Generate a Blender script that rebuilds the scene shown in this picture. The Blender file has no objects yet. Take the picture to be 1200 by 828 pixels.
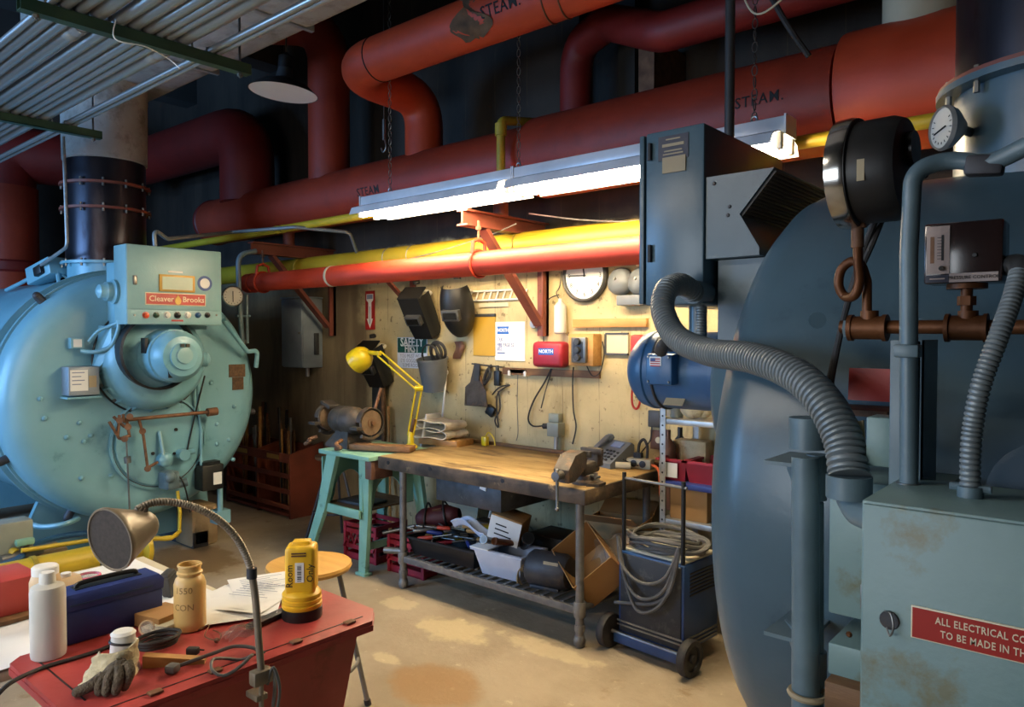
import bpy, bmesh, math, random
from mathutils import Vector as V, Matrix as M, Euler, noise
random.seed(7)
PI = math.pi
SC = bpy.context.scene
COL = SC.collection

# ---------------------------------------------------------------- camera
FPX, YAW, PIT, EYE = 867.0, math.radians(40.6), math.atan(22/867), 1.65
cd = bpy.data.cameras.new('camera'); cam = bpy.data.objects.new('camera', cd); COL.objects.link(cam)
cam.location = (0, 0, EYE); cam.rotation_euler = (PI/2-PIT, 0, YAW)
cd.sensor_width = 36; cd.lens = 36*FPX/1200; cd.clip_start = .02
SC.camera = cam
CF = V((-math.sin(YAW)*math.cos(PIT), math.cos(YAW)*math.cos(PIT), -math.sin(PIT)))
CR = V((math.cos(YAW), math.sin(YAW), 0)); CU = CR.cross(CF)
def at(px, py, x=None, y=None, z=None):
    """photo pixel + the plane the thing stands on or hangs on -> a point in the room"""
    d = CF+CR*((px-600)/FPX)+CU*((414-py)/FPX)
    t = x/d.x if x is not None else y/d.y if y is not None else (z-EYE)/d.z
    return V((0, 0, EYE))+d*t

# ---------------------------------------------------------------- world, light, exposure
w = bpy.data.worlds.new('world'); SC.world = w; w.use_nodes = True
w.node_tree.nodes['Background'].inputs[0].default_value = (.25, .3, .4, 1)
w.node_tree.nodes['Background'].inputs[1].default_value = .02
SC.view_settings.view_transform = 'Standard'; SC.view_settings.look = 'None'
SC.view_settings.exposure = 0.0; SC.view_settings.gamma = 1.0
SC.view_settings.use_curve_mapping = False
TUBE_POWER = 114.0      # fluorescent tubes over the bench
AISLE_POWER = 40.0     # the other ceiling fixture, over the aisle
def area(name, loc, rot, sx, sy, power, col):
    l = bpy.data.lights.new(name, 'AREA'); l.shape = 'RECTANGLE'; l.size = sx; l.size_y = sy
    l.energy = power; l.color = col
    o = bpy.data.objects.new(name, l); COL.objects.link(o); o.location = loc; o.rotation_euler = rot
    return o
# daylight through the two windows in the front wall
area('window_daylight', (-6.1, -2.12, 2.05), (PI/2, 0, 0), 2.3, 1.6, 235, (.25, .53, 1))
area('window_daylight', (-2.1, -2.12, 1.6), (PI/2, 0, 0), 2.2, 1.2, 56, (.86, .93, 1))

# ---------------------------------------------------------------- mesh tools
def hx(s):
    s = s.lstrip('#'); r = []
    for i in (0, 2, 4):
        c = int(s[i:i+2], 16)/255
        r.append(c/12.92 if c <= .04045 else ((c+.055)/1.055)**2.4)
    return tuple(r)
def frame(d):
    d = V(d).normalized()
    u = d.cross(V((0, 0, 1)))
    if u.length < 1e-3: u = V((1, 0, 0))
    u.normalize(); v = d.cross(u).normalized()
    return u, v, d
def spl(pts, k=6, closed=False):
    P = [V(p) for p in pts]; out = []; n = len(P)
    for i in range(n if closed else n-1):
        a, b, c, d = (P[(i-1) % n], P[i], P[(i+1) % n], P[(i+2) % n]) if closed else (P[max(i-1, 0)], P[i], P[i+1], P[min(i+2, n-1)])
        for j in range(k):
            t = j/k
            out.append(.5*((2*b)+(c-a)*t+(2*a-5*b+4*c-d)*t*t+(3*b-a-3*c+d)*t**3))
    if not closed: out.append(P[-1])
    return out
def arc_path(pts, rad, k=6):
    """polyline with rounded corners of radius rad (pipe elbows)"""
    P = [V(p) for p in pts]; out = [P[0]]
    for i in range(1, len(P)-1):
        a = (P[i-1]-P[i]); b = (P[i+1]-P[i])
        ang = a.angle(b); r = rad
        d = min(r/math.tan(ang/2), a.length*.49, b.length*.49); a.normalize(); b.normalize()
        s, e = P[i]+a*d, P[i]+b*d
        for j in range(k+1):
            t = j/k; out.append((1-t)**2*s+2*t*(1-t)*P[i]+t*t*e)
    out.append(P[-1]); return out
class MB:
    def __init__(s, local=False): s.bm = bmesh.new(); s.local = local
    def box(s, c, size, r=None, bev=0, seg=2):
        m = (Euler(r).to_matrix() if r is not None and not isinstance(r, M) else (r or M.Identity(3))).to_4x4()
        vs = bmesh.ops.create_cube(s.bm, size=1)['verts']
        for v in vs: v.co = V((v.co.x*size[0], v.co.y*size[1], v.co.z*size[2]))
        if bev:
            es = list({e for v in vs for e in v.link_edges})
            g = bmesh.ops.bevel(s.bm, geom=es, offset=min(bev, min(size)*.49), segments=seg, affect='EDGES', profile=.5)
            vs = list({v for f in g['faces'] for v in f.verts} | {v for v in vs if v.is_valid})
        m = M.Translation(V(c)) @ m
        for v in vs: v.co = m @ v.co
        return s
    def bx(s, x0, x1, y0, y1, z0, z1, bev=0, seg=2):
        return s.box(((x0+x1)/2, (y0+y1)/2, (z0+z1)/2), (abs(x1-x0), abs(y1-y0), abs(z1-z0)), None, bev, seg)
    def rings(s, rings, closed=False, caps=True):
        n = len(rings[0]); R = [[s.bm.verts.new(p) for p in r] for r in rings]
        L = len(R)
        for i in range(L if closed else L-1):
            a, b = R[i], R[(i+1) % L]
            for j in range(n):
                try: s.bm.faces.new((a[j], a[(j+1) % n], b[(j+1) % n], b[j]))
                except ValueError: pass
        if caps and not closed:
            s.bm.faces.new(R[0][::-1]); s.bm.faces.new(R[-1])
        return s
    def cyl(s, p0, p1, r0, r1=None, n=20, caps=True):
        r1 = r0 if r1 is None else r1; p0, p1 = V(p0), V(p1); u, v, d = frame(p1-p0)
        c = [u*math.cos(2*PI*i/n)+v*math.sin(2*PI*i/n) for i in range(n)]
        return s.rings([[p0+q*r0 for q in c], [p1+q*r1 for q in c]], caps=caps)
    def lathe(s, prof, o, ax=(0, 0, 1), n=32, caps=True):
        """prof: (radius, distance along axis)"""
        o = V(o); u, v, d = frame(ax)
        c = [u*math.cos(2*PI*i/n)+v*math.sin(2*PI*i/n) for i in range(n)]
        return s.rings([[o+d*h+q*max(r, 1e-4) for q in c] for r, h in prof], caps=caps)
    def tube(s, pts, r, n=10, closed=False, caps=True):
        P = [V(p) for p in pts]; L = len(P); rg = []; pu = None
        for i in range(L):
            if closed: d = P[(i+1) % L]-P[i-1]
            else: d = P[min(i+1, L-1)]-P[max(i-1, 0)]
            d.normalize()
            if pu is None: u = frame(d)[0]
            else:
                u = pu-d*pu.dot(d)
                u = u.normalized() if u.length > 1e-4 else frame(d)[0]
            v = d.cross(u); pu = u
            ri = r[i] if isinstance(r, (list, tuple)) else r
            rg.append([P[i]+(u*math.cos(2*PI*j/n)+v*math.sin(2*PI*j/n))*ri for j in range(n)])
        return s.rings(rg, closed, caps)
    def corr(s, pts, r, pitch=.012, amp=.12, n=14):
        """corrugated flexible conduit along a path"""
        P = [V(p) for p in pts]; out = [P[0]]
        for a, b in zip(P, P[1:]):
            k = max(1, round((b-a).length/(pitch/4)))
            out += [a.lerp(b, j/k) for j in range(1, k+1)]
        return s.tube(out, [r*(1+amp*(0, .9, 1, .9)[i % 4]-amp*.5) for i in range(len(out))], n)
    def prism(s, poly, vec):
        vec = V(vec); A = [s.bm.verts.new(V(p)) for p in poly]; B = [s.bm.verts.new(V(p)+vec) for p in poly]
        n = len(A); s.bm.faces.new(A[::-1]); s.bm.faces.new(B)
        for i in range(n): s.bm.faces.new((A[i], A[(i+1) % n], B[(i+1) % n], B[i]))
        return s
    def sph(s, c, r, sc=(1, 1, 1), n=16, rot=None):
        vs = bmesh.ops.create_uvsphere(s.bm, u_segments=n, v_segments=max(6, n//2), radius=r)['verts']
        m = Euler(rot).to_matrix() if rot else M.Identity(3)
        for v in vs: v.co = m @ V((v.co.x*sc[0], v.co.y*sc[1], v.co.z*sc[2])) + V(c)
        return s
    def tor(s, c, R, r, ax=(0, 0, 1), n=24, m=8, sc=1):
        u, v, d = frame(ax); c = V(c)
        return s.tube([c+u*math.cos(2*PI*i/n)*R+v*math.sin(2*PI*i/n)*R*sc for i in range(n)], r, m, closed=True)
    def grid(s, fn, nu, nv, thick=0):
        G = [[s.bm.verts.new(fn(i/nu, j/nv)) for j in range(nv+1)] for i in range(nu+1)]
        fs = [s.bm.faces.new((G[i][j], G[i+1][j], G[i+1][j+1], G[i][j+1])) for i in range(nu) for j in range(nv)]
        if thick:
            s.bm.normal_update()
            bmesh.ops.solidify(s.bm, geom=fs, thickness=thick)
        return s
    def mesh(s, name, mat, inv=None, ang=38):
        bmesh.ops.recalc_face_normals(s.bm, faces=s.bm.faces)
        if inv is not None: s.bm.transform(inv)
        me = bpy.data.meshes.new(name); s.bm.to_mesh(me); s.bm.free()
        me.polygons.foreach_set('use_smooth', [True]*len(me.polygons))
        me.set_sharp_from_angle(angle=math.radians(ang))
        me.materials.append(MT[mat] if isinstance(mat, str) else mat)
        return me
    def build(s, name, mat, parent=None, label=None, kind=None, ang=38):
        """a part: child of its thing"""
        inv = None if (s.local or parent is None) else wm(parent).inverted()
        o = bpy.data.objects.new(name, s.mesh(name, mat, inv, ang)); COL.objects.link(o)
        if parent is not None: o.parent = parent
        if label: o['label'] = label
        if kind: o['kind'] = kind
        return o
    def solo(s, name, mat, label, cat, group=None, loc=None, rz=0, kind=None, ang=38):
        """a thing that is one mesh; its origin at its base"""
        if loc is None and not s.local:
            bb = [v.co for v in s.bm.verts]
            loc = V(((min(c.x for c in bb)+max(c.x for c in bb))/2, (min(c.y for c in bb)+max(c.y for c in bb))/2, min(c.z for c in bb)))
        loc = V(loc or (0, 0, 0))
        o = bpy.data.objects.new(name, s.mesh(name, mat, None if s.local else M.Translation(-loc), ang)); COL.objects.link(o)
        o.location = loc; o.rotation_euler = (0, 0, rz)
        tag(o, label, cat, group, kind); return o
def wm(o):
    m = o.matrix_basis if o.parent is None else wm(o.parent) @ o.matrix_basis
    return m.copy()
def tag(o, label=None, cat=None, group=None, kind=None):
    if label: o['label'] = label
    if cat: o['category'] = cat
    if group: o['group'] = group
    if kind: o['kind'] = kind
def thing(name, label, cat, loc=(0, 0, 0), rz=0, group=None, rot=None):
    o = bpy.data.objects.new(name, None); COL.objects.link(o); o.empty_display_size = .05
    o.location = V(loc); o.rotation_euler = rot or (0, 0, rz); tag(o, label, cat, group); return o
def copy_tree(o, parent=None):
    c = o.copy(); COL.objects.link(c); c.parent = parent
    for ch in list(o.children): copy_tree(ch, c)
    return c
def struct(mb, name, mat, parent=None):
    o = mb.build(name, mat, parent); o['kind'] = 'structure'; return o
_fonts = {}
def text_pts(txt, size, bold=0.0, ext=.001, align='CENTER', space=1.0):
    cu = bpy.data.curves.new('t', 'FONT'); cu.body = txt; cu.size = size; cu.offset = bold*size; cu.extrude = ext
    cu.align_x = align; cu.align_y = 'CENTER'; cu.space_character = space; cu.resolution_u = 2
    o = bpy.data.objects.new('t', cu); COL.objects.link(o)
    me = bpy.data.meshes.new_from_object(o.evaluated_get(bpy.context.evaluated_depsgraph_get()))
    COL.objects.unlink(o); bpy.data.objects.remove(o); bpy.data.curves.remove(cu); return me
def text(txt, size, o, right, up, mat, parent, name='lettering', bold=.0, ext=.0008, align='CENTER', space=1.0, wrap=None, sx=1.0):
    """flat print: letters laid on the surface at o (right, up: surface axes); wrap(x, y, z) bends it onto a pipe"""
    me = text_pts(txt, size, bold, ext, align, space)
    o, r, u = V(o), V(right).normalized(), V(up).normalized(); nn = r.cross(u)
    for v in me.vertices:
        v.co = wrap(v.co.x*sx, v.co.y, v.co.z) if wrap else o+r*v.co.x*sx+u*v.co.y+nn*v.co.z
    me.transform(wm(parent).inverted())
    me.materials.clear(); me.materials.append(MT[mat]); me.name = name
    ob = bpy.data.objects.new(name, me); COL.objects.link(ob); ob.parent = parent; return ob

# ---------------------------------------------------------------- materials (procedural)
MT = {}
def mat(name, col, rough=.5, metal=0, col2=None, scale=5, mix=(.35, .7), dirt=None, dscale=2.0, dthr=(.56, .68), bump=0, bscale=60, spec=.5, coat=0, trans=0, emit=None, alpha=1, det=6, stretch=None):
    col = hx(col) if isinstance(col, str) else col
    m = bpy.data.materials.new(name); m.use_nodes = True; nt = m.node_tree; N = nt.nodes; L = nt.links
    b = N['Principled BSDF']; tc = N.new('ShaderNodeTexCoord'); src = tc.outputs['Object']
    if stretch:
        mp = N.new('ShaderNodeMapping'); mp.inputs['Scale'].default_value = stretch; L.new(src, mp.inputs[0]); src = mp.outputs[0]
    col2 = hx(col2) if isinstance(col2, str) else (col2 or tuple(c*.78 for c in col))
    nz = N.new('ShaderNodeTexNoise'); nz.inputs['Scale'].default_value = scale; nz.inputs['Detail'].default_value = det
    L.new(src, nz.inputs['Vector'])
    rp = N.new('ShaderNodeValToRGB'); e = rp.color_ramp.elements
    e[0].position, e[1].position = mix; e[0].color = (*col, 1); e[1].color = (*col2, 1)
    L.new(nz.outputs['Fac'], rp.inputs[0]); out = rp.outputs[0]
    if dirt:
        dc = hx(dirt) if isinstance(dirt, str) else dirt
        n2 = N.new('ShaderNodeTexNoise'); n2.inputs['Scale'].default_value = dscale; n2.inputs['Detail'].default_value = 9; n2.inputs['Roughness'].default_value = .68
        L.new(src, n2.inputs['Vector'])
        r2 = N.new('ShaderNodeValToRGB'); r2.color_ramp.elements[0].position, r2.color_ramp.elements[1].position = dthr
        L.new(n2.outputs['Fac'], r2.inputs[0])
        mx = N.new('ShaderNodeMix'); mx.data_type = 'RGBA'; L.new(r2.outputs[0], mx.inputs[0]); L.new(out, mx.inputs[6]); mx.inputs[7].default_value = (*dc, 1)
        out = mx.outputs[2]
    L.new(out, b.inputs['Base Color'])
    b.inputs['Roughness'].default_value = rough; b.inputs['Metallic'].default_value = metal
    b.inputs['Specular IOR Level'].default_value = spec
    if coat: b.inputs['Coat Weight'].default_value = coat; b.inputs['Coat Roughness'].default_value = .15
    if trans: b.inputs['Transmission Weight'].default_value = trans
    if alpha < 1: b.inputs['Alpha'].default_value = alpha
    if emit: b.inputs['Emission Color'].default_value = (*emit[0], 1); b.inputs['Emission Strength'].default_value = emit[1]
    if bump:
        n3 = N.new('ShaderNodeTexNoise'); n3.inputs['Scale'].default_value = bscale; n3.inputs['Detail'].default_value = 5
        L.new(src, n3.inputs['Vector'])
        bp = N.new('ShaderNodeBump'); bp.inputs['Strength'].default_value = bump; bp.inputs['Distance'].default_value = .01
        L.new(n3.outputs['Fac'], bp.inputs['Height']); L.new(bp.outputs[0], b.inputs['Normal'])
    MT[name] = m; return m
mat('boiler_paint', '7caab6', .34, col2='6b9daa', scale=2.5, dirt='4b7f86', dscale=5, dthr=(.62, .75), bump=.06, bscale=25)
mat('boiler_paint_old', '4a616c', .33, col2='405660', scale=3, dirt='364852', dscale=5, dthr=(.6, .75), bump=.05, bscale=40)  # darker copy of the boiler paint, with the right boiler's shade mixed in
mat('cabinet_paint', '758d89', .42, col2='688380', scale=4, dirt='6a6a50', dscale=3.2, dthr=(.52, .6), bump=.05, bscale=80)
mat('panel_paint', '86acaf', .38, col2='789ea3', scale=5, bump=.05, bscale=80)
mat('blue_motor', '2f5c86', .36, col2='274f75', scale=6)
mat('grey_blue', '64787f', .4, col2='52656d', scale=8)
mat('steel_dark', '47464c', .3, .85, col2='35323a', scale=4, dirt='2a2024', dscale=6, stretch=(1, 1, .25))
mat('steel', '8d8d8a', .38, .8, col2='6d6c68', scale=9)
mat('galv', 'aeaeaa', .4, .55, col2='8c8b87', scale=14)
mat('chrome', 'c8c8c6', .18, 1)
mat('cast_iron', '4c4641', .6, .35, col2='3a332d', scale=14, dirt='6a5138', dscale=9, bump=.2, bscale=70)
mat('rusty', '7d5a40', .65, .35, col2='5a3b28', scale=18, bump=.15)
mat('brass_old', '6b4020', .5, .5, col2='553016', scale=12, bump=.1)
mat('red_pipe', '96321a', .55, col2='802a16', scale=2.2, dirt='5c1f14', dscale=1.6, dthr=(.58, .78), bump=.18, bscale=22)
mat('red_pipe_bright', 'c04420', .55, col2='a8381a', scale=3, dirt='7c2715', dscale=2.5, dthr=(.62, .8), bump=.15, bscale=25)
mat('red_dark', '7c1f18', .55, col2='671a15', scale=2.5, bump=.15, bscale=22)
mat('orange_pipe', 'c23f24', .52, col2='ae351c', scale=4, dirt='8c2e1a', dscale=7, dthr=(.62, .75), bump=.1)
mat('bracket_red', '7a3f30', .55, col2='6a3527', scale=5, dirt='5c261e', dscale=6)
mat('yellow_pipe', 'c6a92c', .45, col2='b89b24', scale=3, dirt='8f7a22', dscale=5, dthr=(.64, .78))
mat('yellow_dull', 'a8922c', .5, col2='8c7824', scale=4)
mat('insulation', 'aaa69f', .85, col2='8c8780', scale=3, dirt='6c665e', dscale=4, dthr=(.5, .66), bump=.4, bscale=12)
mat('cream', 'c8bfa4', .8, col2='b5ab8e', scale=3)
mat('damaged_wrap', '6e553d', .9, col2='4a3a2a', scale=12, bump=.6, bscale=30)
mat('strut_green', '2b4a36', .5, .2, col2='203a2a', scale=6)
mat('black', '1a1919', .45, col2='121212', scale=8)
mat('black_gloss', '151515', .25)
mat('rubber', '232120', .7, col2='33302d', scale=20)
mat('grey_cord', '5c5a56', .6, col2='4b4946', scale=10)
mat('dark_grey', '3a3a3a', .5, col2='2e2e2e', scale=9)
mat('white', 'e8e6e0', .5, col2='dcd9d0', scale=6)
mat('white_enamel', 'f6f2e8', .35, col2='f2ede2')
mat('paper', 'e9e9e6', .8, col2='dededa', scale=3)
mat('paper_blue', 'ccd6ea', .8, col2='c2cee6', scale=3)
mat('fixture_white', 'd9dbe0', .3, .1)
mat('stencil', '15100d', .7)
mat('ink_blue', '2f4f9a', .7); mat('ink_grey', '7f88a0', .8); mat('logo_blue', '1c5fb8', .6)
mat('ink_black', '26211d', .8)
mat('sign_green', '10524a', .5); mat('sign_red', 'a8201e', .5)
mat('plate_red', 'ab2a20', .4, col2='9b241c', scale=4)
mat('plate_cream', 'e6d5b4', .5); mat('plate_gold', 'c19a4a', .45, .3)
mat('window_green', 'b9cbb5', .4)
mat('bulb_red', 'c04a2c', .3); mat('bulb_green', '2d4a36', .3); mat('knob_black', '17181a', .35)
mat('sticker_blue', '2b4a86', .5); mat('sticker_tan', 'a99878', .7); mat('sticker_navy', '1a1c30', .5)
mat('dial', 'd8d4c8', .5); mat('smoked', '2a1c1a', .2, coat=.5); mat('dial_plate', 'a08c82', .5)
mat('clear', 'd9d6d0', .15, alpha=.25)
mat('bench_wood', 'b09462', .66, col2='8f7242', scale=9, mix=(.35, .65), dirt='5a4326', dscale=5, dthr=(.52, .66), bump=.25, bscale=30, stretch=(.35, 1.6, 1))
mat('bench_edge', '5d4b38', .65, col2='33291f', scale=7, mix=(.4, .6), dirt='8f7550', dscale=8, dthr=(.6, .7), bump=.3, bscale=40)
mat('wood', 'b98a4e', .6, col2='a07238', scale=5, bump=.1, stretch=(1, 6, 6))
mat('wood_dark', '7a5632', .65, col2='5e4024', scale=6, bump=.15, stretch=(1, 6, 6))
mat('wood_stool', 'd0a154', .45, col2='c08f42', scale=4, stretch=(1, 7, 1))
mat('cardboard', 'a87e4e', .8, col2='98703f', scale=4)
mat('mint', '86b39c', .5, col2='76a38c', scale=5, dirt='3c5a50', dscale=7, dthr=(.6, .7), bump=.08)
mat('red_paint', 'b0453f', .42, col2='9a3632', scale=5, dirt='6c2a20', dscale=4, dthr=(.58, .72), bump=.1, bscale=30)
mat('red_plastic', 'a02434', .45, col2='8c1e2c', scale=6)
mat('red_bag', '4e1418', .6, col2='3c1014', scale=8)
mat('tank_grey', '4a4a4c', .55, .4, col2='35353a', scale=8, dirt='5d5040', dscale=7)
mat('drawer_grey', '474b50', .5, .3, col2='35383c', scale=16, dirt='6a6a66', dscale=14, dthr=(.62, .7))
mat('pipe_grey', '7d7973', .5, .3, col2='64605a', scale=12, dirt='54504a', dscale=10)
mat('shelf_grey', '6e6a65', .65, col2='56524e', scale=22, dirt='6e6a64', dscale=25, dthr=(.58, .66))
mat('box_grey', '8f9aa3', .45, .2, col2='7d8891', scale=6)
mat('tub_white', 'c3c9d6', .5, col2='b4bac8', scale=5)
mat('phone_grey', '6a6f74', .45, col2='5e6368', scale=8); mat('lcd', '8f9fc0', .25)
mat('beige', 'b8ab8c', .55); mat('outlet_grey', '8f9488', .5)
mat('yellow_lamp', 'dcbf1a', .33); mat('yellow_torch', 'efbd2a', .42, col2='e5b124', scale=5)
mat('jar_plastic', 'dcb874', .4, col2='cfa862', scale=3)
mat('jar_ink', '9a7a48', .6)
mat('bottle_white', 'd2d0c8', .45, col2='c6c3ba', scale=4)
mat('blue_plastic', '26377a', .42, col2='20306c', scale=6)
mat('cotton', 'cdbf9c', .95, col2='b8a985', scale=20, dirt='7c6a50', dscale=9, bump=.5, bscale=140)
mat('cotton_grip', '6b5e4c', .95, col2='4a4136', scale=60, bump=.8, bscale=160)
mat('towel', 'd9d3c4', .95, col2='c4bba8', scale=14, bump=.5, bscale=60)
mat('tan_lamp', '8c7f6c', .42, .25, col2='7c705f', scale=8); mat('lamp_mesh', '4a4038', .6, .3, col2='3a322b', scale=120)
mat('gooseneck', 'a39682', .4, .3)
mat('conduit_steel', 'b2b2b0', .36, .8, col2='a6a6a3', scale=2)
mat('pink', 'c84a6e', .4); mat('amber', 'd8b98e', .4)
mat('clip_yellow', 'b8902c', .6, col2='a5801f', scale=3)
mat('wheel_stone', '6e5844', .85, col2='58452f', scale=20, bump=.3)
mat('concrete_block', '9c8564', .85, col2='86704f', scale=6, bump=.3)
mat('orange_cord', 'c2552a', .5); mat('red_gloss', 'b02a24', .35)
mat('brown_leather', '6d4a38', .6, col2='523527', scale=10)
mat('gold_mask', '8d9496', .45); mat('nameplate', '4e3a2c', .5, .3, col2='6a5138', scale=60)
mat('welder_blue', '1d3f6e', .38, col2='193760', scale=6); mat('welder_grey', '26272a', .6, col2='1f2022', scale=6, dirt='4d4a46', dscale=10)
mat('plastic_clear', 'b9b5ad', .2, alpha=.35)
mat('hose_grey', '80888a', .42, .25)
def tube_mat(name, col, power):
    m = bpy.data.materials.new(name); m.use_nodes = True; b = m.node_tree.nodes['Principled BSDF']
    b.inputs['Base Color'].default_value = (.9, .9, .9, 1); b.inputs['Emission Color'].default_value = (*col, 1); b.inputs['Emission Strength'].default_value = power
    MT[name] = m
tube_mat('lit_tube', (1, .80, .50), TUBE_POWER); tube_mat('lit_tube_aisle', (1, .88, .72), AISLE_POWER)

# concrete walls and floor ----------------------------------------------------
def wall_mat():
    m = bpy.data.materials.new('concrete_wall'); m.use_nodes = True; nt = m.node_tree; N = nt.nodes; L = nt.links
    b = N['Principled BSDF']; tc = N.new('ShaderNodeTexCoord'); S = N.new('ShaderNodeSeparateXYZ'); L.new(tc.outputs['Object'], S.inputs[0])
    def math_(op, a, bb=None, c=None):
        n = N.new('ShaderNodeMath'); n.operation = op
        for i, v in enumerate((a, bb, c)):
            if v is None: continue
            if isinstance(v, (int, float)): n.inputs[i].default_value = v
            else: L.new(v, n.inputs[i])
        return n.outputs[0]
    def nz(scale, det=6, sc=(1, 1, 1), rough=.6):
        mp = N.new('ShaderNodeMapping'); mp.inputs['Scale'].default_value = sc; L.new(tc.outputs['Object'], mp.inputs[0])
        n = N.new('ShaderNodeTexNoise'); n.inputs['Scale'].default_value = scale; n.inputs['Detail'].default_value = det; n.inputs['Roughness'].default_value = rough
        L.new(mp.outputs[0], n.inputs['Vector']); return n.outputs['Fac']
    def ramp(fac, p0, p1):
        r = N.new('ShaderNodeMapRange'); r.inputs[1].default_value = p0; r.inputs[2].default_value = p1; r.interpolation_type = 'SMOOTHSTEP'
        L.new(fac, r.inputs[0]); return r.outputs[0]
    def mixc(f, a, c):
        n = N.new('ShaderNodeMix'); n.data_type = 'RGBA'; L.new(f, n.inputs[0])
        for i, v in ((6, a), (7, c)):
            if isinstance(v, tuple): n.inputs[i].default_value = (*v, 1)
            else: L.new(v, n.inputs[i])
        return n.outputs[2]
    paint = mixc(ramp(nz(2.2, 8), .35, .7), hx('c4b286'), hx('ad9c74'))
    paint = mixc(ramp(nz(4, 9, (1, 1, .22), .75), .50, .70), paint, hx('95855f'))
    paint = mixc(ramp(nz(22, 4), .62, .70), paint, hx('7c6c4e'))
    bare = mixc(ramp(nz(4, 8, (1, 1, .2)), .35, .68), hx('8f7c5c'), hx('6a5840'))  # brown unpainted end; some of the tubes' falloff is painted into the tone
    upper = mixc(ramp(nz(3, 8, (1, 1, .3)), .35, .68), hx('3f352c'), hx('2c251f'))  # bare upper concrete, darkened so the shade above the tubes is in its colour
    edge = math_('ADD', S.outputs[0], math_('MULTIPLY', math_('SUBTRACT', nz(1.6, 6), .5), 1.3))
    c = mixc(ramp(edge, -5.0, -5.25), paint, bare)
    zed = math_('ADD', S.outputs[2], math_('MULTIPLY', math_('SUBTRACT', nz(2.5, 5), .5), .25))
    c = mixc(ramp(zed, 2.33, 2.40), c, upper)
    # form-board lines
    fx = math_('FRACT', math_('DIVIDE', math_('ADD', S.outputs[0], math_('MULTIPLY', math_('SUBTRACT', nz(.9, 2), .5), .05)), .305))
    ln = math_('LESS_THAN', fx, .022)
    c = mixc(math_('MULTIPLY', ln, math_('MULTIPLY', ramp(nz(3, 4), .42, .6), .55)), c, hx('584a35'))
    L.new(c, b.inputs['Base Color']); b.inputs['Roughness'].default_value = .85
    hgt = math_('ADD', math_('MULTIPLY', ln, -.6), math_('MULTIPLY', nz(60, 5), .35))
    bp = N.new('ShaderNodeBump'); bp.inputs['Strength'].default_value = .5; bp.inputs['Distance'].default_value = .01
    L.new(hgt, bp.inputs['Height']); L.new(bp.outputs[0], b.inputs['Normal'])
    MT['concrete_wall'] = m
    # floor
    m = bpy.data.materials.new('concrete_floor'); m.use_nodes = True; nt = m.node_tree; N = nt.nodes; L = nt.links
    b = N['Principled BSDF']; tc = N.new('ShaderNodeTexCoord'); S = N.new('ShaderNodeSeparateXYZ'); L.new(tc.outputs['Object'], S.inputs[0])
    c = mixc(ramp(nz(1.6, 9), .36, .66), hx('a3937a'), hx('8a7a62'))
    c = mixc(ramp(nz(9, 8, (1, 1, 1), .75), .58, .72), c, hx('bfae8e'))
    c = mixc(ramp(nz(3.3, 7), .60, .72), c, hx('7d6848'))
    def blob(x, y, rx, ry, n=.5):
        dx = math_('DIVIDE', math_('SUBTRACT', S.outputs[0], x), rx); dy = math_('DIVIDE', math_('SUBTRACT', S.outputs[1], y), ry)
        d = math_('ADD', math_('MULTIPLY', dx, dx), math_('MULTIPLY', dy, dy))
        return math_('ADD', d, math_('MULTIPLY', math_('SUBTRACT', nz(7, 8), .5), n*4))
    p = at(530, 738, z=0); c = mixc(math_('MULTIPLY', ramp(blob(p.x, p.y, .24, .15, .8), 1.3, .5), .6), c, hx('cdb98c'))
    p = at(510, 802, z=0); c = mixc(math_('MULTIPLY', ramp(blob(p.x, p.y, .26, .2, .3), 1.2, .6), .7), c, hx('8f6a3c'))
    for q, rx, ry, k in (((470, 706), .13, .1, .8), ((455, 770), .1, .05, .8), ((640, 760), .3, .08, .7)):
        p = at(*q, z=0); c = mixc(math_('MULTIPLY', ramp(blob(p.x, p.y, rx, ry, 1.2), 1.3, .5), k*.7), c, hx('c9b68e'))
    p = at(225, 655, z=0); c = mixc(math_('MULTIPLY', ramp(blob(p.x, p.y, .45, .3, .6), 1.2, .6), .8), c, hx('6e5228'))
    L.new(c, b.inputs['Base Color']); b.inputs['Roughness'].default_value = .72
    bp = N.new('ShaderNodeBump'); bp.inputs['Strength'].default_value = .3; bp.inputs['Distance'].default_value = .008
    L.new(nz(28, 6), bp.inputs['Height']); L.new(bp.outputs[0], b.inputs['Normal'])
    MT['concrete_floor'] = m
wall_mat()
mat('bare_concrete', '4a4037', .88, col2='352e28', scale=2.5, bump=.3, bscale=40)
mat('soffit', '3a3733', .9, col2='2c2a27', scale=2)

# ---------------------------------------------------------------- the room
WY = 4.08
X0, X1, Y0, ZC = -9.6, 2.8, -2.2, 4.7
struct(MB().bx(X0, X1, Y0, WY, -.15, 0), 'floor', 'concrete_floor')
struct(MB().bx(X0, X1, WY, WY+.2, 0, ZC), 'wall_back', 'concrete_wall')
struct(MB().bx(X0-.2, X0, Y0, WY+.2, 0, ZC), 'wall_left', 'bare_concrete')
struct(MB().bx(X1, X1+.2, Y0, WY+.2, 0, ZC), 'wall_right', 'bare_concrete')
wf = MB()   # front wall (behind the camera) with two window openings
wins = [(-7.3, -4.9, 1.2, 2.9), (-3.2, -1.0, 1.0, 2.2)]
xs = [X0, -7.3, -4.9, -1.4, .2, X1]
for a, b_ in ((X0, -7.3), (-4.9, -3.2), (-1.0, X1)): wf.bx(a, b_, Y0-.2, Y0, 0, ZC)
for a, b_, z0, z1 in wins: wf.bx(a, b_, Y0-.2, Y0, 0, z0); wf.bx(a, b_, Y0-.2, Y0, z1, ZC)
struct(wf, 'wall_front', 'bare_concrete')
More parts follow.
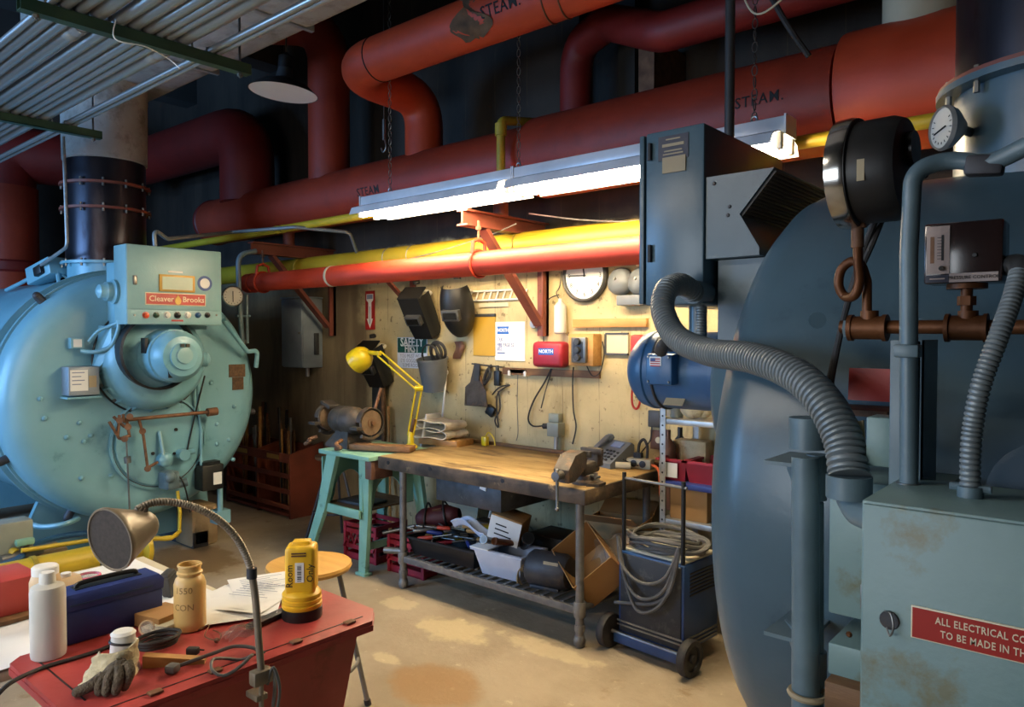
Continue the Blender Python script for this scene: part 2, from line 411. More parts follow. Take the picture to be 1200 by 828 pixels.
for i, (a, b_, z0, z1) in enumerate(wins):
    fr = MB()
    for k in range(4):
        x = a+(b_-a)*k/3; fr.bx(x-.03, x+.03, Y0-.14, Y0-.08, z0, z1)
    for z in (z0+.03, (z0+z1)/2, z1-.03): fr.bx(a, b_, Y0-.14, Y0-.08, z-.03, z+.03)
    wo = struct(fr, 'window_%d' % (i+1), 'white')
    MB().bx(a, b_, Y0-.115, Y0-.11, z0, z1).build('pane', 'clear', wo)
struct(MB().bx(X0, X1, Y0, WY, ZC, ZC+.2), 'ceiling', 'soffit')
for i, x in enumerate((-8.3, -6.55, -3.55, -.6)):      # dark pilasters / roof beams up on the walls
    struct(MB().bx(x-.12, x+.12, Y0, WY, ZC-.45, ZC), 'trim_%d' % (i+1), 'soffit')
for i, px in enumerate((666, 730)):
    p = at(px+8, 60, y=WY-.06); q = MB().bx(p.x-.06, p.x+.06, WY-.1, WY-.001, 2.75, ZC-.45)
    struct(q, 'trim_%d' % (i+5), 'soffit')
# ================================================================= overhead pipes
HY, HZ = 3.62, 2.74          # big steam header
h = thing('steam_header', 'thick red insulated steam header pipe stencilled STEAM, running along the wall above the brackets', 'pipe', (-3, HY, HZ-.24))
MB().cyl((-6.9, HY, HZ), (-2.86, HY, HZ), .212, n=40).build('pipe_run', 'red_pipe', h)
MB().lathe([(.205, 0), (.235, .02), (.245, .05), (.245, 1.83)], (-2.9, HY, HZ), (1, 0, 0), 40).build('pipe_sleeve', 'red_pipe', h)
MB().lathe([(.24, 0), (.275, .012), (.28, .03), (.28, 3.4)], (-1.06, HY, HZ), (1, 0, 0), 40).build('pipe_sleeve', 'red_pipe_bright', h)
MB().lathe([(.212, 0), (.22, .01), (.21, .06), (.15, .11), (.02, .13)], (-6.89, HY, HZ), (-1, 0, 0), 40).build('end_cap', 'red_dark', h)
def on_header(px, py, txt, size, r):
    # lettering bent round the header; the pixel gives where along it, and the angle round it
    best = None
    for k in range(60):
        a = -1.2+k*.06
        p = at(px, py, y=HY-r*math.cos(a))
        e = abs(p.z-(HZ+r*math.sin(a)))
        if best is None or e < best[0]: best = (e, a, p.x)
    a0, xc = best[1], best[2]
    def wrap(x, y, z):
        a = a0+y/r; rr = r+.002+z
        return V((xc+x, HY-rr*math.cos(a), HZ+rr*math.sin(a)))
    text(txt, size, (0, 0, 0), (1, 0, 0), (0, 0, 1), 'stencil', h, bold=.003, wrap=wrap, sx=.92, space=1.12)
on_header(431, 223, 'STEAM', .085, .212)
on_header(889, 118, 'STEAM.', .072, .245)

def pipe(name, mat_, pts, r, label, cat='pipe', rad=None, n=24, group=None):
    t = thing(name, label, cat, pts[0], group=group)
    MB().tube(arc_path(pts, rad or r*2.2, 8), r, n).build('pipe_run', mat_, t); return t
# red riser with elbow toward the left
p = at(386, 200, y=HY)
t = pipe('steam_riser', 'red_pipe', [(p.x, HY, HZ+.15), (p.x, HY, 4.15), (p.x-.9, HY-.35, 4.3)], .165, 'dark red vertical steam riser rising from the header behind the dish lamp', rad=.4)
# upper steam pipe: from the right, elbow to the wall, elbow down into the header
p = at(497, 178, y=HY); uy = 2.95
t = thing('upper_steam_pipe', 'bright red steam pipe with torn brown wrap, elbowing down into the header', 'pipe', (p.x, HY, HZ+.2))
uz = at(600, 15, y=uy).z+.02
q = at(440, 70, y=uy)
MB().tube(arc_path([(p.x, HY, HZ+.15), (p.x, HY, uz-.02), (p.x+.02, uy, uz), (1.2, uy, uz)], .27, 10), .135, 28).build('pipe_run', 'red_pipe_bright', t)
for xx in (p.x+.33,): MB().tor((xx, uy, uz), .136, .004, (1, 0, 0), 28, 6).build('seam_band', 'stencil', t)
d = at(545, 38, y=uy-.13)
MB().grid(lambda u, v: V((d.x+.02+(.16+.1*math.sin(9*u))*(v-.5)+.03*math.sin(17*u+5*v), uy-(.139+.008*math.sin(20*u+9*v))*math.cos(-1.1+u*2.9), uz+(.139+.008*math.sin(14*v+7*u))*math.sin(-1.1+u*2.9))), 24, 8).build('torn_wrap', 'damaged_wrap', t)
text('STEAM.', .085, (0, 0, 0), (1, 0, 0), (0, 0, 1), 'stencil', t, bold=.003, space=1.1, sx=.9,
     wrap=lambda x, y, z: V((at(582, 14, y=uy-.12).x+.03+x, uy-(.138+z)*math.cos(-.3+y/.136), uz+(.138+z)*math.sin(-.3+y/.136))))
for xx in (at(645, 12, y=uy).x, at(663, 5, y=uy).x): MB().tor((xx, uy, uz), .137, .005, (1, .25, 0), 28, 6).build('strap_wire', 'rusty', t)
# dark red pipe above the right half of the header
p = at(675, 135, y=3.75); z2 = at(690, 50, y=3.75).z
a = at(740, 52, y=3.45)
t = pipe('condensate_pipe', 'red_dark', [(p.x, 3.75, HZ+.15), (p.x, 3.75, z2), (p.x+.32, 3.62, z2+.02), (a.x+.2, 3.42, a.z+.0), (1.5, 3.42, a.z)], .1, 'dim dark red pipe with an elbow hanging over the header near the wall', rad=.2)
MB().bx(at(778, 60, y=3.9).x-.05, at(778, 60, y=3.9).x+.05, 3.7, 4.07, z2-.48, z2-.1).build('hanger_bracket', 'rusty', t)
# dark elbow pipe at the capped end of the header
p = at(290, 222, y=HY)
zz = at(215, 168, y=HY-.15).z
t = pipe('elbow_pipe', 'red_dark', [(p.x, HY, HZ+.12), (p.x, HY, zz), (p.x-2.1, HY-.05, zz)], .24, 'shadowy dark red elbow pipe dropping onto the capped end of the header', rad=.36)
# vertical red tank far behind the left boiler
p = at(6, 290, x=-8.9)
t = thing('vertical_red_pipe', 'wide vertical red pipe standing behind the pale blue-green boiler', 'pipe', (p.x, p.y, 0))
MB().cyl((p.x, p.y, 0), (p.x, p.y, 3.15), .3, n=32).build('pipe_run', 'red_pipe', t)
MB().lathe([(.31, 0), (.33, .02), (.33, .1), (.31, .12)], (p.x, p.y, at(6, 320, x=-8.9).z), (0, 0, 1), 32).build('band', 'red_dark', t)
t = pipe('red_branch_pipe', 'red_dark', [(p.x, p.y, 3.1), (p.x, p.y, 3.5), (p.x+.4, p.y+1.2, 3.5)], .28, 'dark red branch pipe crossing behind the flanged flue stack', rad=.4)
# yellow gas pipes
YY, YZ = 3.8, 2.245
t = thing('gas_pipe', 'fat yellow gas pipe running along the lit wall below the header', 'pipe', (-4, YY, YZ-.09))
MB().cyl((-7.3, YY, YZ), (-.4, YY, YZ), .086, n=28).build('pipe_run', 'yellow_pipe', t)
for px in (458, 486): MB().tor((at(px, 300, y=YY).x, YY, YZ), .088, .004, (1, 0, 0), 28, 6).build('wire_band', 'galv', t)
for px in (354, 610): MB().tor((at(px, 300, y=YY).x, YY, YZ), .089, .006, (1, 0, 0), 28, 6).build('hanger_ring', 'yellow_dull', t)
SY, SZ = 3.335, 2.5
t = thing('thin_gas_pipe', 'thin yellow gas pipe running just in front of the red header', 'pipe', (-4, SY, SZ-.03))
MB().cyl((-7.5, SY, SZ), (.8, SY, SZ), .03, n=16).build('pipe_run', 'yellow_pipe', t)
for px in (325, 332): MB().cyl((at(px, 265, y=SY).x-.008, SY, SZ), (at(px, 265, y=SY).x+.008, SY, SZ), .035, n=16).build('coupling', 'yellow_dull', t)
p = at(587, 190, y=3.335)
t = thing('yellow_stub_pipe', 'short upright yellow pipe with an elbow over the header sleeve', 'pipe', (p.x, 3.335, 2.53))
zt = at(587, 141, y=3.335).z
MB().tube(arc_path([(p.x, 3.335, 2.51), (p.x, 3.335, zt), (p.x+.02, WY, zt+.13)], .05, 6), .027, 14).build('pipe_run', 'yellow_dull', t)
MB().cyl((p.x, 3.335, zt-.09), (p.x, 3.335, zt-.02), .036, n=14).build('elbow_fitting', 'yellow_dull', t)
# orange sprinkler pipe on hangers
OY, OZ = 3.31, 2.083
t = thing('orange_pipe', 'bright orange-red pipe hung on loop hangers in front of the brackets', 'pipe', (-3.5, OY, OZ-.08))
xl = at(291, 338, y=OY).x
MB().cyl((xl, OY, OZ), (-1.5, OY, OZ), .075, n=28).build('pipe_run', 'orange_pipe', t)
MB().cyl((xl, OY, OZ), (xl+.1, OY, OZ), .081, n=28).build('end_collar', 'orange_pipe', t)
x = at(390, 330, y=OY).x; MB().cyl((x-.012, OY, OZ), (x+.012, OY, OZ), .078, n=28).build('joint_band', 'cream', t)
for px in (308, 561):
    x = at(px, 320, y=OY).x
    ha = MB(); ha.tor((x, OY, OZ), .083, .009, (1, 0, 0), 24, 6)
    ha.tube([(x, OY-.06, OZ+.06), (x, OY-.05, OZ+.13), (x, OY, OZ+.15), (x, OY+.05, OZ+.13), (x, OY+.06, OZ+.06)], .012, 8)
    hg = ha.build('loop_hanger', 'orange_pipe', t)
    MB().cyl((x, OY, OZ+.13), (x, OY, 2.345), .008, n=8).cyl((x, OY, 2.29), (x, OY, 2.31), .018, n=6).build('hanger_rod', 'rusty', hg)
# red steel wall brackets
def bracket(xw, lab, zt=2.42, yf=3.26):
    t = thing('wall_bracket', lab, 'bracket', (xw, WY, 1.6), group='red steel wall brackets under the pipes')
    b = MB()
    b.bx(xw-.045, xw+.045, yf, WY-.002, zt-.012, zt); b.bx(xw-.045, xw+.045, yf, WY-.002, zt-.1, zt-.088)
    b.bx(xw-.006, xw+.006, yf, WY-.002, zt-.09, zt-.01); b.build('beam', 'bracket_red', t)
    d0, d1 = V((xw, yf+.19, zt-.1)), V((xw, WY-.06, 1.72))
    dd = d1-d0; ang = math.atan2(dd.z, dd.y)
    MB().box((d0+d1)/2, (.075, dd.length, .03), (ang, 0, 0)).build('brace', 'bracket_red', t)
    pp = MB(); pp.bx(xw-.04, xw+.04, WY-.03, WY-.002, 1.64, zt-.1); pp.bx(xw+.028, xw+.04, WY-.07, WY-.002, 1.64, zt-.1)
    pp.build('wall_plate', 'bracket_red', t)
    for z in (1.69, 1.95): MB().cyl((xw, WY-.045, z), (xw, WY-.028, z), .014, n=6).build('bolt', 'rusty', t)
    MB().lathe([(.05, 0), (.05, HZ-.2-zt)], (xw, HY, zt), (0, 0, 1), 16).build('pipe_saddle', 'bracket_red', t)
    return t
bracket(at(638, 385, y=WY).x, 'red steel wall bracket whose brace ends beside the round clock')
bracket(at(391, 385, y=WY).x, 'red steel wall bracket beside the grey electrical box')
xw = at(485, 343, y=WY).x
t = thing('wall_bracket', 'small red wall bracket under the fat yellow pipe, beside the boxy welding helmet', 'bracket', (xw, WY, 1.85), group='red steel wall brackets under the pipes')
MB().bx(xw-.03, xw+.03, 3.72, WY-.002, YZ-.13, YZ-.088).build('beam', 'bracket_red', t)
d0, d1 = V((xw, 3.76, YZ-.13)), V((xw, WY-.03, 1.87)); dd = d1-d0
MB().box((d0+d1)/2, (.05, dd.length, .02), (math.atan2(dd.z, dd.y), 0, 0)).build('brace', 'bracket_red', t)
MB().bx(xw-.03, xw+.03, WY-.02, WY-.002, 1.84, YZ-.13).build('wall_plate', 'bracket_red', t)
# ================================================================= conduit rack, upper left
rk = [(206, .014), (264, .023), (330, .021), (408, .032), (502, .024), (572, .026), (642, .021), (695, .017), (742, .016), (815, .033), (966, .013), (1006, .013)]
def cy(zx): return .85+(zx-120)/1030*.77
CZ = 2.77
names = ['outermost thin bluish', 'second, slim', 'third, slim', 'thick fourth, with a coupling,', 'fifth, medium', 'sixth, medium', 'seventh, slim', 'eighth, thin', 'ninth, thin', 'thick tenth, with a coupling,', 'first of the thin pair apart from the others', 'last of the thin pair, nearest the header']
for (zx, r), nm in zip(rk, names):
    y = cy(zx); t = thing('conduit', nm+' galvanized conduit of the overhead rack', 'conduit', (-3, y, CZ), group='conduits on the overhead rack')
    MB().cyl((X0, y, CZ+r), (1.5, y, CZ+r), r, n=14).build('conduit_run', 'conduit_steel', t)
    if r >= .03:
        for xx in (-3.05, -5.4): MB().lathe([(r*1.1, 0), (r*1.1, .05), (r*1.04, .055), (r*1.04, .075), (r*1.1, .08), (r*1.1, .13)], (xx-.09, y, CZ+r), (1, 0, 0), 16).build('coupling', 'galv', t)
strs = []
for i, (xs_, lab) in enumerate(((-2.86, 'green steel trapeze strut crossing under the conduits close to the dish lamp'), (-4.41, 'green steel trapeze strut crossing under the conduits close to the flanged flue stack'))):
    t = thing('trapeze_strut', lab, 'strut', (xs_, 1.2, CZ-.042), group='struts of the overhead rack')
    s = MB(); s.bx(xs_-.021, xs_+.021, .82, 1.65, CZ-.042, CZ-.038); s.bx(xs_-.021, xs_-.018, .82, 1.65, CZ-.042, CZ); s.bx(xs_+.018, xs_+.021, .82, 1.65, CZ-.042, CZ)
    s.build('channel', 'strut_green', t)
    for y in (.87, 1.61): MB().cyl((xs_, y, CZ-.06), (xs_, y, ZC), .005, n=8).cyl((xs_, y, CZ-.055), (xs_, y, CZ-.043), .011, n=6).build('threaded_rod', 'steel', t)
    for zx, r in rk:
        y = cy(zx); MB().tube([(xs_, y-r*1.25, CZ-.002), (xs_, y-r*1.1, CZ+r*1.6), (xs_, y, CZ+r*2.1), (xs_, y+r*1.1, CZ+r*1.6), (xs_, y+r*1.25, CZ-.002)], .004, 6).build('pipe_clamp', 'galv', t)
MB().tube(spl([(-2.84, 1.12, 2.79), (-2.8, 1.10, 2.70), (-2.79, 1.2, 2.70), (-2.83, 1.3, 2.695), (-2.8, 1.33, 2.66)], 8), .0025, 6).solo('tie_wire', 'paper', 'loose pale wire twisted around the green strut above the dish lamp side', 'wire', loc=(-2.82, 1.2, 2.66))
# grey breeching duct above
dz0, dz1 = 3.5, 4.2
t = thing('breeching_duct', 'pale grey insulated breeching duct above the conduits, joining the flue stacks', 'duct', (-3, 2.26, dz0))
MB().bx(-6.5, 1.3, 1.86, 2.66, dz0, dz1, .05).build('duct_body', 'insulation', t)
for k in range(7): MB().bx(-6.2+k*1.15, -6.17+k*1.15, 1.85, 2.67, dz0-.01, dz1+.01).build('band', 'galv', t)
# ================================================================= fluorescent fixtures
def fixture(x0, x1, yc, zt, tubem, label, chains=(), grp=None, ztop=4.25):
    t = thing('fluorescent_fixture', label, 'light fixture', ((x0+x1)/2, yc, zt-.13), group=grp)
    MB().bx(x0, x1, yc-.055, yc+.055, zt-.075, zt, .008).build('channel_housing', 'fixture_white', t)
    def wing(s):
        prof = [(.05, -.06), (.075, -.062), (.14, -.085), (.16, -.13), (.157, -.131), (.137, -.088), (.075, -.066), (.05, -.064)]
        m = MB(); m.prism([(x0+.02, yc+s*a, zt+b_) for a, b_ in prof], (x1-x0-.04, 0, 0)); return m
    for s in (-1, 1): wing(s).build('reflector', 'fixture_white', t)
    for s in (-1, 1):
        tb = MB().cyl((x0+.05, yc+s*.062, zt-.118), (x1-.05, yc+s*.062, zt-.118), .019, n=14).build('fluorescent_tube', tubem, t)
        for xx in (x0+.02, x1-.02): MB().bx(xx-.012, xx+.012, yc+s*.062-.016, yc+s*.062+.016, zt-.14, zt-.07, .004).build('lamp_holder', 'white', t)
    for xe in (x0, x1):
        MB().prism([(xe-.004, yc-.06, zt+.005), (xe-.004, yc+.06, zt+.005), (xe-.004, yc+.06, zt-.08), (xe-.004, yc-.06, zt-.08)], (.008, 0, 0)).build('end_plate', 'fixture_white', t)
    for xx in chains:
        c = MB()
        for k in range(int((ztop-zt)/.05)):
            z = zt+.03+k*.05
            c.tor((xx, yc, z), .012, .003, (1, 0, 0) if k % 2 else (0, 1, 0), 8, 4, 1.9 if True else 1)
        c.build('hanging_chain', 'steel', t)
        MB().tor((xx, yc, zt+.02), .014, .004, (0, 1, 0), 10, 5).build('hook', 'steel', t)
    return t
FX, FY, FZ = at(608, 205, y=3.12).x, 3.12, 2.556
fixture(at(427, 240, y=3.1).x, FX-.005, FY, FZ, 'lit_tube', 'long white fluorescent fixture with two lit tubes over the workbench', (at(457, 210, y=FY).x, at(616, 180, y=FY).x-.05), 'fluorescent fixtures over the bench')
fixture(FX+.005, at(926, 160, y=3.12).x, FY, FZ, 'lit_tube', 'white fluorescent fixture with two lit tubes, half hidden behind the burner cabinet', (at(884, 130, y=FY).x,), 'fluorescent fixtures over the bench')
fixture(-3.9, -1.4, -.35, 2.92, 'lit_tube_aisle', 'white fluorescent fixture hung over the aisle by the conduit rack', (-3.7, -1.6), ztop=ZC)
# hanging conduit by the right fixture
p = at(855, 120, y=2.77)
t = thing('hanging_conduit', 'dark upright conduit dropping from the ceiling behind the burner cabinet', 'conduit', (p.x, 2.77, 2.2))
MB().cyl((p.x, 2.77, 2.2), (p.x, 2.77, ZC), .019, n=12).build('conduit_run', 'dark_grey', t)
MB().tube(spl([(p.x+.02, 2.77, 3.12), (p.x+.06, 2.76, 2.94), (p.x+.15, 2.75, 2.86), (p.x+.4, 2.72, 3.0)], 8), .004, 6).build('loose_wire', 'cream', t)
# drooping cable at upper right
MB().tube(spl([at(890, -30, y=3.0), at(920, 25, y=3.0), at(948, 66, y=3.05)], 8), .012, 8).solo('dangling_cable', 'rubber', 'dark cable end dangling before the header beside the hanging conduit', 'cable')
# pale riser at the right, above the header
p = at(1082, 20, y=HY)
t = pipe('pale_riser', 'cream', [(p.x, HY, HZ+.1), (p.x, HY, ZC)], .16, 'pale cream insulated riser rising from the header behind the flue stack with the thermometer')
# dish pendant
p = at(332, 109, y=2.9)
t = thing('dish_pendant_lamp', 'dark green metal dish pendant lamp with white enamel inside, unlit', 'lamp', (p.x, p.y, p.z), rot=(-.055, .065, 0))
R_ = .235
MB(True).lathe([(.045, .19), (.05, .15), (.06, .1), (.1, .085), (.17, .055), (R_, .0), (R_-.004, .0), (.168, .05), (.098, .08), (.05, .09)], (0, 0, 0), n=40, caps=False).build('shade', 'dark_grey', t)
MB(True).lathe([(R_-.005, .0015), (.166, .047), (.096, .077), (.01, .085)], (0, 0, 0), n=40).build('shade_lining', 'white_enamel', t)
MB(True).lathe([(.03, .15), (.05, .17), (.05, .25), (.02, .27), (.008, .28)], (0, 0, 0), n=20).build('socket_cap', 'black', t)
MB(True).lathe([(.012, .085), (.03, .06), (.034, .035), (.022, .012), (.004, .004)], (0, 0, 0), n=16).build('bulb', 'white_enamel', t)
q = wm(t) @ V((0, 0, .26)); MB().cyl(q, (q.x, q.y, ZC), .006, n=8).build('stem', 'steel', t)
# hanging hook & chain tackle behind, above the header
p = at(450, 145, y=3.3)
MB().cyl((p.x, 3.3, 2.98), (p.x, 3.3, 3.12), .012, n=8).tube(spl([(p.x, 3.3, 3.0), (p.x+.02, 3.3, 2.93), (p.x-.01, 3.3, 2.9), (p.x-.03, 3.3, 2.93)], 5), .006, 6).cyl((p.x, 3.3, 3.1), (p.x, 3.3, ZC), .003, n=6).solo('chain_hook', 'steel', 'small chain hook hanging in front of the dark wall between red pipes', 'hook')
# thin loose wires strung under the header
MB().tube(spl([at(620, 250, y=3.6), at(690, 258, y=3.7), at(755, 256, y=3.75), at(830, 220, y=3.6)], 8), .005, 6).solo('loose_wire', 'galv', 'pale loose wire sagging above the fat yellow pipe near the clock', 'wire')
MB().tube(spl([at(360, 320, y=3.65), at(470, 305, y=3.65), at(560, 280, y=3.6), at(605, 262, y=3.55)], 8), .004, 6).solo('loose_wire', 'galv', 'thin grey wire sagging along the fat yellow pipe before the bracket brace', 'wire')
# grey conduit running from left control panel along the thin yellow pipe
MB().tube(arc_path([at(182, 290, x=-5.0), at(180, 268, x=-5.0), at(196, 280, x=-5.05), at(270, 272, y=3.1), at(345, 266, y=3.25), at(410, 272, y=3.6), at(418, 295, y=3.75), at(418, 320, y=3.9)], .06), .014, 10).solo('grey_conduit', 'hose_grey', 'bent grey conduit leading from the control panel along the thin yellow pipe', 'conduit')
# ================================================================= boilers
def ticks(c, ax, r, parent, n=11, h=.003, sz=.004):
    u, v, d = frame(ax); m = MB()
    for k in range(n):
        a = -.6+k*(PI+1.2)/(n-1); q = V(c)+d*h+(u*math.cos(a)+v*math.sin(a))*r
        m.cyl(q, q+(u*math.cos(a)+v*math.sin(a))*sz*2, sz*.35, n=5)
    m.build('scale_marks', 'ink_black', parent)
BR = .87
def boiler_body(t, xf, yc, zc, s, paint, xe, nl=10, a0=.3):
    """s: +1 the door faces +X, -1 it faces -X"""
    MB().lathe([(.02, 0), (.70, .0), (.75, -.006), (.81, -.035), (.85, -.075), (.87, -.13), (.87, -.2), (.885, -.2), (.885, -.235), (.865, -.235)], (xf, yc, zc), (s, 0, 0), 96).build('front_door', paint, t)
    MB().lathe([(.862, -.22), (.862, -.34), (.9, -.34), (.9, -.38), (.862, -.38), (.862, -abs(xe-xf))], (xf, yc, zc), (s, 0, 0), 96).build('shell', paint, t)
    for k in range(nl):
        a = a0+2*PI*k/nl; c = V((xf-s*.17, yc+(.885)*math.cos(a), zc+(.885)*math.sin(a)))
        d = V((0, math.cos(a), math.sin(a)))
        m = MB(); m.cyl(c-d*.02, c+d*.03, .028, n=12); m.sph(c+d*.035, .026, n=10); m.build('door_lug', 'tank_grey', t)
LX, LY, LZ = -5.30, 2.26, 1.22
LB = thing('boiler', 'pale blue-green cylindrical boiler whose round door and red nameplate face the aisle', 'boiler', (-7, LY, 0))
boiler_body(LB, LX, LY, LZ, 1, 'boiler_paint', -8.1, 10, .42)
def lp(px, py, dx=0): return at(px, py, x=LX+dx)
# saddles, base
for xs_ in (-5.85, -7.8):
    sd = MB(); pl = [(xs_, LY-.62, .12), (xs_, LY+.62, .12)]
    pl = [(xs_, LY-.7, .1), (xs_, LY+.7, .1)]+[(xs_, LY+.9*math.cos(a)*1.0, LZ+.9*math.sin(a)) for a in [math.radians(v) for v in range(-42, -140, -14)]]
    sd.prism(pl, (.05, 0, 0)); sd.build('saddle', 'boiler_paint', LB)
for yy in (LY-.5, LY+.5): MB().bx(-8.1, -5.55, yy-.06, yy+.06, 0, .12).build('skid_rail', 'tank_grey', LB)
p = at(245, 642, z=0)
MB().bx(-5.85, -5.55, p.y-.1, p.y+.12, 0, .32, .03).build('foot_block', 'concrete_block', LB)
# door bolts
for k, (px, py) in enumerate([(78, 512), (106, 510), (98, 517), (95, 560), (93, 495), (47, 467), (52, 490), (254, 497), (254, 520), (268, 515), (274, 476), (273, 538), (150, 468), (130, 557), (225, 517), (202, 497), (247, 448)]):
    c = lp(px, py); MB().lathe([(.016, -.005), (.016, .01), (.008, .018), (.001, .019)], c, (1, 0, 0), 8).build('door_bolt', 'boiler_paint', LB)
# control panel
PX = -4.95
c0 = at(147, 285, x=PX); c1 = at(260, 381, x=PX)
zt, zb, ya, yb = c0.z, c1.z, c0.y, c1.y
zs = at(150, 362, x=PX).z
cp = MB().bx(-5.14, PX, ya, yb, zb, zt, .006).build('control_panel', 'panel_paint', LB)
MB().bx(PX-.002, PX+.005, ya+.004, yb-.004, zs+.003, zt-.006, .002).build('panel_door', 'panel_paint', cp)
MB().bx(PX-.002, PX+.004, ya+.004, yb-.004, zb+.004, zs-.003, .002).build('switch_strip', 'panel_paint', cp)
def pp(px, py, dx=.006): return at(px, py, x=PX+dx)
a, b_ = pp(170, 342), pp(241, 359)
MB().bx(PX+.003, PX+.008, a.y, b_.y, b_.z, a.z, .002).build('name_plate', 'plate_cream', cp, 'red and cream plate lettered with the maker name')
MB().bx(PX+.007, PX+.010, a.y+.006, b_.y-.006, b_.z+.006, a.z-.006).build('name_plate_field', 'plate_red', cp)
cz = (a.z+b_.z)/2
text('Cleaver', .052, (PX+.0105, a.y+(b_.y-a.y)*.255, cz), (0, 1, 0), (0, 0, 1), 'plate_cream', cp, bold=.012)
text('Brooks', .052, (PX+.0105, a.y+(b_.y-a.y)*.785, cz), (0, 1, 0), (0, 0, 1), 'plate_cream', cp, bold=.012)
fy = a.y+(b_.y-a.y)*.525
MB().prism([(PX+.0095, fy+.022*math.cos(t_)*(1-.45*max(0, math.sin(t_))), cz-.006+.03*math.sin(t_)+(.012 if abs(t_-PI/2) < .3 else 0)) for t_ in [2*PI*k/20 for k in range(20)]], (.0015, 0, 0)).build('flame_emblem', 'plate_gold', cp)
a, b_ = pp(186, 321), pp(228, 343)
MB().bx(PX+.004, PX+.016, a.y, b_.y, b_.z, a.z, .003).build('window_frame', 'plate_gold', cp)
MB().bx(PX+.015, PX+.018, a.y+.018, b_.y-.018, b_.z+.014, a.z-.014).build('window_pane', 'window_green', cp)
a, b_ = pp(197, 317), pp(214, 320); MB().bx(PX+.004, PX+.008, a.y, b_.y, b_.z, a.z).build('label_strip', 'white', cp)
c = pp(240, 332)
MB().lathe([(.052, 0), (.052, .003)], (PX+.004, c.y, c.z), (1, 0, 0), 28).build('round_sticker', 'sticker_blue', cp)
MB().lathe([(.035, 0), (.035, .002)], (PX+.007, c.y, c.z), (1, 0, 0), 24).build('sticker_centre', 'paper', cp)
c = pp(158, 328); MB().bx(PX+.003, PX+.012, c.y-.012, c.y+.012, c.z-.03, c.z+.03, .003).build('latch', 'steel', cp)
for px, m_, r in ((171, 'bulb_red', .017), (183, 'bulb_green', .016), (196, 'dial', .018), (208, 'knob_black', .018), (220, 'dial', .018), (232, 'blue_motor', .016), (243, 'knob_black', .015)):
    c = pp(px, 369); o = MB().lathe([(r*1.3, 0), (r*1.3, .004), (r, .005), (r*.9, .02), (r*.3, .024)], (PX+.003, c.y, c.z), (1, 0, 0), 16).build('indicator', m_, cp)
for px in (158, 254): MB().lathe([(.008, 0), (.006, .005)], (PX+.003, pp(px, 369).y, pp(px, 369).z), (1, 0, 0), 10).build('screw', 'steel', cp)
q = pp(208, 375.5); MB().bx(PX+.003, PX+.0048, q.y-.04, q.y+.04, q.z-.006, q.z+.006).build('print_line', 'sign_red', cp)
# alarm horn on the panel's side
c = at(133, 342, y=ya); 
MB().lathe([(.075, 0), (.08, .02), (.062, .03), (.062, .06), (.05, .075), (.045, .1), (.02, .115), (.001, .118)], (c.x+.03, ya, c.z), (0, -1, 0), 24).build('alarm_horn', 'boiler_paint', cp)
# neck between panel and door, side plate
MB().bx(-5.32, -5.12, ya+.02, yb-.02, zb-.03, zt-.1, .01).build('panel_neck', 'boiler_paint', LB)
a = lp(112, 440, .02)
MB().prism([(LX-.02, ya-.04, zb-.0), (LX+.16, ya-.02, zb-.02), (LX+.16, ya-.02, zb-.18), (LX-.02, ya-.12, zb-.4)], (0, .03, 0)).build('gusset_plate', 'boiler_paint', LB)
# blower housing and motor
BY, BZ = 2.28, 1.475
bl = MB().lathe([(.375, -.02), (.375, .015), (.35, .02), (.34, .11), (.31, .19), (.27, .22), (.15, .235)], (LX, BY, BZ), (1, 0, 0), 56).build('blower_housing', 'boiler_paint', LB)
MB().tor((LX+.015, BY, BZ), .376, .007, (1, 0, 0), 64, 6).build('gasket_ring', 'black', bl)
for k in range(9):
    a = -.3-k*.33; d = V((0, math.cos(a), math.sin(a)))
    MB().prism([V((LX+.01, BY, BZ))+d*.375, V((LX+.01, BY, BZ))+d*.315, V((LX+.13, BY, BZ))+d*.325], V((0, -math.sin(a), math.cos(a)))*.012).build('rib', 'boiler_paint', bl)
for k in range(8):
    a = -.15-k*.36; d = V((0, math.cos(a), math.sin(a)))
    MB().lathe([(.012, 0), (.012, .014)], V((LX+.013, BY, BZ))+d*.362, (1, 0, 0), 6).build('bolt', 'steel', bl)
MB().lathe([(.24, .16), (.255, .3), (.24, .31), (.24, .24)], (LX, BY-.06, BZ+.06), (1, 0, 0), 40, False).build('intake_shroud', 'black', bl)
MYc, MZc = at(209, 417, x=-4.86).y, at(209, 417, x=-4.86).z
mo = MB().lathe([(.1, -.28), (.172, -.27), (.178, -.2), (.178, -.03), (.165, -.025), (.17, -.02), (.165, .03), (.13, .075), (.09, .085), (.088, .098), (.02, .1), (.001, .1)], (-4.87, MYc, MZc), (1, 0, 0), 48).build('blower_motor', 'boiler_paint', LB)
MB().lathe([(.055, 0), (.052, .012), (.03, .016)], (-4.772, MYc, MZc+.005), (1, 0, 0), 24).build('bearing_cap', 'panel_paint', mo)
for dy in (-.018, .018): MB().bx(-4.766, -4.758, MYc+dy-.012, MYc+dy+.012, MZc+.06, MZc+.082).build('vent_slot', 'black', mo)
MB().prism([(-4.81, MYc-.1, MZc-.085), (-4.81, MYc+.06, MZc-.085), (-4.835, MYc+.03, MZc-.14), (-4.835, MYc-.08, MZc-.14)], (.014, 0, 0)).build('lower_vent', 'black', mo)
MB().bx(-4.99, -4.93, MYc-.185, MYc-.165, MZc+.02, MZc+.12).build('name_tag', 'black', mo)
MB().lathe([(.05, 0), (.05, .06), (.03, .075), (.001, .08)], (-4.95, MYc+.18, MZc-.03), (.5, 1, 0), 18).build('conduit_box', 'boiler_paint', mo)
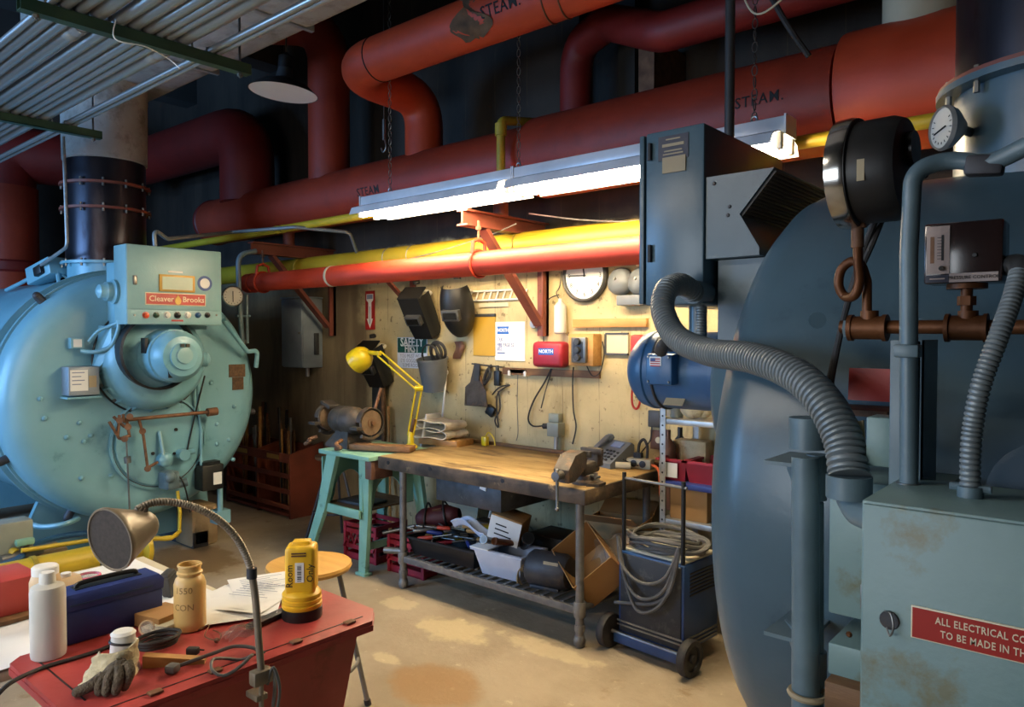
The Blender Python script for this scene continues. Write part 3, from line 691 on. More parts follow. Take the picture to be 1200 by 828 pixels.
for k in range(4):
    a = .8+k*PI/2; MB().lathe([(.011, 0), (.008, .01)], (-4.84, MYc+.15*math.cos(a), MZc+.15*math.sin(a)), (1, 0, 0), 6).build('bolt', 'steel', mo)
# labelled junction box on the door, with wires
a, b_ = lp(80, 430, .12), lp(117, 462, .12)
jb = MB().bx(LX-.01, LX+.12, a.y, b_.y, b_.z, a.z, .006).build('junction_box', 'box_grey', LB, 'small box covered with paper labels')
MB().bx(LX+.119, LX+.122, a.y+.01, b_.y-.07, b_.z+.03, a.z-.02).build('paper_label', 'paper', jb)
MB().bx(LX+.12, LX+.124, b_.y-.065, b_.y-.02, b_.z+.05, a.z-.06).build('tan_label', 'sticker_tan', jb)
for k in range(4): MB().bx(LX+.1215, LX+.1235, a.y+.02, b_.y-.09-.02*(k % 2), a.z-.04-k*.025, a.z-.034-k*.025).build('print_line', 'ink_grey', jb)
MB().bx(LX, LX+.13, a.y-.01, b_.y+.01, b_.z-.02, b_.z-.008).build('shelf_lip', 'boiler_paint', jb)
a = lp(91, 402, .05); MB().bx(LX-.01, LX+.05, a.y-.04, a.y+.04, a.z-.035, a.z+.035, .004).build('switch_box', 'boiler_paint', LB)
MB().bx(LX+.05, LX+.052, a.y-.025, a.y+.025, a.z-.025, a.z+.025).build('switch_label', 'paper', LB)
MB().tube(spl([lp(95, 411, .05), lp(112, 412, .1), lp(130, 405, .15), lp(139, 385, .2), lp(138, 375, .2)], 8), .014, 10).build('flex_conduit', 'boiler_paint', LB)
MB().tube(spl([lp(104, 400, .05), lp(115, 388, .1), lp(128, 382, .15), lp(138, 378, .2)], 8), .011, 10).build('flex_conduit', 'boiler_paint', LB)
MB().tube(arc_path([lp(262, 375, .2), lp(290, 412, .08), lp(302, 410, .06), lp(300, 430, .03)], .05), .018, 10).build('elbow_conduit', 'boiler_paint', LB)
# burner cover, linkage, pilot
c = lp(186, 517); 
bc = MB().lathe([(.335, -.01), (.335, .02), (.32, .025), (.318, .012), (.30, .012), (.30, .03), (.27, .035), (.02, .045), (.001, .045)], (LX, c.y, c.z), (1, 0, 0), 56).build('burner_cover', 'boiler_paint', LB)
MB().tor((LX+.012, c.y, c.z), .318, .005, (1, 0, 0), 64, 6).build('gasket_ring', 'tank_grey', bc)
for k in range(8):
    a = .2+k*PI/4; MB().lathe([(.014, 0), (.014, .016)], (LX+.02, c.y+.285*math.cos(a), c.z+.285*math.sin(a)), (1, 0, 0), 6).build('bolt', 'boiler_paint', bc)
for px, py, r in ((179, 531, .012), (204, 531, .01), (206, 503, .012)):
    q = lp(px, py, .045); MB().lathe([(r, 0), (r, .008)], q, (1, 0, 0), 10).build('peep_hole', 'black', bc)
q = lp(192, 538, .06); MB().lathe([(.05, -.03), (.05, .04), (.03, .06), (.001, .065)], q, (1, 0, 0), 16).build('pilot_head', 'boiler_paint', bc)
MB().cyl(lp(192, 535, .1), lp(187, 505, .06), .012, n=8).build('lever', 'panel_paint', bc)
q = lp(198, 562, .08); MB().box(q, (.12, .1, .13), (0, 0, .2), .02).cyl(q+V((0, .05, -.04)), q+V((.02, .12, -.03)), .03, n=10).sph(q+V((.06, -.02, .03)), .04, n=10).build('pilot_valve', 'grey_blue', bc)
q = lp(213, 532, .06); MB().cyl(q-V((.06, 0, 0)), q+V((.05, .0, .0)), .04, n=14).cyl(q, q+V((.03, .08, .02)), .02, n=10).build('flame_scanner', 'boiler_paint', bc)
sh = MB().cyl(lp(146, 492, .12), lp(250, 482, .12), .013, n=10).build('linkage_shaft', 'rusty', LB)
MB().cyl(lp(243, 483, .12), lp(254, 481.5, .12), .03, n=12).build('shaft_collar', 'rusty', sh)
ln = MB()
for a, b_ in (((128, 494), (140, 514)), ((140, 514), (152, 510)), ((148, 490), (152, 512)), ((133, 488), (146, 500)), ((140, 486), (138, 512)), ((163, 492), (168, 510)), ((168, 510), (173, 548)), ((173, 548), (185, 541)), ((144, 485), (146, 495))):
    ln.cyl(lp(*a, .14), lp(*b_, .14), .010, n=8)
for q in ((140, 492), (150, 500), (146, 514), (167, 505), (173, 549), (152, 488)): ln.cyl(lp(*q, .12), lp(*q, .17), .022, n=10)
ln.build('linkage_arms', 'rusty', sh)
MB().cyl(lp(148, 515, .14), lp(152, 600, .14), .006, n=8).cyl(lp(149, 535, .14), lp(150, 542, .14), .022, n=10).build('control_rod', 'steel', LB)
a, b_ = lp(237, 546, .12), lp(263, 572, .12)
tr = MB().bx(LX-.01, LX+.12, a.y, b_.y, b_.z, a.z, .012).build('ignition_box', 'black', LB, 'black box with a white label')
MB().bx(LX+.119, LX+.123, b_.y-.085, b_.y-.02, b_.z+.04, a.z-.06).build('label_sticker', 'paper', tr)
MB().bx(LX+.02, LX+.1, a.y+.02, b_.y-.02, a.z, a.z+.02).build('lid_lip', 'black', tr)
MB().tube(arc_path([lp(232, 425, .1), lp(232, 475, .04), lp(236, 505, .04), lp(236, 555, .08)], .05), .011, 8).build('drop_conduit', 'boiler_paint', LB)
MB().tube(spl([lp(240, 440, .1), lp(230, 480, .06), lp(222, 515, .05), lp(218, 535, .06)], 6), .006, 6).build('ignition_wire', 'black', LB)
MB().tube(spl([lp(204, 556, .1), lp(212, 560, .12), lp(218, 575, .12), lp(223, 600, .1)], 6), .006, 6).build('ignition_wire', 'black', LB)
MB().tube(arc_path([lp(208, 575, .1), lp(211, 600, .12), lp(210, 628, .12), lp(190, 630, .12), lp(165, 630, .05)], .05), .012, 10).build('pilot_gas_line', 'yellow_pipe', LB)
MB().cyl(lp(258, 572, .03), lp(258, 600, .03), .02, n=10).bx(LX-.06, LX+.05, lp(258, 600).y-.05, lp(262, 600).y+.03, lp(258, 612).z, lp(258, 597).z).build('drop_leg', 'boiler_paint', LB)
for (x0_, y0_, x1_, y1_) in ((268, 427, 287, 441), (272, 442, 285, 456)):
    a, b_ = lp(x0_, y0_, .0), lp(x1_, y1_, 0); MB().bx(LX-.01, LX+.006, a.y, b_.y, b_.z, a.z).build('data_plate', 'nameplate', LB)
# bent tube at the lower left, strap
MB().tube(spl([at(30, 612, x=-5.6), at(50, 617, x=-5.5), at(75, 614, x=-5.4), at(92, 607, x=-5.45)], 6), .018, 8).build('drain_tube', 'boiler_paint', LB)
# switch assembly on top of the left boiler
q = at(55, 318, y=1.95)
sw = MB().box(q, (.32, .14, .13), (0, -.25, .2), .01).build('limit_switch', 'boiler_paint', LB)
MB().box(q+V((.06, -.07, -.0)), (.1, .04, .07), (0, -.3, .2), .01).build('switch_terminal', 'black', sw)
MB().tube(arc_path([q+V((.02, -.07, .02)), at(79, 289, y=1.9), at(76, 205, y=1.9), at(74, 160, y=1.9)], .06), .012, 8).build('sensing_tube', 'galv', sw)
MB().tube(spl([q+V((-.15, 0, 0)), q+V((-.35, -.05, -.06)), q+V((-.6, -.1, -.12))], 6), .015, 8).build('switch_conduit', 'boiler_paint', sw)
MB().cyl(q+V((.15, .02, 0)), q+V((.22, .02, -.2)), .014, n=8).cyl(q+V((.1, .05, 0)), q+V((.34, .12, -.17)), .008, n=8).build('switch_bracket', 'boiler_paint', sw)
# column of water-side gauge pipes beyond the panel
gx = -5.45
g0 = at(284, 300, x=gx)
gp = MB().tube(arc_path([at(300, 294, x=gx), at(279, 298, x=gx), at(280, 345, x=gx), at(284, 402, x=gx)], .1), .02, 10).cyl(at(289, 345, x=gx), at(290, 402, x=gx), .012, n=8).cyl(at(277, 370, x=gx), at(293, 370, x=gx), .01, n=8).build('gauge_piping', 'grey_blue', LB)
c = at(273, 347, x=gx+.1)
ga = MB().lathe([(.06, -.05), (.075, -.04), (.08, 0), (.074, .008), (.07, .002), (.001, .002)], c, (.92, -.38, 0), 32).build('pressure_gauge', 'chrome', LB)
u_, v_, d_ = frame((.92, -.38, 0))
MB().lathe([(.069, .0025), (.001, .003)], c, (.92, -.38, 0), 28).build('dial_face', 'dial', ga)
MB().cyl(c+d_*.005-v_*.04, c+d_*.005+v_*.045, .003, n=6).build('needle', 'black', ga); ticks(c, (.92, -.38, 0), .052, ga, 12, .004, .005)
# ---- left flue stack
SX, SY_ = -5.96, 2.26
st = thing('flue_stack', 'dark steel flue stack with bolted red-brown flanges on the pale blue-green boiler', 'stack', (SX, SY_, 2.0))
def sz(py): return at(127, py, y=2.02).z
MB().cyl((SX, SY_, 2.03), (SX, SY_, sz(302)), .26, n=40).build('neck', 'boiler_paint', st)
MB().cyl((SX, SY_, sz(302)), (SX, SY_, sz(302)+.02), .305, n=40).build('flange', 'boiler_paint', st)
MB().cyl((SX, SY_, sz(301)), (SX, SY_, sz(232)), .27, n=40).build('lower_section', 'steel_dark', st)
MB().cyl((SX, SY_, sz(233)), (SX, SY_, sz(165)), .272, n=40).build('upper_section', 'steel_dark', st)
MB().lathe([(.265, 0), (.285, .01), (.29, .4), (.28, 1.3)], (SX, SY_, sz(168)), (0, 0, 1), 40).build('insulated_section', 'insulation', st)
for py in (231, 199):
    fl = MB().cyl((SX, SY_, sz(py)-.009), (SX, SY_, sz(py)+.009), .305, n=40).build('flange', 'bracket_red', st)
    for k in range(12):
        a = 2*PI*k/12+.1; MB().cyl((SX+.29*math.cos(a), SY_+.29*math.sin(a), sz(py)-.03), (SX+.29*math.cos(a), SY_+.29*math.sin(a), sz(py)+.03), .009, n=6).build('flange_bolt', 'steel', fl)
for k in range(12):
    a = 2*PI*k/12+.1; MB().cyl((SX+.29*math.cos(a), SY_+.29*math.sin(a), sz(302)-.02), (SX+.29*math.cos(a), SY_+.29*math.sin(a), sz(302)+.035), .009, n=6).build('flange_bolt', 'steel', st)

# ================================================================= right boiler
RX, RY, RZ = -.824, 2.47, 1.22
RB = thing('boiler', 'dim slate-blue boiler in shadow with gauges, flexible conduits and a red-labelled cabinet', 'boiler', (1, RY, 0))
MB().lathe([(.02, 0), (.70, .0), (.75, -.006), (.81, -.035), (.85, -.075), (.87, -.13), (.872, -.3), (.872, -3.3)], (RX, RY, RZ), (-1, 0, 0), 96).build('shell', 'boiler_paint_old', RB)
for xs_ in (-.35, 2.0):
    pl = [(xs_, RY-.7, .0), (xs_, RY+.7, .0)]+[(xs_, RY+.88*math.cos(a), RZ+.88*math.sin(a)) for a in [math.radians(v) for v in range(-42, -140, -14)]]
    MB().prism(pl, (.06, 0, 0)).build('saddle', 'boiler_paint_old', RB)
# burner cabinet, seen from its hinge side
CY = 2.1
a, b_ = at(757, 157, y=CY), at(824, 356, y=CY)
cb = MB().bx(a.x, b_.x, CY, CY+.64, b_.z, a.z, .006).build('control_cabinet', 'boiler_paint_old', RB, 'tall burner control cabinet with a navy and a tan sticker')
MB().bx(a.x-.022, a.x-.004, CY-.004, CY+.644, b_.z+.005, a.z-.005, .004).build('cabinet_door', 'boiler_paint_old', cb)
for py in (178, 297): MB().cyl(at(761, py-10, y=CY-.006), at(761, py+10, y=CY-.006), .007, n=8).build('hinge', 'tank_grey', cb)
p0, p1 = at(772, 166, y=CY), at(807, 182, y=CY)
st0 = MB().bx(p0.x, p1.x, CY-.003, CY+.001, p1.z-.004, p0.z+.012).build('navy_sticker', 'sticker_navy', cb)
mid = (p0+p1)/2
for k, (w0, dz, hh) in enumerate(((.05, .03, .004), (.075, .012, .009), (.062, -.006, .004), (.07, -.016, .004))): MB().bx(mid.x-w0/2, mid.x+w0/2, CY-.0045, CY-.002, mid.z+dz-hh/2, mid.z+dz+hh/2).build('print_line', 'sticker_tan', cb)

p0, p1 = at(777, 184, y=CY), at(804, 195, y=CY)
MB().bx(p0.x, p1.x, CY-.005, CY+.001, p1.z-.012, p0.z-.004).build('tan_sticker', 'sticker_tan', cb)
# air intake hood with mesh underside
hood = [at(827, 207, y=CY), at(906, 195, y=CY), at(865, 250, y=CY), at(888, 289, y=CY), at(888, 298, y=CY), at(827, 303, y=CY)]
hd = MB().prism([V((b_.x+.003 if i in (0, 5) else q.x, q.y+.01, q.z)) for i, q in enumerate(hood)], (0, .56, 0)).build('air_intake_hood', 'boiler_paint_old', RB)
m0, m1 = V(hood[1]), V(hood[2]); m0 = m0.lerp(m1, .05); nrm = V((m0.z-m1.z, 0, -(m0.x-m1.x))).normalized()
gm = MB(); nu, nv = 14, 40
for i in range(nu+1):
    q = m0.lerp(m1, i/nu)+nrm*.006; gm.bx(q.x-.0022, q.x+.0022, CY+.02, CY+.56, q.z-.0022, q.z+.0022)
for j in range(nv+1):
    y = CY+.02+j*.54/nv; q = (m0+m1)/2+nrm*.006
    gm.box((q.x, y, q.z), (.004, .0022, (m0-m1).length), (0, math.atan2(m0.x-m1.x, m0.z-m1.z), 0))
gm.build('intake_mesh', 'dark_grey', hd, kind='stuff')
q = (m0+m1)/2+nrm*.002; MB().box((q.x, CY+.29, q.z), (.003, .54, (m0-m1).length), (0, math.atan2(m0.x-m1.x, m0.z-m1.z), 0)).build('intake_opening', 'black', hd)
for px, py in ((837, 215), (855, 242), (853, 252)): MB().lathe([(.006, 0), (.004, .004)], at(px, py, y=CY+.009), (0, -1, 0), 8).build('rivet', 'tank_grey', hd)
MB().bx(b_.x+.02, RX+.02, CY+.06, CY+.5, 1.62, at(835, 303, y=CY).z).build('air_duct', 'boiler_paint_old', RB)
# blower housing and motor pointing down the aisle
RMY, RMZ = 2.45, 1.52
bl = MB().lathe([(.375, -.02), (.375, .015), (.35, .02), (.34, .11), (.31, .19), (.27, .22), (.12, .235)], (RX, RMY, 1.475), (-1, 0, 0), 48).build('blower_housing', 'boiler_paint_old', RB)
mo = MB().lathe([(.001, 0), (.06, .004), (.1, .02), (.135, .055), (.145, .09), (.145, .1), (.14, .105), (.14, .36), (.15, .365), (.15, .42), (.11, .5), (.1, .7)], (at(746, 430, y=RMY).x, RMY, RMZ), (1, 0, 0), 40).build('blower_motor', 'blue_motor', RB, 'blue electric motor')
a, b_ = at(756, 414, y=2.27), at(787, 452, y=2.27)
tb = MB().bx(a.x, b_.x, 2.27, 2.36, b_.z, a.z, .01).build('terminal_box', 'blue_motor', mo)
f0, f1 = at(761.5, 417.5, y=2.27), at(775, 428.5, y=2.27)
MB().bx(f0.x, f1.x, 2.268, 2.271, f1.z, f0.z).build('flag_sticker', 'paper', tb)
for k in range(4):
    z = f0.z-.006-k*.008; MB().bx(f0.x+.004, f1.x-.004, 2.2665, 2.268, z-.004, z).build('flag_stripe', 'sign_red', tb)
MB().bx(f0.x+.004, (f0.x+f1.x)/2, 2.266, 2.2675, (f0.z+f1.z)/2, f0.z-.005).build('flag_canton', 'sticker_blue', tb)
for sx_ in (.012, -.012):
    pass
for (xx, zz_) in ((a.x+.012, b_.z+.012), (b_.x-.012, b_.z+.012), (a.x+.012, a.z-.012), (b_.x-.012, a.z-.012)): MB().lathe([(.005, 0), (.003, .003)], (xx, 2.27, zz_), (0, -1, 0), 8).build('screw', 'steel', tb)
p0, p1 = at(779, 456, y=2.32), at(796, 466, y=2.32)
MB().box(((p0.x+p1.x)/2, RMY-.108, RMZ-.098), (.075, .002, .05), (-.83+.1, 0, 0)).build('motor_label', 'sticker_tan', mo)
MB().tor((at(771, 450, y=2.4).x+.02, RMY, RMZ), .141, .006, (1, 0, 0), 32, 6).build('motor_band', 'tank_grey', mo)
# connectors under the cabinet
MB().cyl(at(818, 345, y=2.3), at(818, 395, y=2.3), .03, n=12).build('conduit_stub', 'boiler_paint_old', RB)
MB().corr([at(821, 352, y=2.2), at(821, 392, y=2.2)], .014, .009, .2).build('flex_conduit', 'hose_grey', RB)
MB().tube(spl([at(786, 405, y=2.28), at(778, 402, y=2.2), at(774, 412, y=2.22)], 5), .022, 10).build('motor_whip', 'dark_grey', mo)
# large flexible conduit from the cabinet to the terminal cabinet
FYc = 1.62
pth = spl([at(812, 342, y=2.07), at(797, 333, y=2.0), at(781, 340, y=1.92), at(777, 365, y=1.86), at(793, 395, y=1.78), at(830, 412, y=1.68), at(880, 419, y=1.56), at(930, 438, y=1.46), at(965, 470, y=1.4), at(988, 515, y=1.36), at(995, 558, y=1.33)], 10)
fc = MB().corr(pth, .031, .0125, .22, 16).build('large_flex_conduit', 'hose_grey', RB, 'thick corrugated grey flexible conduit')
q = at(995, 565, y=1.33)
MB().cyl((q.x, q.y, q.z+.012), (q.x, q.y, q.z-.026), .037, n=20).build('conduit_connector', 'grey_blue', fc)
MB().tube(spl([q+V((0, 0, -.02)), at(997, 588, y=1.33), at(1008, 602, y=1.31), at(1030, 608, y=1.28)], 6), .022, 12).build('conduit_elbow', 'grey_blue', fc)
MB().cyl(at(812, 342, y=2.07), at(812, 342, y=2.1)+V((0.01, .06, .0)), .036, n=16).build('conduit_connector', 'grey_blue', fc)
# davit hinge bar of the door
hy = 1.47
def hp(px, py, y=hy): return at(px, py, y=y)
hb = MB().cyl(hp(944, 535), hp(944, 905), .026, n=20).build('davit_bar', 'grey_blue', RB)
MB().cyl(hp(947, 489), hp(947, 525), .035, n=20).build('davit_cap', 'grey_blue', hb)
MB().cyl(hp(958, 588, 1.5), hp(958, 905, 1.5), .012, n=14).cyl(hp(957, 532, 1.5), hp(957, 585, 1.5), .019, n=14).cyl(hp(957, 762, 1.5), hp(957, 800, 1.5), .019, n=14).build('davit_pin', 'grey_blue', hb)
MB().tor(hp(947, 812), .034, .006, (0, 0, 1), 20, 6).build('rope_tie', 'sticker_tan', hb)
for py in (540, 740):
    q = [hp(895, py), hp(932, py+2), hp(932, py+44)]
    MB().prism([V((v.x, hy+.1 if i == 0 else hy+.01, v.z)) for i, v in enumerate(q)], (0, .012, 0)).build('davit_gusset', 'grey_blue', hb)
    MB().bx(q[0].x, q[1].x+.02, hy+.0, hy+.25, q[0].z-.006, q[0].z+.002).build('davit_arm', 'grey_blue', hb)
# side panel box behind the terminal cabinet
a, b_ = at(972, 560, y=1.42), at(1100, 748, y=1.42)
sp = MB().bx(a.x, b_.x, 1.42, 1.7, b_.z, a.z, .004).build('side_panel', 'cabinet_paint', RB)
MB().bx(a.x+.002, b_.x, 1.415, 1.6, at(972, 788, y=1.42).z, at(972, 751, y=1.42).z, .004).build('lower_panel', 'cabinet_paint', sp)
q = at(995, 743, y=1.42); MB().lathe([(.006, 0), (.003, .004)], (q.x, 1.42, q.z), (0, -1, 0), 8).build('screw', 'brass_old', sp)
MB().bx(at(970, 800, y=1.4).x, b_.x, 1.38, 1.7, at(980, 800, y=1.4).z-.05, at(980, 795, y=1.4).z, .004).build('ledge_block', 'wood_dark', RB)
# terminal cabinet with red label
TY = 1.12
a, b_ = at(1010, 585, y=TY), at(1010, 900, y=TY)
tc_ = MB().bx(a.x, .25, TY, TY+.23, .55, a.z, .003).build('terminal_cabinet', 'cabinet_paint', RB, 'grey-green terminal cabinet with a red warning label')
MB().bx(a.x+.003, .247, TY-.006, TY+.002, .553, a.z-.004, .003).build('cabinet_cover', 'cabinet_paint', tc_)
l0 = at(1068, 708, y=TY-.007); l1 = at(1068, 746, y=TY-.007)
LW = .222
MB().bx(l0.x, l0.x+LW, TY-.009, TY-.005, l1.z, l0.z, .001).build('label_border', 'plate_cream', tc_)
MB().bx(l0.x+.002, l0.x+LW-.002, TY-.010, TY-.0085, l1.z+.002, l0.z-.002).build('red_label', 'plate_red', tc_, 'red label lettered in cream')
hz = (l0.z+l1.z)/2
text('ALL ELECTRICAL CONNECTIONS', .0136, (l0.x+LW/2, TY-.0102, hz+.0085), (1, 0, 0), (0, 0, 1), 'plate_cream', tc_, bold=.012, ext=.0004, space=1.1, sx=.74)
text('TO BE MADE IN THIS CABINET', .0136, (l0.x+LW/2, TY-.0102, hz-.0085), (1, 0, 0), (0, 0, 1), 'plate_cream', tc_, bold=.012, ext=.0004, space=1.1, sx=.74)
q = at(1042, 727, y=TY-.008)
MB().lathe([(.014, 0), (.012, .003)], (q.x, TY-.005, q.z), (0, -1, 0), 16).build('key_plate', 'tank_grey', tc_)
MB().tube(spl([q+V((-.006, 0, .012)), q+V((.004, -.008, .012)), q+V((.008, -.012, -.004)), q+V((.003, -.008, -.018)), q+V((-.002, -.006, -.008))], 6), .0014, 6).build('wire_loop', 'steel', tc_)
q = at(1006, 695, y=TY+.03); MB().bx(a.x-.006, a.x, q.y-.012, q.y+.012, q.z-.018, q.z+.018, .002).build('side_clip', 'steel', tc_)
# upright channel, conduits rising from the terminal cabinet
zt_ = a.z
c0 = at(1041, 570, y=1.33); c1 = at(1078, 570, y=1.33)
MB().bx(c0.x, c1.x, 1.33, 1.35, zt_-.1, at(1041, 398, y=1.33).z, .002).bx(c1.x-.006, c1.x, 1.33, 1.45, zt_-.1, at(1041, 398, y=1.33).z).build('upright_channel', 'grey_blue', RB)
g0, g1 = at(1015, 488, y=1.34), at(1041, 548, y=1.34)
MB().bx(g0.x, g1.x+.01, 1.34, 1.4, g1.z, g0.z, .003).build('pull_box', 'cabinet_paint', RB)
q = at(1004, 508, y=1.38); MB().prism([q+V((x_, 0, z_)) for x_, z_ in ((-.008, .02), (.01, .024), (.012, -.01), (.004, -.022), (-.01, -.01))], (0, .008, 0)).build('bracket_tab', 'sticker_tan', RB)
cy_ = 1.29
vc = MB().tube(arc_path([at(1065, 575, y=cy_), at(1065, 300, y=cy_), at(1070, 200, y=cy_), at(1110, 186, y=cy_+.02), at(1160, 193, y=cy_+.02), at(1215, 165, y=cy_)], .07, 8), .0135, 16).build('rigid_conduit', 'grey_blue', RB)
MB().cyl(at(1064, 578, y=cy_), at(1064, 565, y=cy_), .018, n=12).build('conduit_nut', 'steel', vc)
MB().box(at(1064, 411, y=cy_-.01), (.035, .03, .02), None, .003).build('conduit_clamp', 'grey_blue', vc)
q = at(1154, 194, y=cy_+.02); MB().box(q, (.05, .03, .03), (0, .1, 0), .005).build('conduit_coupling', 'tank_grey', vc)
fp = spl([at(1137, 575, y=1.24), at(1137, 540, y=1.24), at(1140, 500, y=1.245), at(1150, 450, y=1.25), at(1170, 395, y=1.27), at(1186, 350, y=1.31), at(1194, 320, y=1.34)], 8)
f2 = MB().corr(fp, .0125, .0075, .22, 14).build('small_flex_conduit', 'hose_grey', RB)
q = at(1137, 576, y=1.24); MB().cyl((q.x, q.y, q.z+.008), (q.x, q.y, q.z-.02), .017, n=14).build('conduit_connector', 'grey_blue', f2)
MB().cyl((q.x-.026, q.y, q.z+.006), (q.x+.026, q.y, q.z+.006), .006, n=8).build('connector_screw', 'grey_blue', f2)
q = at(1194, 325, y=1.34); MB().tube(spl([q+V((0, 0, -.02)), q+V((.002, .01, .012)), q+V((-.006, .04, .022)), q+V((-.02, .07, .024))], 5), .017, 12).build('conduit_elbow', 'dark_grey', f2)
# brass gauge manifold
by = 1.42
def bp_(px, py, y=by): return at(px, py, y=y)
mf = MB().cyl(bp_(985, 383), bp_(1240, 383), .012, n=14).build('gauge_manifold', 'brass_old', RB, 'brown brass pipe with two tees')
for a0_, a1_ in ((997, 1037), (1110, 1155)):
    te = MB().cyl(bp_(a0_, 384), bp_(a1_, 384), .021, n=18); te.cyl(bp_((a0_+a1_)/2+2, 384), bp_((a0_+a1_)/2+2, 364), .015, n=14)
    for e_ in (a0_, a1_): te.cyl(bp_(e_-2, 384), bp_(e_+3, 384), .024, n=18)
    te.build('pipe_tee', 'brass_old', mf)
MB().cyl(bp_(990, 385), bp_(996, 385), .017, n=6).build('blue_plug', 'grey_blue', mf)
MB().cyl(bp_(958, 375, 1.53), bp_(958, 375, 1.62), .017, n=12).build('wall_stub', 'boiler_paint_old', RB)
# pressure gauge on a pigtail siphon
sg = MB().tube(arc_path([bp_(1016, 366), bp_(1016, 330), bp_(1011, 314)], .02)+spl([bp_(1009, 310), bp_(998, 306), bp_(986, 316), bp_(983, 334), bp_(990, 347), bp_(1001, 346, by-.02), bp_(1007, 330, by-.02), bp_(1006, 310, by-.01), bp_(1005, 285)], 6), .0085, 12).build('pigtail_siphon', 'brass_old', RB)
MB().cyl(bp_(1005, 290), bp_(1005, 262), .011, n=12).cyl(bp_(1005, 267), bp_(1005, 255), .015, n=6).build('siphon_nut', 'rusty', sg)
gc = bp_(1012, 203); ax = V((-1, .05, 0)).normalized()
ga = MB().lathe([(.001, -.075), (.083, -.072), (.09, -.055), (.09, .0), (.096, .002), (.096, .012), (.001, .012)], gc, ax, 40).build('large_pressure_gauge', 'black', RB, 'large black dial gauge seen from behind')
MB().lathe([(.097, .004), (.099, .012), (.097, .035), (.088, .036), (.086, .02)], gc, ax, 40, False).build('bezel_ring', 'chrome', ga)
MB().lathe([(.086, .022), (.001, .023)], gc, ax, 32).build('dial_face', 'dial', ga)
MB().lathe([(.03, -.085), (.03, -.07)], gc+V((0, 0, .03)), ax, 24).build('blow_out_plug', 'black_gloss', ga)
q = bp_(996, 214, by-.09); MB().box(gc+V((.02, -.0905, -.012)), (.012, .002, .036)).build('serial_label', 'sticker_tan', ga)
MB().tube(spl([gc+V((.07, -.02, -.05)), bp_(1030, 250, 1.5), bp_(1000, 330, 1.53), bp_(975, 430, 1.55), bp_(968, 470, 1.56)], 8), .006, 8).build('capillary_cable', 'rubber', RB)
MB().tube(spl([bp_(1085, 205, 1.6), bp_(1050, 225, 1.55), bp_(1020, 290, 1.52), bp_(995, 350, 1.53), bp_(977, 430, 1.55), bp_(972, 470, 1.56)], 8), .006, 8).build('capillary_cable', 'rubber', RB)
# pressure control box
py0 = 1.38
a, b_ = at(1083, 261, y=py0), at(1175, 330, y=py0)
zt2, zb2 = at(1083, 263, y=py0).z, at(1083, 333, y=py0).z
pc = MB().bx(a.x, b_.x, py0, py0+.07, zb2, zt2, .004).build('pressure_control', 'smoked', RB, 'brown control box with two scales behind a clear cover')
MB().bx(a.x+.004, b_.x-.006, py0+.004, py0+.068, zb2+.004, zt2-.004, .002).build('control_case', 'smoked', pc)
wdt = b_.x-a.x; hgt = zt2-zb2
def cpt(u, v): return V((a.x+u*wdt, py0-.001, zt2-v*hgt))
def plate(u0, u1, v0, v1, m_, nm, d=.0015):
    q0, q1 = cpt(u0, v0), cpt(u1, v1); return MB().bx(q0.x, q1.x, py0-d, py0+.004, q1.z, q0.z).build(nm, m_, pc)
plate(.04, .34, .05, .84, 'dial_plate', 'scale_plate'); plate(.09, .14, .22, .66, 'rusty', 'scale_slot', .002); plate(.235, .265, .2, .62, 'black', 'scale_slot', .002)
plate(.03, .34, .86, .98, 'sticker_navy', 'maker_label'); plate(.34, .95, .84, .985, 'dial_plate', 'name_label')
text('PRESSURE CONTROL', .0075, cpt(.645, .915)+V((0, -.0015, 0)), (1, 0, 0), (0, 0, 1), 'ink_black', pc, ext=.0003)
q = cpt(.185, .92); MB().bx(q.x-.011, q.x+.011, py0-.0025, py0-.001, q.z-.001, q.z+.001).build('print_line', 'dial_plate', pc)
for k in range(8):
    q = cpt(.2, .24+k*.05); MB().bx(q.x-.002, q.x+.004, py0-.003, py0-.001, q.z-.0003, q.z+.0003).build('scale_mark', 'ink_black', pc)
MB().lathe([(.004, 0), (.004, .004)], cpt(.24, .75), (0, -1, 0), 10).build('adjust_screw', 'chrome', pc)
MB().lathe([(.004, 0), (.003, .003)], cpt(.66, .56), (0, -1, 0), 10).build('cover_hole', 'black', pc)
q = bp_(1133, 340); MB().cyl((q.x, by, zb2-.003), (q.x, by, bp_(1133, 364).z), .009, n=12).cyl((q.x, by, zb2-.02), (q.x, by, zb2-.035), .014, n=6).lathe([(.03, 0), (.03, .008)], (q.x, by, zb2-.008), (0, 0, 1), 18).build('control_nipple', 'brass_old', pc)
# red plate on the shell, behind the conduit
sy = 1.535
a, b_ = at(985, 432, y=sy), at(1050, 474, y=sy)
MB().box(((a.x+b_.x)/2, sy+.055, (a.z+b_.z)/2), (b_.x-a.x, .004, a.z-b_.z), (-.1, 0, 0)).build('red_plate', 'plate_red', RB)
MB().bx(at(975, 480, y=sy).x, at(1045, 480, y=sy).x, 1.5, 1.62, at(985, 484, y=sy).z, at(985, 477, y=sy).z).build('rust_ledge', 'rusty', RB)
# manhole plate at the right, seam band on the shell's top
MB().lathe([(.1, 0), (.1, .012), (.08, .016), (.001, .016)], (-.12, RY-.868, 1.36), (0, -1, .16), 40).build('inspection_cover', 'boiler_paint_old', RB)
ra = math.radians(112)
MB().bx(-.6, 2.4, RY+.88*math.cos(math.radians(118))-.004, RY+.88*math.cos(math.radians(118))+.004, RZ+.862*math.sin(math.radians(118))-.004, RZ+.862*math.sin(math.radians(118))+.004).build('shell_seam', 'black', RB)
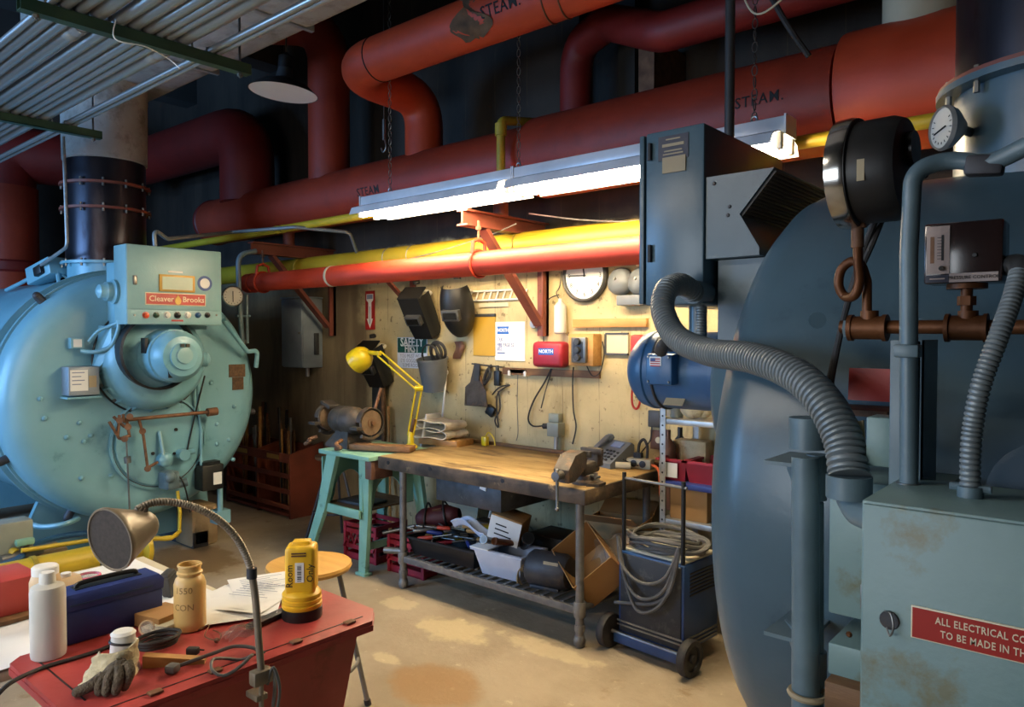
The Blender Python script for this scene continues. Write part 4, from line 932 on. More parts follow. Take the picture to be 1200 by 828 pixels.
# ---- right flue stack
SX2, SY2 = -.16, 2.47
s2 = thing('flue_stack', 'dark flue stack on a blue neck of the slate-blue boiler, with a round thermometer', 'stack', (SX2, SY2, 2.0))
z1_ = at(1100, 128, y=SY2).z
MB().cyl((SX2, SY2, 2.03), (SX2, SY2, z1_), .27, n=48).build('neck', 'boiler_paint_old', s2)
MB().cyl((SX2, SY2, z1_-.006), (SX2, SY2, z1_+.012), .315, n=48).build('flange', 'boiler_paint_old', s2)
MB().cyl((SX2, SY2, z1_+.012), (SX2, SY2, z1_+.024), .31, n=48).build('flange', 'bracket_red', s2)
MB().cyl((SX2, SY2, z1_+.02), (SX2, SY2, 3.6), .268, n=48).build('stack_section', 'steel_dark', s2)
for k in range(14):
    a = 2*PI*k/14; MB().cyl((SX2+.293*math.cos(a), SY2+.293*math.sin(a), z1_-.035), (SX2+.293*math.cos(a), SY2+.293*math.sin(a), z1_+.035), .008, n=6).build('flange_bolt', 'steel', s2)
tq = at(1106, 150, y=2.2); ax = V((-.75, -.66, 0)).normalized()
th = MB().lathe([(.02, -.05), (.05, -.02), (.058, 0), (.053, .01), (.05, .004), (.001, .004)], tq, ax, 32).build('thermometer', 'galv', s2)
MB().lathe([(.05, .005), (.001, .0055)], tq, ax, 28).build('dial_face', 'dial', th)
u_, v_, d_ = frame(ax); MB().cyl(tq+d_*.008-u_*.02, tq+d_*.008+u_*.03+v_*.01, .002, n=6).build('needle', 'black', th)
ticks(tq, ax, .036, th, 13, .006, .003)
MB().cyl(tq-d_*.04, V((SX2-.2, SY2-.16, tq.z)), .012, n=10).build('thermometer_stem', 'steel', th)
# ================================================================= things on the back wall
WF = WY-.004
def wp(px, py, d=.0): return at(px, py, y=WF-d)
def atw(px, py, w):
    """a point at forward distance w from the eye along a pixel's ray"""
    d = CF+CR*((px-600)/FPX)+CU*((414-py)/FPX); return V((0, 0, EYE))+d*w
# clock
c = wp(687, 323)
t = thing('wall_clock', 'round white wall clock with a dark grey rim, partly behind the orange pipe', 'clock', (c.x, WF, c.z-.19))
RC = .178
MB().lathe([(RC, .0), (RC, .03), (RC-.01, .04), (RC-.022, .034), (RC-.024, .02)], (c.x, WF, c.z), (0, -1, 0), 48, False).build('rim', 'dark_grey', t)
MB().lathe([(RC-.02, .0), (RC-.02, .02), (.001, .02)], (c.x, WF, c.z), (0, -1, 0), 48).build('face', 'paper', t)
for k in range(1, 13):
    a = PI/2-k*PI/6; text(str(k), .042, (c.x+.125*math.cos(a), WF-.0205, c.z+.125*math.sin(a)), (1, 0, 0), (0, 0, 1), 'ink_black', t, 'numeral')
for ang, ln_, wd in ((PI-.03, .125, .007), (1.72, .075, .010)):
    MB().box((c.x+math.cos(ang)*ln_*.42, WF-.024, c.z+math.sin(ang)*ln_*.42), (ln_, .002, wd), (0, -ang, 0)).build('hand', 'black', t)
MB().lathe([(.008, .02), (.008, .028)], (c.x, WF, c.z), (0, -1, 0), 12).build('hub', 'black', t)
# signs
def sheet(name, x0, y0, x1, y1, m_, label, cat, th=.004):
    a, b_ = wp(x0, y0), wp(x1, y1); cx = (a.x+b_.x)/2
    t = thing(name, label, cat, (cx, WF, b_.z))
    MB().bx(a.x, b_.x, WF-th, WF, b_.z, a.z).build('panel', m_, t)
    return t, V((a.x, WF-th, a.z)), V((b_.x, WF-th, b_.z))
t, a, b_ = sheet('safety_sign', 466, 395, 501, 432, 'paper_blue', 'green and white SAFETY FIRST sign beside the hanging grey pail', 'sign')
w_, h_ = b_.x-a.x, a.z-b_.z
MB().bx(a.x+w_*.02, b_.x-w_*.02, a.y-.002, a.y, a.z-h_*.5, a.z-h_*.02, .0).build('green_field', 'sign_green', t)
text('SAFETY', .098, (a.x+w_*.5, a.y-.0025, a.z-h_*.17), (1, 0, 0), (0, 0, 1), 'paper', t, bold=.02, sx=.86)
text('FIRST', .085, (a.x+w_*.5, a.y-.0025, a.z-h_*.38), (1, 0, 0), (0, 0, 1), 'paper', t, bold=.02, sx=.86)
for k, s in enumerate(('YOU MUST WEAR', 'EYE GOGGLES IN', 'SOME ROOMS')): text(s, .045, (a.x+w_*.5, a.y-.0015, a.z-h_*(.61+.15*k)), (1, 0, 0), (0, 0, 1), 'ink_grey', t, sx=.8)
t, a, b_ = sheet('arrow_sign', 428.5, 341, 439.5, 386, 'sign_red', 'narrow red sign with a white arrow pointing down', 'sign')
cx, w_, h_ = (a.x+b_.x)/2, b_.x-a.x, a.z-b_.z
MB().prism([(cx+u*w_, a.y-.002, a.z-v*h_) for u, v in ((-.36, .08), (.36, .08), (.36, .24), (.16, .3), (.16, .72), (.33, .72), (0, .96), (-.33, .72), (-.16, .72), (-.16, .3), (-.36, .24))], (0, .0015, 0)).build('white_arrow', 'white', t)
MB().bx(cx-w_*.3, cx+w_*.3, a.y-.003, a.y-.0015, a.z-h_*.21, a.z-h_*.1).build('pictogram', 'ink_grey', t)
MB().bx(cx-.004, cx+.004, a.y-.003, a.y-.0015, a.z-h_*.86, a.z-h_*.4).build('print_line', 'ink_grey', t)
t, a, b_ = sheet('white_notice', 580.5, 377, 615.5, 423, 'paper', 'white notice with a blue logo and handwriting, beside the yellow card', 'notice')
w_, h_ = b_.x-a.x, a.z-b_.z
MB().bx(a.x+w_*.08, a.x+w_*.47, a.y-.0015, a.y, a.z-h_*.32, a.z-h_*.12).build('logo', 'logo_blue', t)
text('NORTH', .036, (a.x+w_*.275, a.y-.002, a.z-h_*.22), (1, 0, 0), (0, 0, 1), 'paper', t, bold=.02, sx=.85)
for s, v in (('OLK', .46), ('FIRE PAGE 52', .6), ('#52', .7)): text(s, .04, (a.x+w_*.08, a.y-.001, a.z-h_*v), (1, 0, 0), (0, 0, 1), 'ink_blue', t, align='LEFT', sx=.7)
MB().bx(a.x+w_*.08, a.x+w_*.34, a.y-.0015, a.y, a.z-h_*.82, a.z-h_*.79).build('print_line', 'ink_blue', t)
t, a, b_ = sheet('yellow_card', 555, 371, 581, 417, 'clip_yellow', 'plain yellow-tan card hung beside the white notice', 'card')
MB().bx(a.x, b_.x, a.y-.006, a.y+.004, a.z-.002, a.z+.02).build('top_strip', 'dark_grey', t)
# white hook rack
a, b_ = wp(551, 342), wp(615, 350)
t = thing('hook_rack', 'white wire rack on the wall above the yellow card', 'rack', ((a.x+b_.x)/2, WF, b_.z))
m = MB()
for z in (a.z, b_.z): m.cyl((a.x, WF-.012, z), (b_.x, WF-.012, z), .007, n=8)
for k in range(9):
    x = a.x+(b_.x-a.x)*k/8; m.cyl((x, WF-.012, b_.z), (x+.03, WF-.012, a.z), .006, n=6)
m.build('wire_frame', 'white', t)
MB().bx(a.x+.1, b_.x-.15, WF-.01, WF, b_.z-.05, b_.z-.02).build('back_strip', 'cream', t)
# welding helmets
def helmet(px, py, label, yaw, roll, s=1.0, kind=0):
    c = wp(px, py, .12)
    t = thing('welding_helmet', label, 'helmet', (c.x, c.y, c.z), rot=(roll, 0, yaw), group='welding helmets on the wall')
    def sh(u, v):
        a = -PI*.52+u*PI*1.04; z = .17-v*.36
        prof = .115*(1-.25*max(0, (v-.45))**1.3) if kind == 0 else .118*math.sqrt(max(.04, 1-((v-.42)/.62)**2))
        x = math.sin(a)*prof*(1.0 if kind else 1.02); y = -math.cos(a)*prof*1.05
        if kind == 0 and abs(a) < .9: y = -prof*.92
        return V((x*s, y*s, z*s))
    MB(True).grid(sh, 28, 14, .004).build('shell', 'black', t)
    if kind == 0:
        MB(True).prism([(-.1*s, -.1*s, .17*s), (.1*s, -.1*s, .17*s), (.09*s, .03*s, .19*s), (-.09*s, .03*s, .19*s)], (0, 0, -.01)).build('crown', 'black', t)
    MB(True).bx(-.065*s, .065*s, -.15*s, -.09*s, -.04*s, .035*s, .006).build('lens_box', 'dark_grey', t)
    MB(True).bx(-.05*s, .05*s, -.153*s, -.149*s, -.026*s, .022*s).build('lens', 'black_gloss', t)
    MB(True).tor((0, .03, .12*s), .095*s, .012, (0, .25, 1), 24, 6).build('headband', 'towel', t)
    MB(True).lathe([(.028, 0), (.03, .02), (.02, .03)], (.0, .06, .2*s), (0, .3, 1), 12).build('adjuster_knob', 'black', t)
    return t
helmet(494, 364, 'boxy black welding helmet with a flat front, hung above the green sign', .25, .6, 1.05, 0)
helmet(537, 362, 'rounded black welding helmet with a small lens window, hung next to the boxy one', .35, .35, 1.08, 1)
t = helmet(441, 424, 'black welding helmet turned sideways, hung behind the yellow lamp head', .2, .5, 1.0, 0)
# small dark items hung on the wall
t = thing('hanging_gloves', 'small crumpled dark red leather mitt pinned above the pail', 'glove', wp(538, 421))
MB().grid(lambda u, v: wp(533+u*9+2*math.sin(5*v), 400+v*20, .02+.02*math.sin(PI*u)*math.sin(3*v+.6)), 8, 10, .006).build('leather', 'brown_leather', t)
# grey pail with coiled hose
c = wp(508, 438, .13)
t = thing('pail', 'grey plastic pail hung on the wall with a hose coil in it', 'pail', (c.x, c.y, c.z-.1))
MB().lathe([(.085, -.13), (.09, -.128), (.118, .11), (.125, .11), (.125, .125), (.112, .125), (.083, -.11)], c, (.05, -.15, 1), 32, False).build('body', 'phone_grey', t)
MB().lathe([(.084, -.12), (.001, -.118)], c, (.05, -.15, 1), 32).build('bottom', 'phone_grey', t)
MB().tor(c+V((.0, -.02, .12)), .11, .008, (.1, 1, .3), 28, 6, 1.0).build('handle', 'dark_grey', t)
for k in range(3): MB().tor(c+V((.02*k-.01, .02, .15+.012*k)), .075, .012, (.5-.3*k, 1, .2), 24, 8).build('hose_loop', 'rubber', t)
# dustpan, brushes and cords on a rail
a, b_ = wp(553, 426, .03), wp(588, 430, .03)
MB().cyl(a, b_, .006, n=8).cyl(a, a+V((0, .03, 0)), .005, n=6).cyl(b_, b_+V((0, .03, 0)), .005, n=6).solo('tool_rail', 'dark_grey', 'thin dark rail of hooks holding the dustpan and brushes', 'rail')
t = thing('dustpan', 'brown metal dustpan hung by its handle', 'dustpan', wp(557, 476, .05))
pts = [(545, 474), (571, 476), (569, 458), (563, 447), (562, 426), (556, 425), (553, 446), (546, 452)]
MB().prism([wp(px, py, .03+(.06 if py > 470 else .03 if py > 450 else 0)) for px, py in pts], (0, .006, 0)).build('pan', 'cast_iron', t)
MB().tube([wp(546, 453, .05), wp(545, 474, .1), wp(571, 476, .1), wp(569, 458, .05)], .006, 6).build('pan_rim', 'cast_iron', t)
MB().prism([wp(px, py, .05) for px, py in ((555, 446), (561, 446), (562, 427), (556, 427))], (0, .012, 0)).build('handle', 'dark_grey', t)
def wallstick(name, p0, p1, r, m_, label, cat, d=.03):
    return MB().cyl(wp(*p0, d), wp(*p1, d), r, n=8).solo(name, m_, label, cat)
t = thing('hand_brush', 'black hand brush hung on the rail beside the dustpan', 'brush', wp(583, 455, .03))
MB().box(wp(583, 443, .03), (.055, .03, .11), None, .008).build('bristle_block', 'black', t); MB().cyl(wp(583, 428, .03), wp(583, 436, .03), .012, n=8).build('handle', 'dark_grey', t)
t = thing('scrub_brush', 'small dark scrub brush hanging under the dustpan corner', 'brush', wp(575, 483, .03))
MB().box(wp(575, 481, .03), (.075, .03, .075), (0, .5, 0), .006).build('bristle_block', 'black', t); MB().cyl(wp(570, 475, .03), wp(563, 440, .025), .009, n=8).build('handle', 'wood_dark', t)
MB().tube(spl([wp(573, 428, .02), wp(574, 440, .03), wp(567, 450, .02), wp(570, 436, .02), wp(576, 428, .02)], 6), .012, 8).solo('cord_coil', 'rubber', 'black cord bundle looped between dustpan and hand brush', 'cord')
MB().tube(spl([wp(577, 462, .02), wp(585, 454, .03), wp(597, 451, .02), wp(590, 455, .02), wp(583, 462, .02), wp(582, 480, .02), wp(584, 500, .02), wp(580, 492, .02), wp(586, 478, .02), wp(584, 458, .02)], 7), .006, 6).solo('tangled_lead', 'rubber', 'thin black cord tangled and dangling below the hand brush', 'cord')
# red boxed unit, wood-mounted control, cables
c0, c1 = wp(622, 400, .12), wp(657, 431, .12)
MB().bx(c0.x-.35, c1.x+.02+.22, WF-.02, WF, wp(640, 437).z-.02, wp(640, 432).z).solo('ledge_board', 'wood_dark', 'narrow dark wood ledge under the red bag', 'board')
t = thing('red_bag', 'shiny red plastic pouch with a blue label on the wall ledge', 'bag', ((c0.x+c1.x)/2, WF-.06, c1.z))
MB().box(((c0.x+c1.x)/2, WF-.06, (c0.z+c1.z)/2), (c1.x-c0.x, .11, c0.z-c1.z), None, .03, 3).build('pouch', 'red_plastic', t)
text('NORTH', .035, ((c0.x+c1.x)/2, WF-.1165, (c0.z+c1.z)/2+.02), (1, 0, 0), (0, 0, 1), 'paper', t, bold=.02)
MB().bx((c0.x+c1.x)/2-.065, (c0.x+c1.x)/2+.065, WF-.1162, WF-.114, (c0.z+c1.z)/2-.002, (c0.z+c1.z)/2+.042).build('blue_label', 'logo_blue', t)
a, b_ = wp(669, 391, .1), wp(695, 429, .1)
t = thing('control_unit', 'black knobbed control mounted on a varnished wood box', 'control box', ((a.x+b_.x)/2, WF, b_.z))
MB().bx(a.x-.02, b_.x, WF-.1, WF, b_.z, a.z, .006).build('wood_box', 'wood', t)
k0, k1 = wp(669, 395, .13), wp(686, 425, .13)
MB().bx(k0.x, k1.x, WF-.13, WF-.1, k1.z, k0.z, .006).build('face_plate', 'steel', t)
MB().bx(k0.x+.02, k1.x-.02, WF-.134, WF-.128, k1.z+.03, k0.z-.03).build('inner_plate', 'black', t)
for dz in (.055, 0, -.05): MB().lathe([(.024, 0), (.02, .02)], ((k0.x+k1.x)/2, WF-.134, (k0.z+k1.z)/2+dz), (0, -1, 0), 16).build('knob', 'dark_grey', t)
def wcable(pts, r, m_, label, d=.02, cat='cable'):
    return MB().tube(spl([wp(px, py, d) for px, py in pts], 8), r, 6).solo('power_cable', m_, label, cat)
wcable([(646, 432), (638, 448), (625, 470), (619, 490), (625, 499), (640, 498)], .006, 'rubber', 'black cable bowing from the red pouch down to the wall socket')
wcable([(647, 432), (640, 455), (634, 478)], .004, 'rubber', 'thin dark cable hanging below the red pouch')
wcable([(672, 430), (671, 450), (672, 480), (675, 500), (671, 520)], .005, 'rubber', 'thin cable hanging straight down below the wood-boxed control')
wcable([(686, 425), (694, 440), (703, 436), (708, 415), (706, 400)], .004, 'rubber', 'dark wire looping beside the wood-boxed control')
wcable([(637, 400), (637, 375), (642, 352), (655, 345)], .004, 'rubber', 'dark wire looping from the bracket to the red pouch')
c = wp(624, 379, .04)
MB().lathe([(.03, 0), (.035, .02), (.02, .04)], (c.x, WF-.002, c.z), (0, -1, 0), 16).tor((c.x, WF-.03, c.z), .026, .008, (0, 1, 0), 16, 6).solo('bell_button', 'galv', 'small round metal buzzer beside the bracket foot', 'buzzer')
a, b_ = wp(651, 350, .04), wp(664, 391, .04)
t = thing('spray_bottle', 'pale translucent bottle hung on the wall beside the clock', 'bottle', ((a.x+b_.x)/2, WF-.05, b_.z))
MB().lathe([(.03, 0), (.042, .01), (.042, a.z-b_.z-.05), (.015, a.z-b_.z-.02), (.012, a.z-b_.z)], ((a.x+b_.x)/2, WF-.05, b_.z), (0, 0, 1), 20).build('body', 'bottle_white', t)
MB().tube(spl([wp(655, 350, .05), wp(652, 343, .04), wp(656, 335, .04), wp(658, 318, .03)], 6), .004, 6).build('cord', 'dark_grey', t)
# light wood rail, framed white patch
a, b_ = wp(674, 374), wp(760, 383)
MB().bx(a.x, b_.x, WF-.03, WF, b_.z, a.z, .003).solo('wood_rail', 'wood', 'light wood rail fixed to the wall below the clock', 'rail')
for k, s in enumerate((674, 678)): pass
t, a, b_ = sheet('small_whiteboard', 711, 391, 737, 415, 'cream', 'small cream board in a black-sided frame beside the wood-boxed control', 'board', .012)
for x in (a.x, ): MB().bx(x-.006, x+.006, WF-.02, WF, b_.z, a.z).bx(a.x, b_.x, WF-.02, WF, b_.z-.006, b_.z+.006).bx(a.x, b_.x, WF-.018, WF, a.z-.004, a.z+.008).build('frame', 'dark_grey', t)
# grey domes near the cabinet: ear defenders on a bracket
for px, lab in ((726, 'grey oval alarm bell on the wall beside the clock'), (750, 'grey oval alarm bell half behind the burner cabinet')):
    c = wp(px, 331, .05)
    t = thing('alarm_bell', lab, 'bell', (c.x, WF, c.z-.08), group='grey bells beside the clock')
    MB().lathe([(.085, .0), (.09, .03), (.085, .06), (.06, .085), (.001, .095)], (c.x, WF, c.z), (-.1, -1, .25), 28).build('gong', 'phone_grey', t)
    MB().lathe([(.012, .09), (.008, .102)], (c.x, WF, c.z), (-.1, -1, .25), 10).build('centre_nut', 'steel', t)
c = wp(741, 352, .06); MB().bx(c.x-.1, c.x+.1, WF-.09, WF, c.z-.03, c.z+.035, .006).solo('bell_box', 'phone_grey', 'grey box under the two oval bells', 'box')
# red handset thing with lanyard
a, b_ = wp(739, 392, .05), wp(752, 431, .05)
t = thing('red_handset', 'dark red wall handset with a looped red cord behind the motor', 'handset', (a.x, WF, b_.z))
MB().bx(a.x, b_.x, WF-.06, WF, b_.z, a.z, .015).build('body', 'sign_red', t)
MB().tube(spl([wp(745, 431, .03), wp(741, 455, .03), wp(741, 473, .03), wp(746, 479, .03), wp(750, 470, .03), wp(748, 455, .03)], 7), .007, 6).build('cord_loop', 'red_gloss', t)
# wall socket with grey box on a conduit
c0, c1 = wp(640, 484, .06), wp(656, 512, .06)
t = thing('wall_socket', 'pale grey outlet box on a conduit above the vise', 'socket', ((c0.x+c1.x)/2, WF, c1.z))
MB().bx(c0.x+.02, c1.x, WF-.08, WF, c1.z, c0.z-.06, .006).build('outlet_box', 'outlet_grey', t)
MB().bx(c0.x+.01, c1.x-.02, WF-.05, WF, c0.z-.06, c0.z, .006).build('upper_box', 'outlet_grey', t)
MB().cyl((c1.x-.045, WF-.04, c1.z), (c1.x-.045, WF-.04, wp(648, 530).z-.05), .016, n=10).build('conduit', 'galv', t)
MB().cyl(wp(637, 499, .06), wp(643, 499, .06), .02, n=10).build('plug', 'rubber', t)
# small brackets/hook plate
a, b_ = wp(596, 434, .02), wp(617, 436, .02)
MB().bx(a.x, b_.x, WF-.02, WF, b_.z-.01, a.z+.01).bx(a.x, a.x+.02, WF-.03, WF, a.z-.035, a.z).bx(b_.x-.02, b_.x, WF-.03, WF, a.z-.035, a.z).solo('hook_plate', 'white', 'small white double hook plate below the white notice', 'hook')
wcable([(607, 437), (606, 470), (607, 505), (605, 516)], .0025, 'grey_cord', 'hair-thin string hanging from the white hook plate', cat='string')
# electrical box at the dim end of the wall
c = wp(345, 430)
xr = at(378, 400, y=WF).x; 
a = at(355, 349, y=WF-.21)
t = thing('electrical_box', 'grey metal electrical box with a shiny door on the dim part of the wall', 'electrical box', (a.x-.17, WF, at(355, 430, y=WF-.21).z))
zt_, zb_ = a.z, at(355, 431, y=WF-.21).z
MB().bx(a.x-.34, a.x, WF-.21, WF, zb_, zt_, .008).build('enclosure', 'box_grey', t)
MB().bx(a.x-.335, a.x-.005, WF-.222, WF-.21, zb_+.01, zt_-.01, .005).build('door', 'box_grey', t)
MB().bx(a.x-.35, a.x+.01, WF-.225, WF, zt_, zt_+.015, .004).build('rain_lip', 'box_grey', t)
MB().lathe([(.012, 0), (.01, .01)], (a.x-.04, WF-.222, (zt_+zb_)/2), (0, -1, 0), 10).build('door_latch', 'steel', t)
MB().bx(a.x+.002, a.x+.03, WF-.1, WF-.06, (zt_+zb_)/2-.2, (zt_+zb_)/2, .004).build('side_switch', 'dark_grey', t)
MB().cyl((a.x-.17, WF-.05, zb_), (a.x-.17, WF-.05, zb_-.09), .02, n=10).build('conduit', 'galv', t)
# shovel-like tools leaning in the corner behind the grinder
t = thing('leaning_shovel', 'dark long-handled shovel leaning on the wall behind the grinder', 'shovel', (at(455, 520, y=3.98).x, 3.98, .0))
MB().cyl(at(456, 700, y=3.98)*V((1, 1, 0)) if False else V((at(454, 500, y=3.98).x, 3.95, 0.02)), at(449, 445, y=4.02), .02, n=10).build('handle', 'wood_dark', t)
MB().prism([at(px, py, y=4.02) for px, py in ((436, 515), (448, 515), (449, 447), (443, 440), (436, 450))], (0, .02, 0)).build('blade', 'dark_grey', t)
MB().cyl((at(457, 515, y=3.96).x, 3.96, .02), at(455, 476, y=4.03), .012, n=8).solo('leaning_stick', 'wood', 'pale wooden stick leaning on the wall behind the grinder', 'stick')
MB().cyl(at(518, 495, y=3.9), at(523, 437, y=4.02), .008, n=8).tor(at(523, 436, y=4.02), .018, .005, (0, 1, 0), 12, 6).solo('white_rod', 'white', 'thin white rod with a ring end leaning on the wall behind the folded towels', 'rod')
# ================================================================= workbench
BX0, BX1, BYF, BYB, BT = -3.868, -2.205, 3.14, 4.02, .845
bench = thing('workbench', 'long worn wooden workbench on steel pipe legs', 'workbench', ((BX0+BX1)/2, 3.55, 0))
MB().bx(BX0, BX1, BYF+.018, BYB, BT-.075, BT, .006).build('bench_top', 'bench_wood', bench)
ed = MB(); ed.bx(BX0, BX1, BYF, BYF+.02, BT-.082, BT-.002, .006); ed.bx(BX1-.004, BX1+.012, BYF, BYB, BT-.082, BT-.002, .005)
ed.build('edge_board', 'bench_edge', bench)
for px, py in ((455, 542), (504, 549), (589, 563)):
    q = at(px, py, y=BYF); MB().cyl((q.x, BYF-.003, q.z), (q.x, BYF+.01, q.z), .014, n=14).build('edge_hole', 'black', bench)
MB().bx(BX0+.02, BX1-.02, BYB-.03, BYB, BT, BT+.022, .003).build('back_strip', 'wood_dark', bench)
FY0, FY1, SZ0 = 3.175, 3.86, .2
for x, y in ((-3.655, FY0), (-2.25, FY0), (-3.655, FY1), (-2.25, FY1)):
    lg = MB().cyl((x, y, .05), (x, y, BT-.08), .023, n=16).build('leg', 'pipe_grey', bench)
    MB().lathe([(.03, -.04), (.034, -.03), (.034, .03), (.03, .04)], (x, y, SZ0), (0, 0, 1), 16).lathe([(.028, .12), (.03, .1), (.028, .085)], (x, y, 0), (0, 0, 1), 16).build('pipe_fitting', 'pipe_grey', lg)
    MB().lathe([(.02, 0), (.03, .012), (.034, .035), (.026, .06), (.02, .065)], (x, y, 0), (0, 0, 1), 16).build('foot', 'pipe_grey', lg)
for y in (FY0, FY1): MB().bx(-3.655, -2.25, y-.02, y+.02, SZ0-.025, SZ0+.015, .004).build('shelf_rail', 'shelf_grey', bench)
for x in (-3.655, -2.25): MB().cyl((x, FY0, SZ0), (x, FY1, SZ0), .02, n=12).build('shelf_crossbar', 'pipe_grey', bench)
ns = 20
for k in range(ns):
    x = -3.6+k*1.3/(ns-1); MB().bx(x-.012, x+.012, FY0, FY1, SZ0+.012, SZ0+.02).build('shelf_slat', 'pipe_grey', bench)
MB().cyl((-3.66, FY0, SZ0+.04), (-3.78, FY0-.05, SZ0+.035), .022, n=12).build('rail_stub', 'steel', bench)
SH = SZ0+.02
a, b_ = at(511, 560, y=3.2), at(587, 601, y=3.2)
dr = MB().bx(a.x, b_.x, 3.2, 3.75, b_.z, BT-.078, .004).build('drawer', 'drawer_grey', bench)
q = at(566, 571, y=3.195); MB().box((q.x, 3.196, q.z), (.05, .006, .03), (0, .2, 0)).build('paper_tag', 'paper', dr)
# ---- vise
vx, vy = -2.3, 3.3
vt = thing('bench_vise', 'heavy cast iron bench vise bolted to the bench corner', 'vise', (vx, vy, BT), .08); vt.scale = (.84, .84, .84)
def lmb(): return MB(True)
lmb().lathe([(.095, 0), (.095, .018), (.075, .03), (.07, .055), (.06, .06)], (0, 0, 0), n=28).build('swivel_base', 'cast_iron', vt)
lmb().bx(-.1, .1, -.05, .05, 0, .018, .004).prism([(.06, -.1, .0), (.13, -.06, 0), (.13, .03, 0), (.06, .05, 0)], (0, 0, .016)).build('mounting_lug', 'cast_iron', vt)
lmb().box((0, .02, .1), (.085, .2, .08), None, .02).prism([(-.05, .06, .1), (-.05, .14, .1), (-.05, .13, .215), (-.05, .07, .215)], (.1, 0, 0)).build('fixed_body', 'cast_iron', vt)
lmb().box((0, .078, .198), (.16, .03, .04), None, .004).build('rear_jaw', 'cast_iron', vt)
lmb().bx(-.028, .028, -.26, .05, .085, .135, .006).build('slide_bar', 'steel', vt)
lmb().prism([(-.055, -.3, .05), (-.055, -.22, .05), (-.055, -.09, .12), (-.055, -.07, .21), (-.055, -.12, .225), (-.055, -.22, .21), (-.055, -.3, .13)], (.11, 0, 0)).build('moving_jaw', 'cast_iron', vt)
lmb().box((0, -.075, .2), (.16, .03, .04), None, .004).build('front_jaw', 'cast_iron', vt)
lmb().cyl((0, -.37, .1), (0, -.28, .1), .028, n=18).build('screw_head', 'steel', vt)
lmb().cyl((-.0, -.345, .11), (.01, -.36, -.1), .0095, n=10).sph((.01, -.36, -.1), .015, n=10).sph((0, -.345, .13), .014, n=10).build('handle_bar', 'steel', vt)
lmb().cyl((.05, -.03, .06), (.13, -.05, .06), .009, n=8).cyl((.1, -.043, .045), (.1, -.043, .085), .013, n=8).build('lock_lever', 'steel', vt)
# ---- telephone
q = at(717, 535, z=BT+.03)
ph = thing('desk_telephone', 'grey desk telephone with a small screen and handset', 'telephone', (-2.5, 3.86, BT), -.3)
lmb().prism([(-.11, -.1, 0), (-.11, .09, 0), (-.11, .09, .13), (-.11, .07, .145), (-.11, -.1, .03)], (.22, 0, 0)).build('base', 'phone_grey', ph)
sl = math.atan2(.115, .17)
def face(x, v, h=.004): return V((x, -.1+.17*v, .03+.115*v))+V((0, -math.sin(sl), math.cos(sl)))*h
lmb().box(face(.02, .8), (.09, .045, .006), (sl, 0, 0)).build('screen', 'lcd', ph)
for i in range(3):
    for j in range(4): lmb().box(face(-.02+.032*i, .12+.13*j), (.02, .012, .008), (sl, 0, 0), .002).build('key', 'dark_grey', ph)
for j in range(3): lmb().box(face(.085, .2+.14*j), (.018, .012, .008), (sl, 0, 0), .002).build('key', 'dark_grey', ph)
hs = lmb(); hs.box(face(-.085, .5, .03), (.045, .2, .02), (sl, 0, 0), .008); hs.box(face(-.085, .04, .016), (.05, .05, .035), (sl, 0, 0), .01); hs.box(face(-.085, .97, .016), (.05, .05, .035), (sl, 0, 0), .01)
hs.build('handset', 'phone_grey', ph)
lmb().tube(spl([(.11, .0, .05), (.17, .02, .03), (.19, .05, .02), (.15, .08, .01)], 6), .004, 6).build('line_cord', 'rubber', ph)
q = at(727, 546, z=BT+.02)
MB().cyl((q.x-.04, q.y+.01, BT+.021), (q.x+.04, q.y+.05, BT+.021), .02, n=14).solo('wire_spool', 'cream', 'small cream roll lying beside the telephone', 'roll')
q = at(750, 549, z=BT)
ou = thing('outlet_strip', 'beige two-socket outlet box at the bench edge', 'outlet', (q.x-.01, q.y+.02, BT), .1)
lmb().box((0, 0, .03), (.16, .06, .06), None, .008).build('housing', 'beige', ou)
for s in (-.03, .028): lmb().lathe([(.021, 0), (.021, .003), (.015, .004)], (s, -.03, .03), (0, -1, 0), 16).build('socket', 'black', ou)
MB().tube(spl([V((q.x-.03, q.y+.03, BT+.07)), V((q.x-.03, q.y+.04, BT+.14)), V((q.x-.005, q.y+.05, BT+.17)), V((q.x+.02, q.y+.05, BT+.13)), V((q.x+.03, q.y+.03, BT+.06))], 6), .009, 8).box((q.x-.03, q.y+.03, BT+.075), (.05, .03, .03)).solo('black_plug_cord', 'rubber', 'black plug with a stiff cord loop standing in the beige outlet box', 'cord')
MB().tube(spl([V((q.x+.07, q.y+.02, BT+.03)), at(772, 552, y=3.72), at(774, 580, y=3.68), at(776, 620, y=3.66), at(779, 650, y=3.64), at(777, 690, y=3.66)], 8), .008, 8).solo('extension_lead', 'orange_cord', 'orange extension cord hanging down beside the perforated shelf post', 'cord')
wcable([(764, 498), (762, 515), (753, 528), (747, 535)], .004, 'rubber', 'thin dark wire from the brown wall plate to the outlet box')
a, b_ = wp(763, 503), wp(769, 526)
t = thing('wall_plate', 'brown wall socket plate beside the perforated shelf post', 'socket', (a.x+.04, WF, b_.z)); MB().bx(a.x, b_.x+.06, WF-.008, WF, b_.z, a.z).build('cover', 'brown_leather', t); MB().lathe([(.02, 0), (.02, .01)], (a.x+.06, WF-.008, (a.z+b_.z)/2), (0, -1, 0), 14).build('socket', 'cream', t)
a, b_ = wp(762, 480), wp(770, 500); MB().bx(a.x, b_.x+.05, WF-.03, WF, b_.z, a.z, .005).solo('dark_wall_box', 'dark_grey', 'small dark box on the wall above the brown socket plate', 'box')
